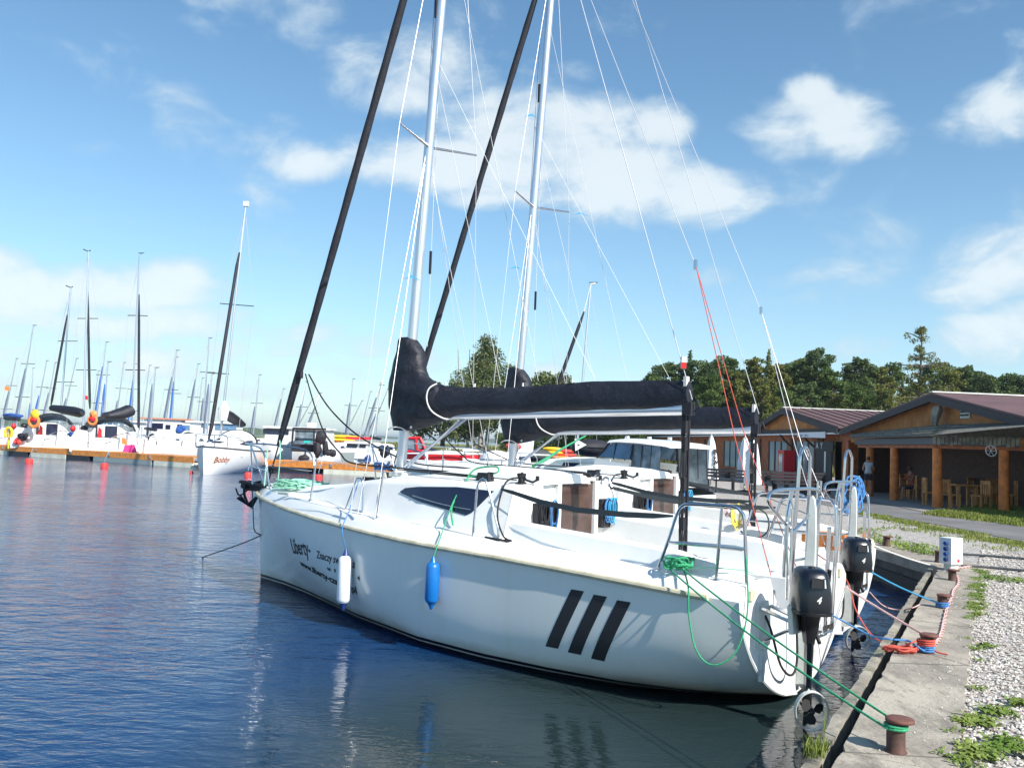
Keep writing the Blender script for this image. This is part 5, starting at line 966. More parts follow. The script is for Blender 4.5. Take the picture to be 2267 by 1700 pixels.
def cen_boat(px, py, dd): return rel(D(px, py, dd), c)
for sd in (1, -1): MB(X).prism([(3.2, sd * 1.16, 1.52), (4.2, sd * 1.10, 1.50), (5.2, sd * .86, 1.54), (4.3, sd * .98, 1.72), (3.4, sd * 1.05, 1.74)], (0, sd * .05, .02)).build('side_window', M['navy'], t, smooth=False)
MB(X).box((6.2, 0, 1.66), (.6, .55, .05)).build('deck_hatch', M['navy'], t, smooth=False)
arc = [(math.cos(q) * 1.15, math.sin(q) * .78) for q in [math.pi * j / 12 for j in range(13)]]
MB(X).loft([[Vector((2.2, y, 1.55 + z)) for y, z in arc], [Vector((2.5, y, 1.56 + z)) for y, z in arc], [Vector((2.5, y * .93, 1.56 + z * .9)) for y, z in arc], [Vector((2.2, y * .93, 1.55 + z * .9)) for y, z in arc]], closed=False).build('sprayhood_frame', M['canvas'], t)
MB(X).loft([[Vector((2.5, y * .96, 1.55 + z * .96)) for y, z in arc], [Vector((3.7, y * .85, 1.55 + z * .45)) for y, z in arc]], closed=False).build('sprayhood', M['umb'], t)
MB().tube([cen_boat(488, 965, dep + 4), cen_boat(544, 455, dep + 4)], [.075, .055], 8).build('mast', M['alu'], t); MB().box(cen_boat(545, 452, dep + 4), (.28, .2, .28)).build('masthead', M['gwhite'], t, smooth=False)
MB().tube([cen_boat(462, 972, dep - .5), cen_boat(468, 945, dep - .5), cen_boat(524, 590, dep + 2.5), cen_boat(530, 560, dep + 3)], [.05, .10, .085, .05], 8).build('furled_headsail', M['furl'], t)
MB().tube([cen_boat(530, 560, dep + 3), cen_boat(541, 475, dep + 4)], .016, 5).build('forestay', M['wire'], t)
for x0, y0, x1, y1 in ((487, 672, 562, 678), (459, 825, 507, 828)): MB().tube([cen_boat(x0, y0, dep + 4), cen_boat((x0 + x1) / 2, (y0 + y1) / 2, dep + 4), cen_boat(x1, y1, dep + 4)], .028, 5).build('spreader', M['strap'], t)
for x0, x1, x2 in ((450, 487, 541), (525, 561, 545)): MB().tube([cen_boat(x0, 985, dep + 4), cen_boat(x1, 675, dep + 4), cen_boat(x2, 480, dep + 4)], .012, 4).build('shroud', M['wire'], t)
MB().tube([cen_boat(490, 905, dep + 3.7), cen_boat(505, 918, dep + 5), cen_boat(520, 930, dep + 6), cen_boat(536, 940, dep + 7)], [.18, .36, .38, .25], 10, flat=.6).build('boom_cover', M['cover'], t)
MB().tube([cen_boat(497, 888, dep + 3.8), cen_boat(496, 905, dep + 3.8), cen_boat(492, 930, dep + 3.8)], [.08, .3, .25], 8).build('sail_heap', M['whiterope'], t)
for sd in (1, -1): MB(X).tube(cat_rom([(7.2, sd * .8, 1.35), (7.4, sd * .8, 1.95), (8.6, sd * .3, 2.0), (8.75, 0, 2.0)], 4), .022, 6).tube([(8.2, sd * .45, 1.4), (8.3, sd * .45, 1.98)], .018, 5).tube([(4.5, sd * 1.4, 1.3), (4.5, sd * 1.4, 1.85), (7.3, sd * .85, 1.93)], .016, 5).build('pulpit', M['steel'], t)
def onbow(u, v):
    x = 7.9 - u; w = 3.1 / 2 * (max(0, 1 - (x / 8.6) ** 2.6)) ** .75; z = .62 + v; uu = 1 - (z + .25) / 1.65; return X @ Vector((x - .02 * 0, (w * (1 - .12 * uu - .55 * max(0, uu) ** 3.2) + .012), z))
text('bow_name', 'Bobby', .40, M['timber'], t, lambda u, v: onbow(u * 1.25 - .1, v), shear=.3, bold=.01); text('bow_note', 'czarter', .14, M['strap'], t, lambda u, v: onbow(u + 2.3, v + .2))
# ---- houseboats and cabin cruisers
def box_cruiser(name, label, x0, x1, yroof, ywin, yhull, dep, roofm='gel', wins=(), hullz=1.2, canopy=None, hd=0, cat='motorboat', glass='sprayglass', ywt=None):
    c = D((x0 + x1) / 2, 1000, dep); c.z = 0; k = dep / FPX; w = (x1 - x0) * k; t = thing(name, label, cat, c); zr = D((x0 + x1) / 2, yroof, dep).z; zd = D((x0 + x1) / 2, yhull, dep).z
    X = Matrix.Rotation(R(hd), 4, 'Z'); Lb = w * 1.15
    simple_hull(Lb, 2.6, hullz + .25, hullz, X @ Matrix.Translation((-Lb * .5, 1.6, 0)), full=3.2).build('hull', M['gel'], t)
    zd = min(zd, hullz + .3)
    MB(X).loft([[Vector((x * w / 2 * s, y, z)) for x, y in ((-1, .6), (-.96, .35), (.96, .35), (1, .6), (1, 2.6), (-1, 2.6))] for z, s in ((hullz - .1, .92), (zr - .5, .9), (zr - .14, .84))]).build('cabin', M['gel'], t, smooth=False)
    MB(X).prism([(-w / 2 * .98, .15, zr - .14), (w / 2 * .98, .15, zr - .14), (w / 2, .6, zr - .14), (w / 2, 2.7, zr - .14), (-w / 2, 2.7, zr - .14), (-w / 2, .6, zr - .14)], (0, 0, .14)).build('roof', M[roofm], t, smooth=False)
    for (a, e, f, g) in wins:
        A = rel(D(a, f, dep), c); E2 = rel(D(e, g, dep), c); MB(X).box(((A.x + E2.x) / 2, .34, (A.z + E2.z) / 2), (abs(E2.x - A.x), .06, abs(A.z - E2.z))).build('window', M[glass], t, smooth=False)
    return t, c
box_cruiser('houseboat', 'white houseboat with a salmon coloured roof behind the left pontoon', 303, 402, 925, 940, 965, 86, 'salmon', [(332, 358, 936, 949), (308, 316, 936, 950), (364, 374, 940, 950), (390, 400, 939, 952)], glass='navy', cat='houseboat')
box_cruiser('houseboat', 'low white houseboat with a row of pale blue windows left of the salmon roof', 218, 300, 930, 940, 965, 80, 'gel', [(222, 231, 934, 948), (235, 244, 934, 948), (248, 256, 934, 948), (262, 270, 934, 948), (276, 290, 934, 948)], cat='houseboat')
box_cruiser('cabin_cruiser', 'white cabin cruiser with small dark windows right of the salmon roofed houseboat', 404, 520, 933, 940, 970, 78, 'gel', [(443, 449, 937, 946), (454, 458, 938, 948), (474, 520, 938, 953), (394, 417, 941, 953)])
box_cruiser('cabin_cruiser', 'white motor cruiser with a raked dark windscreen right of the centre sailboat', 577, 640, 943, 950, 985, 57, 'gel', [(580, 636, 948, 962)], glass='navy', hullz=1.6)
t, c = box_cruiser('canopy_cruiser', 'white motorboat with a dark canopy and clear curtains', 648, 724, 946, 950, 990, 55, 'gel', [(651, 694, 952, 984)], glass='vinyl', hullz=1.35)
MB().box(rel(D(672, 992, 54.6), c), (1.5, .1, .45)).build('canvas_skirt', M['canvas'], t, smooth=False); MB().tube([rel(D(649, 947, 54.7), c), rel(D(646, 990, 54.7), c)], .06, 5).tube([rel(D(695, 948, 54.7), c), rel(D(695, 992, 54.7), c)], .05, 5).tube([rel(D(649, 948, 54.7), c), rel(D(722, 950, 54.7), c)], .06, 5).build('canvas_frame', M['canvas'], t)
MB().blob(rel(D(710, 968, 54), c), (.35, .2, .4), jit=.2).blob(rel(D(703, 995, 54), c), (.25, .2, .5), jit=.2).blob(rel(D(720, 992, 54), c), (.2, .2, .45), jit=.2).build('outboard', M['canvas'], t); MB().blob(rel(D(673, 1014, 53.8), c), (.35, .2, .2)).build('tyre_fender', M['canvas'], t); MB().box(rel(D(690, 941, 55.5), c), (.5, .4, .3)).build('radar', M['white'], t, smooth=False); MB().box(rel(D(680, 978, 54.3), c), (.4, .05, .15)).build('teal_cloth', M['teal'], t, smooth=False)
t, c = box_cruiser('small_cabin_boat', 'small white cabin boat with a grey windscreen left of the near mast', 760, 812, 977, 980, 1000, 56, 'gel', [(766, 788, 982, 991), (793, 808, 982, 991)], glass='navy', hullz=.9)
MB().prism([rel(D(752, 1002, 54.6), c), rel(D(785, 1001, 54.6), c), rel(D(783, 1024, 54.6), c), rel(D(756, 1023, 54.6), c)], (0, .1, 0)).build('stern_panel', M['greygreen'], t, smooth=False)
MB().box(rel(D(794, 970, 57), c), (1.6, .5, .16)).build('red_kayak_on_roof', M['red'], t)
marina_boat('small white sailboat hull behind the small cabin boat', 838, 64, 250, 6.5, 2.4, None, None, wash=1.15, group='sailboats behind the middle pontoon')
t = thing('kayak_stack', 'stack of yellow and orange kayaks behind the canopy motorboat', 'kayaks', D(752, 985, 80)); kk = 0
for i, (m, z, dx) in enumerate((('yellow', .75, .3), ('yellow', .45, -.1), ('orange', .1, .2), ('orange', -.3, .3))): MB().blob((dx, 0, z), (1.5, .35, .17), 10, 8).build('kayak', M[m], t)
MB().box((0, .1, -.9), (2.4, .1, .9)).build('rack', M['timber'], t, smooth=False)
# ---- red boat
c = D(968, 1040, 49); c.z = 0; t = thing('red_boat', 'bright red motorboat with a red canopy and white deck line behind the near mast', 'motorboat', c, 0); rr = lambda x, y, d=49: rel(D(x, y, d), c)
X = Matrix.Rotation(R(-6), 4, 'Z') @ Matrix.Translation((-2.3, 1.2, 0))
simple_hull(4.8, 2.1, 1.42, 1.38, X, full=4.5, zw=-.2).build('hull', M['red'], t); dk(4.8, 2.1, 1.46, 1.42, X, full=4.5, rise=lambda f: interp(f, [0, .3, .5, .85, 1], [.02, .04, .14, .05, 0])).build('deck', M['gel'], t)
MB().tube([rr(888, 1003), rr(960, 1004), rr(1043, 1006)], .05, 6).build('white_strake', M['white'], t); MB().box(rr(944, 1018), (.16, .10, .75)).build('white_band', M['white'], t, smooth=False)
MB().tube([rr(890, 1018), rr(1043, 1021)], .02, 5).build('rail_line', M['whiterope'], t)
for a, e in (((890, 1002), (895, 970)), ((895, 970), (930, 969)), ((930, 969), (943, 998)), ((921, 970), (923, 1000)), ((943, 998), (888, 999))): MB().tube([rr(*a), rr(*e)], .085, 6).build('canopy_frame', M['red'], t)
MB().prism([rr(895, 972), rr(930, 970), rr(943, 997), rr(892, 997)], (0, .06, 0)).build('canopy_window', M['vinyl'], t, smooth=False); MB().prism([rr(921, 999), rr(943, 986), rr(944, 1001), rr(921, 1001)], (0, .1, 0)).build('canopy_side', M['red'], t, smooth=False)
MB().prism([rr(948, 990, 49.9), rr(975, 996, 49.9), rr(955, 998, 49.9)], (0, -.05, 0)).build('porthole', M['navy'], t, smooth=False)
# ---- the sailboat with the short leaning mast (right) and clutter behind the yachts
marina_boat('white sailboat with a short mast and dark furled sail behind the second boom', 1272, 44, 215, 7.6, 2.7, ((1276, 1005), (1308, 630)), ((1236, 850), (1293, 690)), 'furl', wash=1.05, group='sailboats behind the second yacht', spread=False)
tag(MB().tube([D(1308, 630, 44), D(1319, 628, 44)], .05, 6).build('masthead_vane', M['whiterope']), 'white masthead crane of the mast behind the second boom', 'vane')
for k, (x, y, sx_, l, m) in enumerate(((1098, 1018, .45, 'white outboard dinghy left of the second mast', 'gel'), (1025, 1000, 1.6, 'upturned white dinghy on the grass below the birch', 'gel'), (1000, 1000, .9, 'small upturned white boat left of the birch trunk', 'gel'), (1312, 992, .75, 'dark covered boat left of the motor cruiser', 'canvas'), (1190, 1008, .8, 'grey covered boat left of the right kayak stack', 'strap'))):
    p = D(x, y, (38, 92, 95, 42, 60)[k]); t = thing('dinghy', l, 'dinghy', p, R(10 * k)); MB().blob((0, 0, 0), (1.6 * sx_, .7, .42), 14, 8).build('hull', M[m], t); MB().tube([Vector((math.cos(q) * 1.5 * sx_, math.sin(q) * .68, .04)) for q in [2 * math.pi * j / 20 for j in range(20)]], .06, 5, closed=True).build('gunwale', M['gwhite' if m != 'canvas' else 'black'], t)
t = thing('kayak_stack', 'stack of yellow, red and orange kayaks right of the second mast', 'kayaks', D(1238, 1003, 62))
for i, (m, z, dx) in enumerate((('yellow', .28, -.45), ('kayred', .16, .45), ('yellow', .02, -.4), ('kayred', -.12, .5), ('orange', -.3, .1), ('orange', -.5, .0))): MB().blob((dx, (i % 2) * .1, z), (.75, .3, .14), 10, 8).build('kayak', M[m], t)
t = thing('white_board', 'white upright sail board behind the second mast', 'board', D(1165, 985, 45)); MB().prism([(-.42, 0, -.4), (-.30, 0, .42), (.42, 0, .62), (.34, 0, -.55), (.0, 0, -.6)], (0, .06, 0)).build('panel', M['white'], t, smooth=False); MB().blob((-.65, 0, -.1), (.42, .2, .2)).build('red_buoy', M['kayred'], t)
t = thing('burgee', 'small white flag on the mast behind the second boom', 'flag', D(1284, 985, 40)); MB().prism([(-.25, 0, .3), (.3, 0, .02), (-.2, 0, -.28)], (0, .02, 0)).build('cloth', M['white'], t, smooth=False); MB().prism([(-.1, -.005, .05), (0, -.005, 0), (-.1, -.005, -.05)], (0, -.01, 0)).build('emblem', M['ink'], t, smooth=False)
# ================================================================== the timber restaurant
def FL(s, o=0., z=0.):                       # facade line: s metres along it (away from us), o metres inland
    dx, dy = -.0556, 1.0; n = math.hypot(dx, dy); return Vector((15.9 + dx * s + o * dy / n, 41 + dy * s - o * dx / n, z))
def fpx(px):                                 # where a picture column meets the facade line
    lo, hi = -16, 60
    for _ in range(50):
        m = (lo + hi) / 2; p = FL(m); d = p - CAM; u = CX + FPX * d.dot(RT) / d.dot(FW)
        if u > px: lo = m
        else: hi = m
    return m
def fz(px, py): s = fpx(px); return D(px, py, FL(s).y).z
AX = Matrix.Rotation(math.atan2(1, -.0556), 4, 'Z')
Z0 = ZQ + .003
B = thing('restaurant', 'long brown timber restaurant with low purple brown gabled roofs', 'building', FL(0, 0, Z0))
def pr_(name, m, poly, d, parent=B, **k): return MB().prism([Vector(p) - Vector(B.location) for p in poly], d).build(name, m, parent, smooth=False, **k)
inl = (FL(0, 1) - FL(0, 0)); alo = (FL(1) - FL(0)).normalized()
# wall of the left wing with its openings: piers and panels between them
sB0, sB1 = fpx(1890), fpx(1436); ze = 3.38
wins = [(1601, 1640), (1700, 1741), (1759, 1801)]; edges = []
for a, e in wins: edges.append((fpx(e), fpx(a)))
edges.append((fpx(1862), fpx(1826)))         # door opening
edges.sort(); cur = sB0; zb, zt = 1.15, 2.85
def wallpiece(s0, s1, z0, z1, name='wall_panel', m='timber', o=0, th=.2): pr_(name, M[m], [FL(s0, o, z0), FL(s1, o, z0), FL(s1, o, z1), FL(s0, o, z1)], inl * th)
for i, (a, e) in enumerate(edges):
    wallpiece(cur + .004, a - .004, Z0, zt); door = i == 0
    if not door: wallpiece(a, e, Z0, zb, 'parapet')
    cur = e
wallpiece(cur + .004, sB1, Z0, zt); wallpiece(sB0, sB1, zt + .004, ze, 'lintel')
for i, (a, e) in enumerate(edges):
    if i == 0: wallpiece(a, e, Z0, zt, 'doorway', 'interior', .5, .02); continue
    g = pr_('window', M['timbdark'], [FL(a, .05, zb), FL(e, .05, zb), FL(e, .05, zb + .1), FL(a, .05, zb + .1)], inl * .1)
    pr_('pane', M['glass'], [FL(a, .04, zb), FL(e, .04, zb), FL(e, .04, zt), FL(a, .04, zt)], inl * .02, g)
    n = 3
    for k in range(n + 1):
        s = a + (e - a) * k / n; pr_('frame', M['timbdark'], [FL(s - .07, .0, zb), FL(s + .07, .0, zb), FL(s + .07, .0, zt), FL(s - .07, .0, zt)], inl * .05, g)
for px in (1560, 1580, 1660, 1682, 1752, 1812, 1820):
    s = fpx(px); wallpiece(s - .12, s + .12, Z0, 3.0, 'post', 'timbdark', -.06, .05)
# gable of the left wing
ap = fpx(1753); zap = fz(1753, 907); l, r_ = fpx(1686), sB0; 
gab = [FL(l, -.3, ze + .06), FL(r_, -.3, ze + .06), FL(ap, -.3, zap - .12)]; pr_('gable', M['gable'], gab, inl * .2)
pr_('eave_board', M['verge'], [FL(sB0 - .3, -.45, ze - .1), FL(sB1, -.45, ze - .1), FL(sB1, -.45, ze + .09), FL(sB0 - .3, -.45, ze + .09)], inl * .25)
pr_('gutter', M['white'], [FL(sB0, -.5, ze - .2), FL(sB1, -.5, ze - .2), FL(sB1, -.5, ze - .12), FL(sB0, -.5, ze - .12)], inl * .08)
def roof(apx, zA, left, zL, right, zR, depth, name='roof', nrib=0, zend=None, extra=0):
    A, Lf, Rt = FL(apx, -.6, zA), FL(left, -.6, zL), FL(right, -.6, zR); dd = inl * depth; t_ = Vector((0, 0, .09))
    for k, (P0, P1) in enumerate(((A, Lf), (A, Rt))):
        o = pr_(name, M['roof'], [P0, P1, P1 + dd, P0 + dd], t_ + (Vector((0, 0, .002)) if k else Vector()))
        if k == 1:
            for i in range(nrib):
                f = inl * (depth * (i + .5) / nrib); q = Vector((0, 0, .095)); w_ = inl * .05
                pr_('roof_rib', M['roof'], [P0 + f + q, P1 + f + q, P1 + f + w_ + q, P0 + f + w_ + q], (0, 0, .04), o)
        pr_('verge_board', M['verge'], [P0 - inl * .03, P1 - inl * .03, P1 - inl * .03 - Vector((0, 0, .26)), P0 - inl * .03 - Vector((0, 0, .26))], -inl * .05)
    pr_('ridge_cap', M['gwhite'], [A + t_ * 1.1 + alo * .12, A + t_ * 1.1 - alo * .12, A + dd + t_ * 1.1 - alo * .12, A + dd + t_ * 1.1 + alo * .12], (0, 0, .05))
roof(ap, zap, l + 1, ze + .05, r_ + .4, ze + .06, 15, nrib=24)
# low roof left of the gable, running to the left end
pr_('roof', M['roof'], [FL(l, -.3, ze + .1), FL(sB1, -.3, ze + .1), FL(sB1, 5, ze + .75), FL(l, 5, ze + .75)], (0, 0, .08))
# right wing: the big gable
apA = fpx(2093.5); zA = fz(2093.5, 876); sL = fpx(1898); zL = fz(1898, 953); sR = -18; slope = (zA - fz(2267, 919)) / (apA - fpx(2267)); zR = zA - slope * (apA - sR)
pr_('gable', M['gable'], [FL(sL + .3, -.2, zL - .55), FL(sR, -.2, zL - .55), FL(sR, -.2, zR - .05), FL(apA, -.2, zA - .14), FL(sL + .3, -.2, zL - .05)], inl * .2)
roof(apA, zA, sL + .5, zL, sR, zR, 22, nrib=0)
pr_('roof_back', M['gwhite'], [FL(fpx(1850), 22, 4.75), FL(fpx(1990), 22, 4.75), FL(fpx(1990), 22, 4.95), FL(fpx(1850), 22, 4.95)], inl * 3)
v = fpx(2150); vz = fz(2150, 909); g = pr_('gable_vent', M['gwhite'], [FL(v - .30, -.25, vz - .28), FL(v + .30, -.25, vz - .28), FL(v + .30, -.25, vz + .28), FL(v - .30, -.25, vz + .28)], inl * .04)
for k in range(4): pr_('louvre', M['strap'], [FL(v - .24, -.29, vz - .2 + k * .12), FL(v + .24, -.29, vz - .2 + k * .12), FL(v + .24, -.29, vz - .14 + k * .12), FL(v - .24, -.29, vz - .14 + k * .12)], inl * .03, g)
# back wall of the terrace, deep in shade
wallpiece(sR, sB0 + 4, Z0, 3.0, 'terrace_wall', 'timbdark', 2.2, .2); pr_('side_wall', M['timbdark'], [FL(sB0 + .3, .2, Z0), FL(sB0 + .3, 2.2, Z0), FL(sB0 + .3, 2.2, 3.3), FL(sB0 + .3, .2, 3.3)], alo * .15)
for px, m in ((2245, 'timber'), (1940, 'timbdark')): s = fpx(px); wallpiece(s - .8, s + .8, Z0, 2.6, 'door_leaf', m, 2.05, .06)
# terrace awning on log pillars
PP = [P(2222, 1134), P(2074, 1123), P(1979, 1107), P(1925, 1098)]
pz = 2.62
X0 = PP[1] + (PP[0] - PP[1]) * 2.2
ring = [X0, PP[1] + Vector((-.25, -.2, 0)), P(1897, 1093) + Vector((-.1, 0, 0))]
beam = [(X0, ring[1]), (ring[1], ring[2])]
for k, (a, e) in enumerate(beam):
    a = Vector((a.x, a.y, 0)); e = Vector((e.x, e.y, 0)); n = Vector((e.y - a.y, a.x - e.x, 0)).normalized(); n = n if n.x > 0 else -n; U_ = lambda p, z, o=0: Vector((p.x, p.y, z)) + n * o
    pr_('beam', M['timber'], [U_(a, pz - .06, .1), U_(e, pz - .06, .1), U_(e, pz + .06, .1), U_(a, pz + .06, .1)], n * .16)
    pr_('fascia', M['fascia'], [U_(a, pz + .07), U_(e, pz + .07), U_(e, pz + .30), U_(a, pz + .30)], n * .05)
    if k == 0:
        L = (e - a).length; nb = int(L / .13)
        for i in range(nb): q = a.lerp(e, (i + .5) / nb); hh = random.uniform(.20, .30); pr_('lath', M['curbw'], [U_(q - (e - a).normalized() * .05, pz + .34 - hh, -.03), U_(q + (e - a).normalized() * .055, pz + .34 - hh, -.03), U_(q + (e - a).normalized() * .055, pz + .34, -.03), U_(q - (e - a).normalized() * .05, pz + .34, -.03)], n * .025)
# awning roof: two sloping planes with battens
c0 = Vector((ring[1].x, ring[1].y, pz + .33)) + Vector((-.15, -.15, 0)); c1 = Vector((X0.x, X0.y, pz + .33)) + Vector((-.1, -.2, 0)); c2 = Vector((ring[2].x, ring[2].y, pz + .33)) + Vector((-.15, 0, 0))
hip = FL(fpx(2100), -.3, 3.42); h1 = FL(-16, -.3, 3.42); h2 = FL(sL + .3, -.3, 3.12)
pr_('awning_roof', M['reed'], [c1, c0, hip, h1], (0, 0, .04)); pr_('awning_roof', M['reed'], [c0, c2, h2, hip], (0, 0, .042))
for i in range(7):
    f = (i + .3) / 7.2
    for A0, A1, E0, E1 in ((c1, c0, h1, hip), (c0, c2, hip, h2)):
        p, q = A0.lerp(E0, f), A1.lerp(E1, f); u = Vector((0, 0, .05)); w_ = (E0 - A0).normalized() * .06
        pr_('roof_batten', M['curbw'] if i % 2 else M['reed'], [p + u, q + u, q + w_ + u, p + w_ + u], (0, 0, .035))
for i, p in enumerate(PP + [PP[1].lerp(PP[0], 2.0)]):
    rr_ = .155
    MB().tube([Vector((p.x, p.y, Z0)) - Vector(B.location), Vector((p.x, p.y, 1.5)) - Vector(B.location), Vector((p.x, p.y, pz - .05)) - Vector(B.location)], [rr_ * 1.03, rr_, rr_ * .97], 14).build('log_pillar', M['pillar'], B)
s = fpx(1885); wallpiece(s - .15, s + .15, Z0, 2.9, 'corner_post', 'timber', -.25, .2)
for (px, py, qx, qy) in ((1745, 985, 1752, 1000), (1795, 985, 1808, 1002)):
    s = fpx(px); MB().tube([FL(s, -.5, 3.2) - Vector(B.location), FL(s - .2, -.35, 2.9) - Vector(B.location), FL(s - .9, -.15, 2.5) - Vector(B.location), FL(s - .9, -.12, Z0) - Vector(B.location)], .06, 6).build('downpipe', M['black'], B)
# banner, chalkboards, cooler, wheel, animal skull
s0, s1 = fpx(1850), fpx(1786)
t = thing('sign_banner', 'pale banner with small dark lettering under the eave left of the terrace', 'banner', FL(s0, -.55, 2.95)); pr_('cloth', M['umb'], [FL(s0, -.56, 3.0), FL(s1, -.56, 3.05), FL(s1, -.56, 3.3), FL(s0, -.56, 3.3)], inl * .02, t)
t.children[0].location = Vector(B.location) - Vector(t.location)
def lay_f(s, z, o): return lambda u, v: FL(s - u, o, z + v) 
text('lettering', 'BAR   GRILL', .16, M['bluec'], t, lambda u, v: lay_f(s1 - .3, 3.08, -.575)(u, v) - Vector(t.location), sx=1.5)
t = thing('drinks_cooler', 'red drinks cooler behind the window left of the terrace', 'cooler', FL(fpx(1768), -.7, Z0)); MB(AX).box((0, 0, 1.0), (.9, .6, 1.6)).build('cabinet', M['red'], t, smooth=False); MB(AX).box((-.0, .31, 1.1), (.5, .03, 1.0)).build('glass_door', M['glass'], t, smooth=False)
s = fpx(1836); t = thing('notice_board', 'black notice board with white lettering beside the restaurant door', 'sign', FL(s, -.3, Z0)); MB(AX).box((0, 0, 1.15), (1.9, .05, 1.7)).build('board', M['ink'], t, smooth=False); MB(AX).box((.1, .03, 1.9), (1.4, .02, .12)).box((-.2, .03, 1.3), (.16, .02, 1.0)).build('writing', M['umb'], t, smooth=False)
s = fpx(1838); t = thing('hanging_board', 'dark hanging board with white figures above the notice board', 'sign', FL(s, -.35, 2.6)); MB(AX).box((0, 0, 0), (2.2, .05, .45)).build('board', M['ink'], t, smooth=False); text('lettering', 'A  Y', .45, M['umb'], t, lambda u, v: FL(s + .9 - u, -.39, 2.48 + v) - Vector(t.location))
p = D(2194, 998, 28); t = thing('cart_wheel', 'white wheel hanging in the shade of the terrace', 'wheel', p); pts = [Vector((math.cos(a) * .17, math.sin(a) * .04, math.sin(a) * .17)) for a in [2 * math.pi * j / 20 for j in range(20)]]; b = MB().tube(pts, .014, 5, closed=True)
for k in range(3): a = math.pi * k / 3; b.tube([(math.cos(a) * .17, 0, math.sin(a) * .17), (-math.cos(a) * .17, 0, -math.sin(a) * .17)], .009, 4)
b.build('rim', M['gwhite'], t)
p = FL(fpx(2104), -.5, fz(2104, 922)); t = thing('carved_skull', 'pale carved animal head fixed on the big gable above the awning', 'ornament', p); MB(AX).loft([[Vector((x * w, y * w + o, z)) for x, y in ((-.2, -.1), (.2, -.1), (.24, .1), (-.24, .1))] for z, w, o in ((.38, .75, 0), (.25, 1, 0), (0, .9, .06), (-.3, .55, .1), (-.5, .45, .1))]).build('skull', M['curbw'], t)
# ---- terrace furniture
def wchair(p, rz, label, group='rustic pine chairs on the terrace'):
    t = thing('pine_chair', label, 'chair', p, rz, group)
    MB().box((0, 0, .45), (.46, .44, .05)).build('seat', M['pine'], t, smooth=False)
    for x in (-.19, .19):
        MB().box((x, -.18, .21), (.06, .06, .43)).build('leg', M['pine'], t, smooth=False); MB().box((x, .20, .48), (.06, .06, .98)).build('leg', M['pine'], t, smooth=False)
    MB().box((0, .20, .90), (.44, .04, .12)).build('back_rail', M['pine'], t, smooth=False)
    for x in (-.1, 0, .1): MB().box((x, .20, .68), (.06, .025, .36)).build('back_slat', M['pine'], t, smooth=False)
    return t
ch = wchair(P(2105, 1124, Z0), R(100), 'pine chair just right of the second log pillar from the right')
def dupc(p, rz, label): o = copy_tree(ch); o.location = p; o.rotation_euler = (0, 0, rz); o['label'] = label; return o
dupc(P(2172, 1127, Z0), R(-75), 'pine chair turned sideways left of the rightmost log pillar'); dupc(P(2060, 1118, Z0), R(80), 'pine chair just left of the second log pillar from the right')
for i, (x, y) in enumerate(((2008, 1103), (2030, 1106), (2190, 1118), (2235, 1124), (2255, 1122), (2160, 1112))): dupc(P(x, y, Z0), R(40 + 70 * i), 'pine chair deep in the terrace shade, ' + WORD[i] + ' from the left')
t = thing('pine_table', 'pine table behind the chair right of the second pillar', 'table', P(2132, 1121, Z0)); MB().box((0, 0, .76), (.9, .8, .06)).build('top', M['pine'], t, smooth=False)
for x in (-.32, .32):
    for y in (-.28, .28): MB().box((x, y, .37), (.10, .10, .74)).build('leg', M['pine'], t, smooth=False)
tb = t
for i, (x, y) in enumerate(((2020, 1100), (2210, 1117))): o = copy_tree(tb); o.location = P(x, y, Z0); o['label'] = ('pine table in the shade behind the seated person', 'pine table in the shade near the rightmost pillar')[i]
# outdoor seats left of the terrace, dark benches
def bench(p, rz, label):
    t = thing('terrace_bench', label, 'bench', p, rz, 'dark slatted benches on the waterside terrace')
    for k in range(3): MB().box((0, -.14 + k * .14, .45), (1.5, .10, .04)).build('seat_slat', M['canvas'], t, smooth=False)
    for k in range(3): MB().box((0, .22, .60 + k * .13), (1.5, .03, .09)).build('back_slat', M['canvas'], t, smooth=False)
    for x in (-.65, .65): MB().box((x, 0, .22), (.05, .42, .44)).build('leg', M['canvas'], t, smooth=False); MB().box((x, .24, .66), (.05, .04, .5)).build('leg', M['canvas'], t, smooth=False)
    return t
bn = bench(P(1585, 1086), R(-10), 'dark slatted bench below the left closed parasol')
for i, (x, y) in enumerate(((1622, 1090), (1660, 1092), (1705, 1094), (1750, 1096), (1800, 1096))): o = copy_tree(bn); o.location = P(x, y); o.rotation_euler = (0, 0, R(-15 + 8 * i)); o['label'] = WORD[i + 1] + ' dark slatted bench from the left in the row on the waterside terrace'
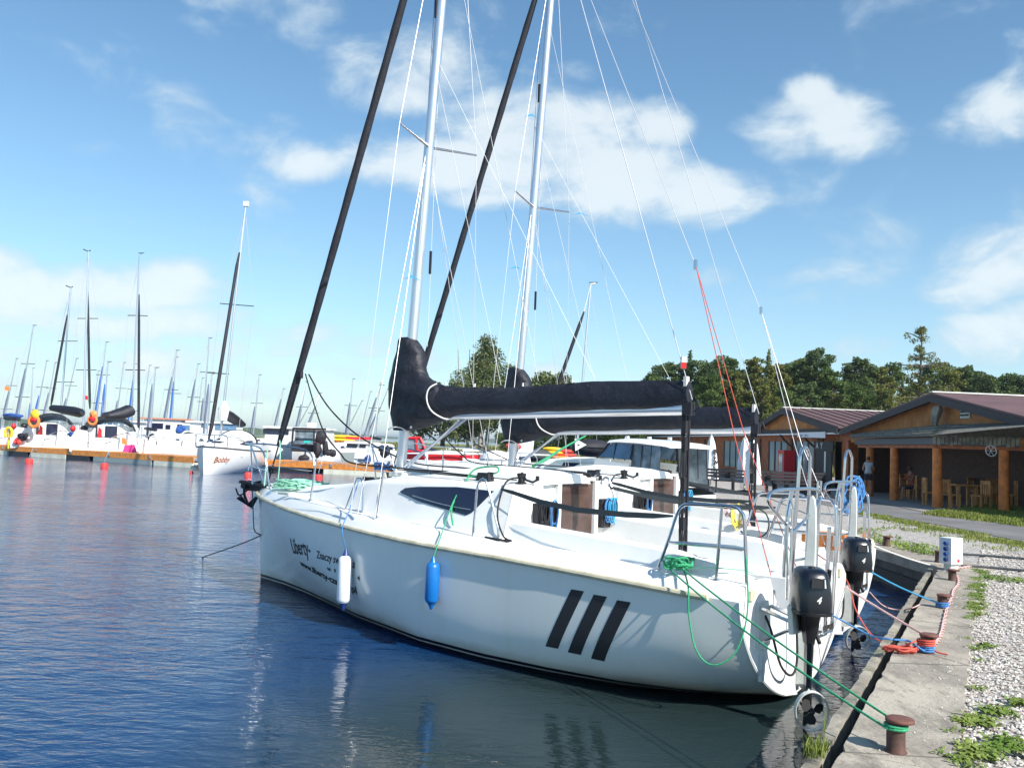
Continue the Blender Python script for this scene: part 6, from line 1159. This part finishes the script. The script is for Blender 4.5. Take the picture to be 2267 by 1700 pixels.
# closed parasols
def parasol(px, ytop, ybot, dep, label, letters=True):
    a, e = D(px, ytop, dep), D(px - 3, ybot, dep); t = thing('closed_parasol', label, 'parasol', (e.x, e.y, ZQ)); t['group'] = 'closed white parasols on the terrace'; h0, h1 = e.z - ZQ, a.z - ZQ; rings = []
    for f, r in ((0, .30), (.08, .29), (.35, .25), (.6, .20), (.82, .14), (.95, .07), (1, .015)):
        rings.append([Vector((math.cos(q) * r * (1 + .18 * math.cos(q * 6)), math.sin(q) * r * (1 + .18 * math.cos(q * 6)), h0 + (h1 - h0) * f)) for q in [2 * math.pi * j / 36 for j in range(36)]])
    MB().loft(rings).build('canopy', M['umb'], t); MB().tube([(0, 0, 0), (0, 0, h1 + .05)], .03, 8).build('pole', M['gwhite'], t); MB().lathe([(.28, 0), (.28, .06), (.06, .1)], (0, 0, 0), 14).build('base', M['strap'], t)
    if letters:
        hh = h1 - h0
        for i, c in enumerate('ŻYWIEC'):
            z = h0 + hh * (.50 - .072 * i); r = 1.19 * float(np.interp((z - h0) / hh, [0, .35, .6], [.30, .25, .20])) - .01; text('lettering', c, .21, M['ink'], t, bold=.014, place=lambda u, v, z=z, r=r: Vector((.03 + u * .9, -r - .03, z + v)))
        for z in (h0 + hh * .60, h0 + hh * .06): MB().prism([(.04, -.36 if z < h0 + hh * .3 else -.27, z), (.18, -.34 if z < h0 + hh * .3 else -.24, z), (.17, -.33 if z < h0 + hh * .3 else -.22, z + .17), (.04, -.35 if z < h0 + hh * .3 else -.25, z + .17)], (0, .03, 0)).build('dark_patch', M['ink'], t, smooth=False)
    return t
parasol(1576, 964, 1061, 38, 'closed white parasol with vertical dark lettering, leftmost of three'); parasol(1651, 966, 1062, 36, 'closed white parasol with vertical dark lettering, middle of three'); parasol(1669, 964, 1072, 34, 'closed plain white parasol, rightmost of three', False)
t = thing('fence_rail', 'low dark rail along the near edge of the waterside terrace', 'rail', P(1690, 1086))
MB().tube([(0, 0, .55), P(1850, 1099, 1.1) - P(1690, 1086)], .03, 5).build('rail', M['strap'], t)

# ------------------------------------------------------------------ people
def figure(name, label, loc, rz, J, rad, edges, clothes, hairpos=None, sc=1.0):
    """one skinned body; J joints, rad radii"""
    me = bpy.data.meshes.new(name); me.from_pydata([Vector(p) * sc for p in J], edges, []); o = bpy.data.objects.new(name, me); COL.objects.link(o)
    sm = o.modifiers.new('s', 'SKIN'); me.skin_vertices[0].data[0].use_root = True
    for i, r in enumerate(rad): me.skin_vertices[0].data[i].radius = (r * sc, r * sc)
    ss = o.modifiers.new('u', 'SUBSURF'); ss.levels = ss.render_levels = 2
    dg = bpy.context.evaluated_depsgraph_get(); m2 = bpy.data.meshes.new_from_object(o.evaluated_get(dg)); bpy.data.objects.remove(o)
    m2.materials.clear(); m2.materials.append(M['skin']); m2.shade_smooth(); r = thing(name, label, 'person', loc, rz); b = bpy.data.objects.new('body', m2); COL.objects.link(b); b.parent = r
    for nm, mm, f in clothes:
        c = m2.copy(); bm = bmesh.new(); bm.from_mesh(c); bmesh.ops.delete(bm, geom=[v for v in bm.verts if not f(v.co / sc)], context='VERTS'); bm.normal_update()
        for v in bm.verts: v.co += v.normal * .012
        bm.to_mesh(c); bm.free(); c.materials.clear(); c.materials.append(M[mm]); q = bpy.data.objects.new(nm, c); COL.objects.link(q); q.parent = r
    h = Vector(J[3]) * sc
    MB().blob(h + Vector((0, -.012, .03)) * sc, (.088 * sc, .10 * sc, .105 * sc), 14, 10).blob(h + Vector((0, -.09, .02)) * sc, (.04 * sc, .05 * sc, .05 * sc)).build('hair', M['hair'], r)
    return r
J = [(0, 0, .92), (0, 0, 1.12), (0, .01, 1.38), (0, .05, 1.56), (.15, .01, 1.36), (.22, .02, 1.12), (.14, .16, 1.02), (.10, .23, 1.02), (-.15, .01, 1.36), (-.22, .02, 1.12), (-.16, .14, 1.05), (-.12, .21, 1.08), (.09, 0, .86), (.10, .02, .48), (.10, -.03, .08), (.10, .10, .03), (-.09, 0, .86), (-.12, .03, .48), (-.15, -.02, .08), (-.16, .11, .03), (0, .02, 1.46)]
E_ = [(0, 1), (1, 2), (2, 20), (20, 3), (2, 4), (4, 5), (5, 6), (6, 7), (2, 8), (8, 9), (9, 10), (10, 11), (0, 12), (12, 13), (13, 14), (14, 15), (0, 16), (16, 17), (17, 18), (18, 19)]
RAD = [.13, .12, .13, .092, .055, .042, .032, .028, .055, .042, .032, .028, .085, .055, .038, .035, .085, .055, .038, .035, .05]
pw = P(1922, 1098, Z0)
figure('person', 'woman seen from behind in a white sleeveless top and dark shorts at the terrace', pw, R(-15), J, RAD, E_, [('top', 'shirt', lambda c: .93 < c.z < 1.43 and abs(c.x) < .17), ('shorts', 'shorts', lambda c: .66 < c.z < .97)], sc=.98)
J2 = [(0, 0, .52), (0, -.02, .75), (0, .0, 1.0), (0, .05, 1.20), (.16, 0, .98), (.20, .12, .78), (.10, .28, .80), (.05, .34, .84), (-.16, 0, .98), (-.22, .12, .80), (-.12, .26, .92), (-.06, .24, 1.05), (.09, .04, .52), (.11, .42, .50), (.11, .44, .10), (.11, .54, .03), (-.09, .04, .52), (-.11, .42, .50), (-.11, .44, .10), (-.11, .54, .03), (0, .02, 1.09)]
figure('person', 'seated person in a brown top in the terrace shade', P(2016, 1108, Z0), R(100), J2, RAD, E_, [('top', 'timber', lambda c: .55 < c.z < 1.05 and abs(c.x) < .19), ('shorts', 'shorts', lambda c: c.z < .62 and c.z > .40 and c.y < .38)])

# ================================================================== trees
def trunk(h, r, m='trunk', lean=0, parent=None, limbs=(), top=.15):
    b = MB(); n = 7; pts = [Vector((lean * (i / n) ** 2 + random.uniform(-.06, .06) * r * 3, random.uniform(-.06, .06) * r * 3, h * i / n)) for i in range(n + 1)]
    b.tube(pts, [r * (1 - (1 - top) * i / n) for i in range(n + 1)], 7)
    for (z, dx, dy, dz, rr) in limbs: b.tube([(lean * (z / h) ** 2, 0, z), (dx * .5, dy * .5, z + dz * .6), (dx, dy, z + dz)], [rr, rr * .7, rr * .25], 5)
    return b.build('trunk', M[m], parent)
def pine(h, w, seed, leaf='pineleaf', crown=.5, spruce=False):
    random.seed(seed); t = thing('pine_tree', '', 'pine tree'); cl = []; lm = []
    if spruce:
        for i in range(16):
            f = i / 16; z = h * (.22 + .78 * f); r = w * (1.05 - f) * random.uniform(.7, 1.1)
            for k in range(4): a = random.uniform(0, 6.28); cl.append((math.cos(a) * r * .6, math.sin(a) * r * .6, z - r * .1, r * .45, r * .45, h * .035 + .1))
        cl.append((0, 0, h * .97, .15, .15, h * .05))
    else:
        for i in range(74):
            z = h * (1 - crown + crown * (i + random.uniform(-1, 1)) / 74 * .98); f = min(1, max(0, (z / h - (1 - crown)) / crown)); rm = w * (.25 + 1.0 * math.sin(min(1, f * 1.02 + .12) * math.pi * .80 + .18)) * (1 if f < .9 else .6) * .85; a = random.uniform(0, 6.28); r = rm * random.uniform(.1, 1) ** .7
            s = random.uniform(.22, .46) * w * .62; cl.append((math.cos(a) * r, math.sin(a) * r, z, s, s, s * random.uniform(.5, .9)))
            if i % 5 == 0: lm.append((max(.3, z - .8), math.cos(a) * r, math.sin(a) * r, .7, .07))
    trunk(h * .97, h * .016 + .05, 'trunk', 0, t, lm[:14]); leaves('crown', M[leaf], cl, 8500, .145, t, seed, up=.5); return t
def place(proto, px, dep, ytop, label, group, rz=None, zb=.5, wf=1.0, first=False):
    o = proto if first else copy_tree(proto); top = D(px, ytop, dep); k = (top.z - zb) / proto['h']; o.location = (top.x, top.y, zb); o.scale = (k * wf, k * wf, k); o.rotation_euler = (0, 0, random.uniform(0, 6.28) if rz is None else rz); o['label'] = label; o['group'] = group; return o
protos = {}
for key, (h, w, sd, lf, cr, sp) in dict(a=(14, 2.6, 11, 'pineleaf', .55, False), b=(15, 2.3, 12, 'pineleaf', .62, False), c=(14, 2.8, 13, 'darkleaf', .8, False), d=(15, 2.6, 14, 'spruceleaf', .7, False), e=(14, 2.4, 15, 'pineleaf', .75, False), s=(15, 2.0, 16, 'spruceleaf', .8, True), g=(15, 2.2, 17, 'darkleaf', .8, True)).items():
    t = pine(h, w, sd, lf, cr, sp); t['h'] = h; protos[key] = t
used = set()
FOREST = [  # picture x, top y, distance, kind
 (1432, 838, 92, 'e'), (1452, 832, 96, 'c'), (1475, 812, 100, 'a'), (1502, 806, 98, 'b'), (1528, 778, 104, 'g'), (1552, 802, 96, 'a'), (1582, 800, 92, 'b'), (1604, 812, 100, 'e'), (1618, 799, 97, 'c'), (1640, 812, 90, 'd'), (1655, 806, 99, 'a'), (1676, 800, 94, 'd'), (1703, 762, 88, 's'), (1722, 800, 90, 'd'),
 (1740, 808, 96, 'e'), (1757, 793, 92, 'a'), (1778, 800, 99, 'd'), (1806, 779, 90, 'b'), (1822, 805, 96, 'e'), (1843, 812, 88, 'c'), (1866, 826, 97, 'a'), (1884, 830, 92, 'e'), (1905, 799, 91, 'b'), (1925, 812, 98, 'a'), (1952, 812, 95, 'd'), (1976, 815, 99, 'c'), (1998, 822, 90, 's'), (2080, 812, 97, 'a'), (2105, 822, 93, 'd'), (2136, 812, 95, 'b'), (2160, 824, 99, 'a'), (2182, 828, 92, 'e'),
 (2205, 826, 97, 'b'), (2228, 830, 94, 'c'), (2247, 817, 96, 'g'), (2270, 832, 93, 'a'), (2295, 826, 97, 'b'), (1570, 840, 82, 'c'), (1632, 850, 80, 's'), (1690, 845, 78, 'd'), (1735, 855, 80, 'c'), (1790, 850, 84, 'e'), (1850, 858, 80, 'd'), (1900, 860, 82, 'c'), (1960, 858, 80, 'd'), (2030, 850, 82, 'e'), (2110, 860, 80, 's'), (2190, 862, 84, 'c'), (2250, 866, 82, 'd'), (1500, 858, 84, 'd'), (1460, 868, 82, 'c')]
KIND = dict(a='dark pine with a clumped open crown', b='tall dark pine with a long crown', c='dense dark broadleaf tree', d='warm olive green bushy tree', e='dark pine with a deep crown', s='olive green pointed spruce', g='narrow dark pointed spruce')
FOREST.sort(); cnt = {}
for (x, y, dep, k) in FOREST:
    cnt[k] = cnt.get(k, 0) + 1; n = cnt[k]; w = WORD[n - 1] if n <= 16 else 'last'
    place(protos[k], x, dep, y + random.Random(x).choice((-9, -4, 0, 5, 11)), KIND[k] + ', ' + w + ' such tree from the left behind the restaurant', 'forest behind the restaurant', first=k not in used, wf=1.15); used.add(k)
# the sparse larch with layered branches
random.seed(21); t = thing('larch_tree', 'sparse old larch with layered horizontal branches rising above the forest', 'tree'); cl = []; lm = []; h = 13.0
rows = [(.99, .35), (.92, 1.7), (.86, .6), (.80, 1.5), (.735, 2.8), (.67, .8), (.61, 1.2), (.55, 3.0), (.50, 3.4), (.45, 3.6), (.40, 3.2), (.34, 3.4), (.28, 2.8)]
for f, r in rows:
    nb_ = 3 if f > .85 else 5; o_ = random.uniform(0, 6.28)
    for k in range(nb_):
        a = o_ + k * 6.283 / nb_ + random.uniform(-.5, .5); rr = r * random.choice((.45, .7, .9, 1.1)); z = h * (f + random.uniform(-.018, .018)); up_ = (.45 if f > .85 else random.uniform(-.05, .22)) * rr
        lm.append((z, math.cos(a) * rr, math.sin(a) * rr, up_, .07))
        for q in np.linspace(.3, 1, 7):
            if random.random() < .85: cl.append((math.cos(a) * rr * q + random.uniform(-.15, .15), math.sin(a) * rr * q, z + up_ * q ** 1.5 - random.uniform(0, .2), random.uniform(.18, .36), random.uniform(.18, .36), random.uniform(.10, .26) + (.14 if f < .6 else 0)))
trunk(h, .24, 'trunk', .1, t, lm); leaves('crown', M['spruceleaf'], cl, 7500, .085, t, 4, up=.3, drop=.22); t['h'] = h; place(t, 2038, 74, 724, t['label'], 'tall trees above the restaurant roof', rz=0, first=True); del t['group']
def decid(name, label, px, dep, ytop, clumps, h, n, size, lf, bark, trunks, seed, drop=0, up=.3):
    random.seed(seed); t = thing(name, label, 'tree'); b = MB()
    for (x0, x1, r) in trunks: b.tube([(x0, 0, 0), (x0 + (x1 - x0) * .3, .1, h * .25), (x1, 0, h * .6), (x1 * 1.1, 0, h * .88)], [r, r * .8, r * .5, r * .15], 7)
    for (x, y, z, rx, ry, rz) in clumps[::2]: b.tube([(x * .25, y * .25, z - rz * 1.2), (x * .7, y * .7, z - rz * .3), (x, y, z)], [.09, .06, .02], 5)
    b.build('trunk', M[bark], t); leaves('crown', M[lf], clumps, n, size, t, seed, up=up, drop=drop); t['h'] = h; place(t, px, dep, ytop, label, '', rz=0, first=True, wf=1.4 if name == 'birch_tree' else 1); del t['group']; return t
rg = random.Random(9); cl = []
for (z, w, k) in ((15.4, .4, 4), (14.4, .9, 8), (13.2, 1.4, 11), (12, 1.9, 14), (11, 2.5, 16), (10, 3.3, 22), (9, 3.9, 24), (8, 4.1, 20), (6.6, 3.4, 12), (5.2, 2.8, 10), (4.2, 2.4, 8)):
    for i in range(k): a = rg.uniform(0, 6.28); r = w * rg.uniform(.2, 1); s = rg.uniform(.45, .85); cl.append((math.cos(a) * r + .3, math.sin(a) * r, z + rg.uniform(-.6, .6), s, s, s * rg.uniform(.8, 1.5)))
decid('birch_tree', 'tall birch with an airy drooping crown and pale trunks behind the second yacht', 1072, 98, 742, cl, 16, 19000, .12, 'birchleaf', 'birchbark', ((0, .4, .28), (-.5, -1.2, .2), (.5, 1.3, .22), (-1.0, -2.2, .15)), 31, drop=.5, up=0)
cl = [(rg.uniform(-2.6, 2.6), rg.uniform(-2.4, 2.4), rg.uniform(3.2, 7.3), 1.0, 1.0, .85) for i in range(34)]
decid('round_tree', 'round leafy tree right of the second mast above the near boom', 1218, 96, 828, [c for c in cl if (c[0] ** 2 + c[1] ** 2) / 7 + (c[2] - 5) ** 2 / 6 < 1.15] + [(0, 0, 7.1, 1.2, 1.2, .8)], 8, 9000, .16, 'birchleaf', 'trunk', ((0, .2, .3),), 33)
cl = [(rg.uniform(-3.4, 3.4), rg.uniform(-2.4, 2.4), rg.uniform(2.2, 7.0), 1.1, 1.1, .9) for i in range(40)]
for i, (px, dep, yt, lab) in enumerate(((985, 100, 838, 'leafy tree left of the birch above the boom cover'), (1340, 84, 925, 'dark leafy tree left of the motor cruiser roof'), (1278, 88, 930, 'dark leafy tree behind the kayak stack'), (1400, 82, 930, 'dark leafy tree right behind the motor cruiser roof'), (1205, 92, 940, 'low dark tree between the second mast and the kayaks'), (1128, 96, 955, 'small dark bush left of the second mast'))):
    if i == 0: proto = decid('leafy_tree', lab, px, dep, yt, cl, 8, 8500, .17, 'birchleaf' if i == 0 else 'darkleaf', 'trunk', ((0, .2, .28),), 35)
    elif i == 1: proto = decid('leafy_tree', lab, px, dep, yt, cl, 8, 8500, .17, 'darkleaf', 'trunk', ((0, .2, .28),), 36)
    else: o = place(proto, px, dep, yt, lab, '', wf=1.25 if i < 5 else .9); del o['group']
# reed bed on the far bank
rg = np.random.default_rng(5); n = 16000; xs = rg.uniform(0, 1, n); b = []
bank = [Vector((4.0, 63)), Vector((-4, 76)), Vector((-14, 94)), Vector((-34, 132)), Vector((-62, 202))]
seg = rg.integers(0, 4, n); f_ = rg.uniform(0, 1, n); pts = np.array([bank[s].lerp(bank[s + 1], f)[:] for s, f in zip(seg, f_)]); pts[:, 0] += rg.uniform(0, 1, n) ** 2 * 34 * (pts[:, 1] / 90); pts[:, 1] += rg.uniform(0, 3, n)
hh = rg.uniform(.5, 1.3, n) * np.clip(1.4 - (pts[:, 0] + pts[:, 1] * .4) * .0, .5, 1.2) * .7; w = .06 + pts[:, 1] * .0012; a = rg.uniform(0, 3.14, n); V_ = np.empty((n, 3, 3))
V_[:, 0] = np.c_[pts[:, 0] - w * np.cos(a), pts[:, 1] - w * np.sin(a), np.full(n, .5)]; V_[:, 1] = np.c_[pts[:, 0] + w * np.cos(a), pts[:, 1] + w * np.sin(a), np.full(n, .5)]; V_[:, 2] = np.c_[pts[:, 0] + rg.normal(0, .12, n), pts[:, 1], .5 + hh]
me = bpy.data.meshes.new('reed_bed'); me.from_pydata(V_.reshape(-1, 3).tolist(), [], np.arange(n * 3).reshape(n, 3).tolist()); me.materials.append(M['reedgrass']); o = bpy.data.objects.new('reed_bed', me); COL.objects.link(o); tag(o, 'yellow green reed bed on the far bank left of the birch', 'reeds'); o['kind'] = 'stuff'

# ================================================================== stones and weeds near the quay
ed0 = qa + qn * .56 + qdir * 8.9; ed1 = qb + qn * .52
def qpt(u, v): return ed0 + (ed1 - ed0) * u + qn * v
rg = np.random.default_rng(8); n = 15000
u = rg.uniform(-.02, 1.3, n) ** 1.15; vv = rg.uniform(-.03, 1, n) ** 1.2 * (.95 + 2.8 * u); base = np.array(ed0[:2]) + np.outer(u, np.array((ed1 - ed0)[:2])) + np.outer(vv, np.array(qn[:2]))
s = rg.uniform(.010, .021, n) * (1 + .35 * u); oc = np.array([(1, 0, 0), (0, 1, 0), (-1, 0, 0), (0, -1, 0), (0, 0, 1), (0, 0, -1)], float); ocf = [(0, 1, 4), (1, 2, 4), (2, 3, 4), (3, 0, 4), (1, 0, 5), (2, 1, 5), (3, 2, 5), (0, 3, 5)]
for gi, (col, c2) in enumerate((((.54, .51, .46), (.42, .39, .35)), ((.34, .28, .25), (.26, .23, .21)))):
    idx = np.where((rg.uniform(0, 1, n) < .72) == (gi == 0))[0]; k = len(idx); V3 = oc[None] * rg.uniform(.65, 1.25, (k, 6, 1)); an = rg.uniform(0, 6.28, k); ca, sa = np.cos(an), np.sin(an); X_ = V3[:, :, 0] * ca[:, None] - V3[:, :, 1] * sa[:, None]; Y_ = V3[:, :, 0] * sa[:, None] + V3[:, :, 1] * ca[:, None]
    V4 = np.stack([X_ * rg.uniform(.8, 1.4, (k, 1)), Y_, V3[:, :, 2] * .7], 2) * s[idx][:, None, None]; V4[:, :, 0] += base[idx, 0][:, None]; V4[:, :, 1] += base[idx, 1][:, None]; V4[:, :, 2] += (ZQ - .012 + s[idx] * .35)[:, None]
    F_ = (np.array(ocf)[None] + (np.arange(k) * 6)[:, None, None]).reshape(-1, 3); me = bpy.data.meshes.new('gravel_stones'); me.from_pydata(V4.reshape(-1, 3).tolist(), [], F_.tolist())
    me.materials.append(mat('stone_%s' % ('white', 'brown')[gi], col, .85, col2=c2, vscale=30)); o = bpy.data.objects.new('gravel_stones', me); COL.objects.link(o); tag(o, ('loose white limestone gravel beside the quay slab', 'scattered brownish stones among the white gravel beside the quay')[gi], 'gravel'); o['kind'] = 'stuff'
def tuft(name, label, pts, hmin, hmax, w, m, seed, spread=.0, leafy=False, cat='weeds', kind='stuff'):
    rg = random.Random(seed); b = MB()
    for (c, r, k) in pts:
        for i in range(k):
            a = rg.uniform(0, 6.28); q = r * math.sqrt(rg.uniform(0, 1)); p = Vector((c.x + math.cos(a) * q, c.y + math.sin(a) * q, ZQ)); h = rg.uniform(hmin, hmax); a2 = rg.uniform(0, 6.28); le = h * (rg.uniform(.7, 1.4) if leafy else rg.uniform(.1, .6)); d = Vector((math.cos(a2), math.sin(a2), 0)); sd = Vector((-d.y, d.x, 0)) * w * rg.uniform(.6, 1.3)
            up_ = Vector((0, 0, h * (.45 if leafy else 1)))
            if leafy: b.add([p, p + d * le * .45 + up_ + sd, p + d * le + up_ * .7, p + d * le * .45 + up_ - sd], [(0, 1, 2, 3)])
            else: b.add([p - sd, p + sd, p + d * le * .4 + up_ * .6 + sd * .7, p + d * le + up_], [(0, 1, 2, 3)])
    o = b.build(name, M[m], smooth=False, fix=False); tag(o, label, cat); o['kind'] = kind; return o
strip = [(qpt(uu, random.uniform(-.03, .10)), random.uniform(.04, .11), random.randint(14, 50)) for uu in [random.uniform(-.02, 1.02) for _ in range(16)] + [random.uniform(.55, 1.0) for _ in range(42)] + [random.uniform(-.05, .16) for _ in range(18)]]
tuft('edge_weeds', 'green weeds growing in the joint between quay slab and gravel', strip, .02, .07, .009, 'weed', 3, leafy=True)
for i, (x, y, r, k, l) in enumerate(((2245, 1655, .16, 150, 'large leafy weed on the gravel at the lower right corner'), (2205, 1578, .10, 80, 'small leafy weed patch above the large corner weed'), (2262, 1560, .08, 60, 'weed patch at the right edge above the corner weed'), (2165, 1600, .11, 110, 'weed patch at the slab edge near the lower right corner'), (2185, 1432, .06, 40, 'tiny weed on the gravel beside the slab edge'), (2225, 1283, .35, 220, 'low weed mat on the gravel right of the power box'), (2170, 1670, .12, 140, 'weed tuft at the slab edge at the bottom of the frame'))):
    tuft('leafy_weed', l, [(P(x, y), r, k)], .03, .09, .014, 'weed', 10 + i, leafy=True, kind='stuff')
tuft('beam_grass', 'yellow green grass tuft growing on the fender beam at the bottom', [(P(1815, 1685, .5), .05, 70), (P(1800, 1695, .5), .06, 60)], .04, .11, .003, 'grass', 30); tuft('dry_stalks', 'two tall dry grass stalks by the fender beam', [(P(1822, 1680, .5), .02, 3)], .22, .30, .002, 'grass', 31)
far = [(P(x, y), .35, 60) for x, y in ((1930, 1196), (1950, 1200), (1985, 1208), (2010, 1213), (2035, 1221), (2060, 1228), (1905, 1180), (1925, 1174), (2050, 1215), (2020, 1206), (1960, 1190))]
tuft('coping_weeds', 'band of weeds along the far coping left of the power box', far, .05, .14, .02, 'weed', 40, leafy=True)
pth_e = [(P(x, y), .40, 330) for x, y in [(1890 + i * 26, 1133 + i * 5.1 + random.uniform(-2, 3)) for i in range(16)]]
tuft('path_edge_grass', 'thin grass verge between the gravel and the asphalt path', pth_e + [(P(x, y), .6, 130) for x, y in ((2010, 1172), (2050, 1176), (2120, 1190), (2160, 1196), (2230, 1215), (1990, 1160))], .02, .07, .012, 'grass', 41)
lwp = []
rg = random.Random(6)
for i in range(170): f = rg.uniform(0, 1); x = 2080 + f * 260; y0, y1 = 1140 + (x - 2077) * .13, 1140 - (x - 2077) * .165; lwp.append((P(x, rg.uniform(min(y0, y1), max(y0, y1))), .5, 120))
tuft('lawn_grass', 'sunlit lawn grass wedge in front of the terrace', lwp, .04, .13, .016, 'grass', 42)

# debris on the slab, and joint sand
rg = random.Random(77); b = MB()
for i in range(260):
    u_, v_ = rg.uniform(8.9, 19), (rg.uniform(0, 1) ** (.35 if rg.random() < .6 else 1)) * .56 + .01; p = qa + qdir * u_ + qn * v_; s_ = rg.uniform(.004, .012); a_ = rg.uniform(0, 6.28)
    b.add([(p.x + s_ * math.cos(a_ + k * 1.57) * rg.uniform(.6, 1.2), p.y + s_ * math.sin(a_ + k * 1.57) * rg.uniform(.6, 1.2), ZQ + .014) for k in range(4)] + [(p.x, p.y, ZQ + .014 + s_ * .8)], [(0, 1, 4), (1, 2, 4), (2, 3, 4), (3, 0, 4)])
o = b.build('slab_debris', bpy.data.materials['stone_white'], smooth=False, fix=False); tag(o, 'small pale stone chips scattered over the quay slab', 'stones'); o['kind'] = 'stuff'

# ================================================================== air over the lake
hm = bpy.data.materials.new('air'); hm.use_nodes = True; t_ = hm.node_tree; t_.nodes.clear()
pv_ = t_.nodes.new('ShaderNodeVolumePrincipled'); pv_.inputs['Color'].default_value = (.82, .90, 1, 1); pv_.inputs['Density'].default_value = .00022; pv_.inputs['Anisotropy'].default_value = .3
t_.links.new(pv_.outputs[0], t_.nodes.new('ShaderNodeOutputMaterial').inputs['Volume'])
hz_ = MB().box((0, 4300, 9.5), (10200, 9600, 30)).build('haze', hm, smooth=False); hz_['kind'] = 'stuff'; hz_['label'] = 'thin pale air over the lake and marina'
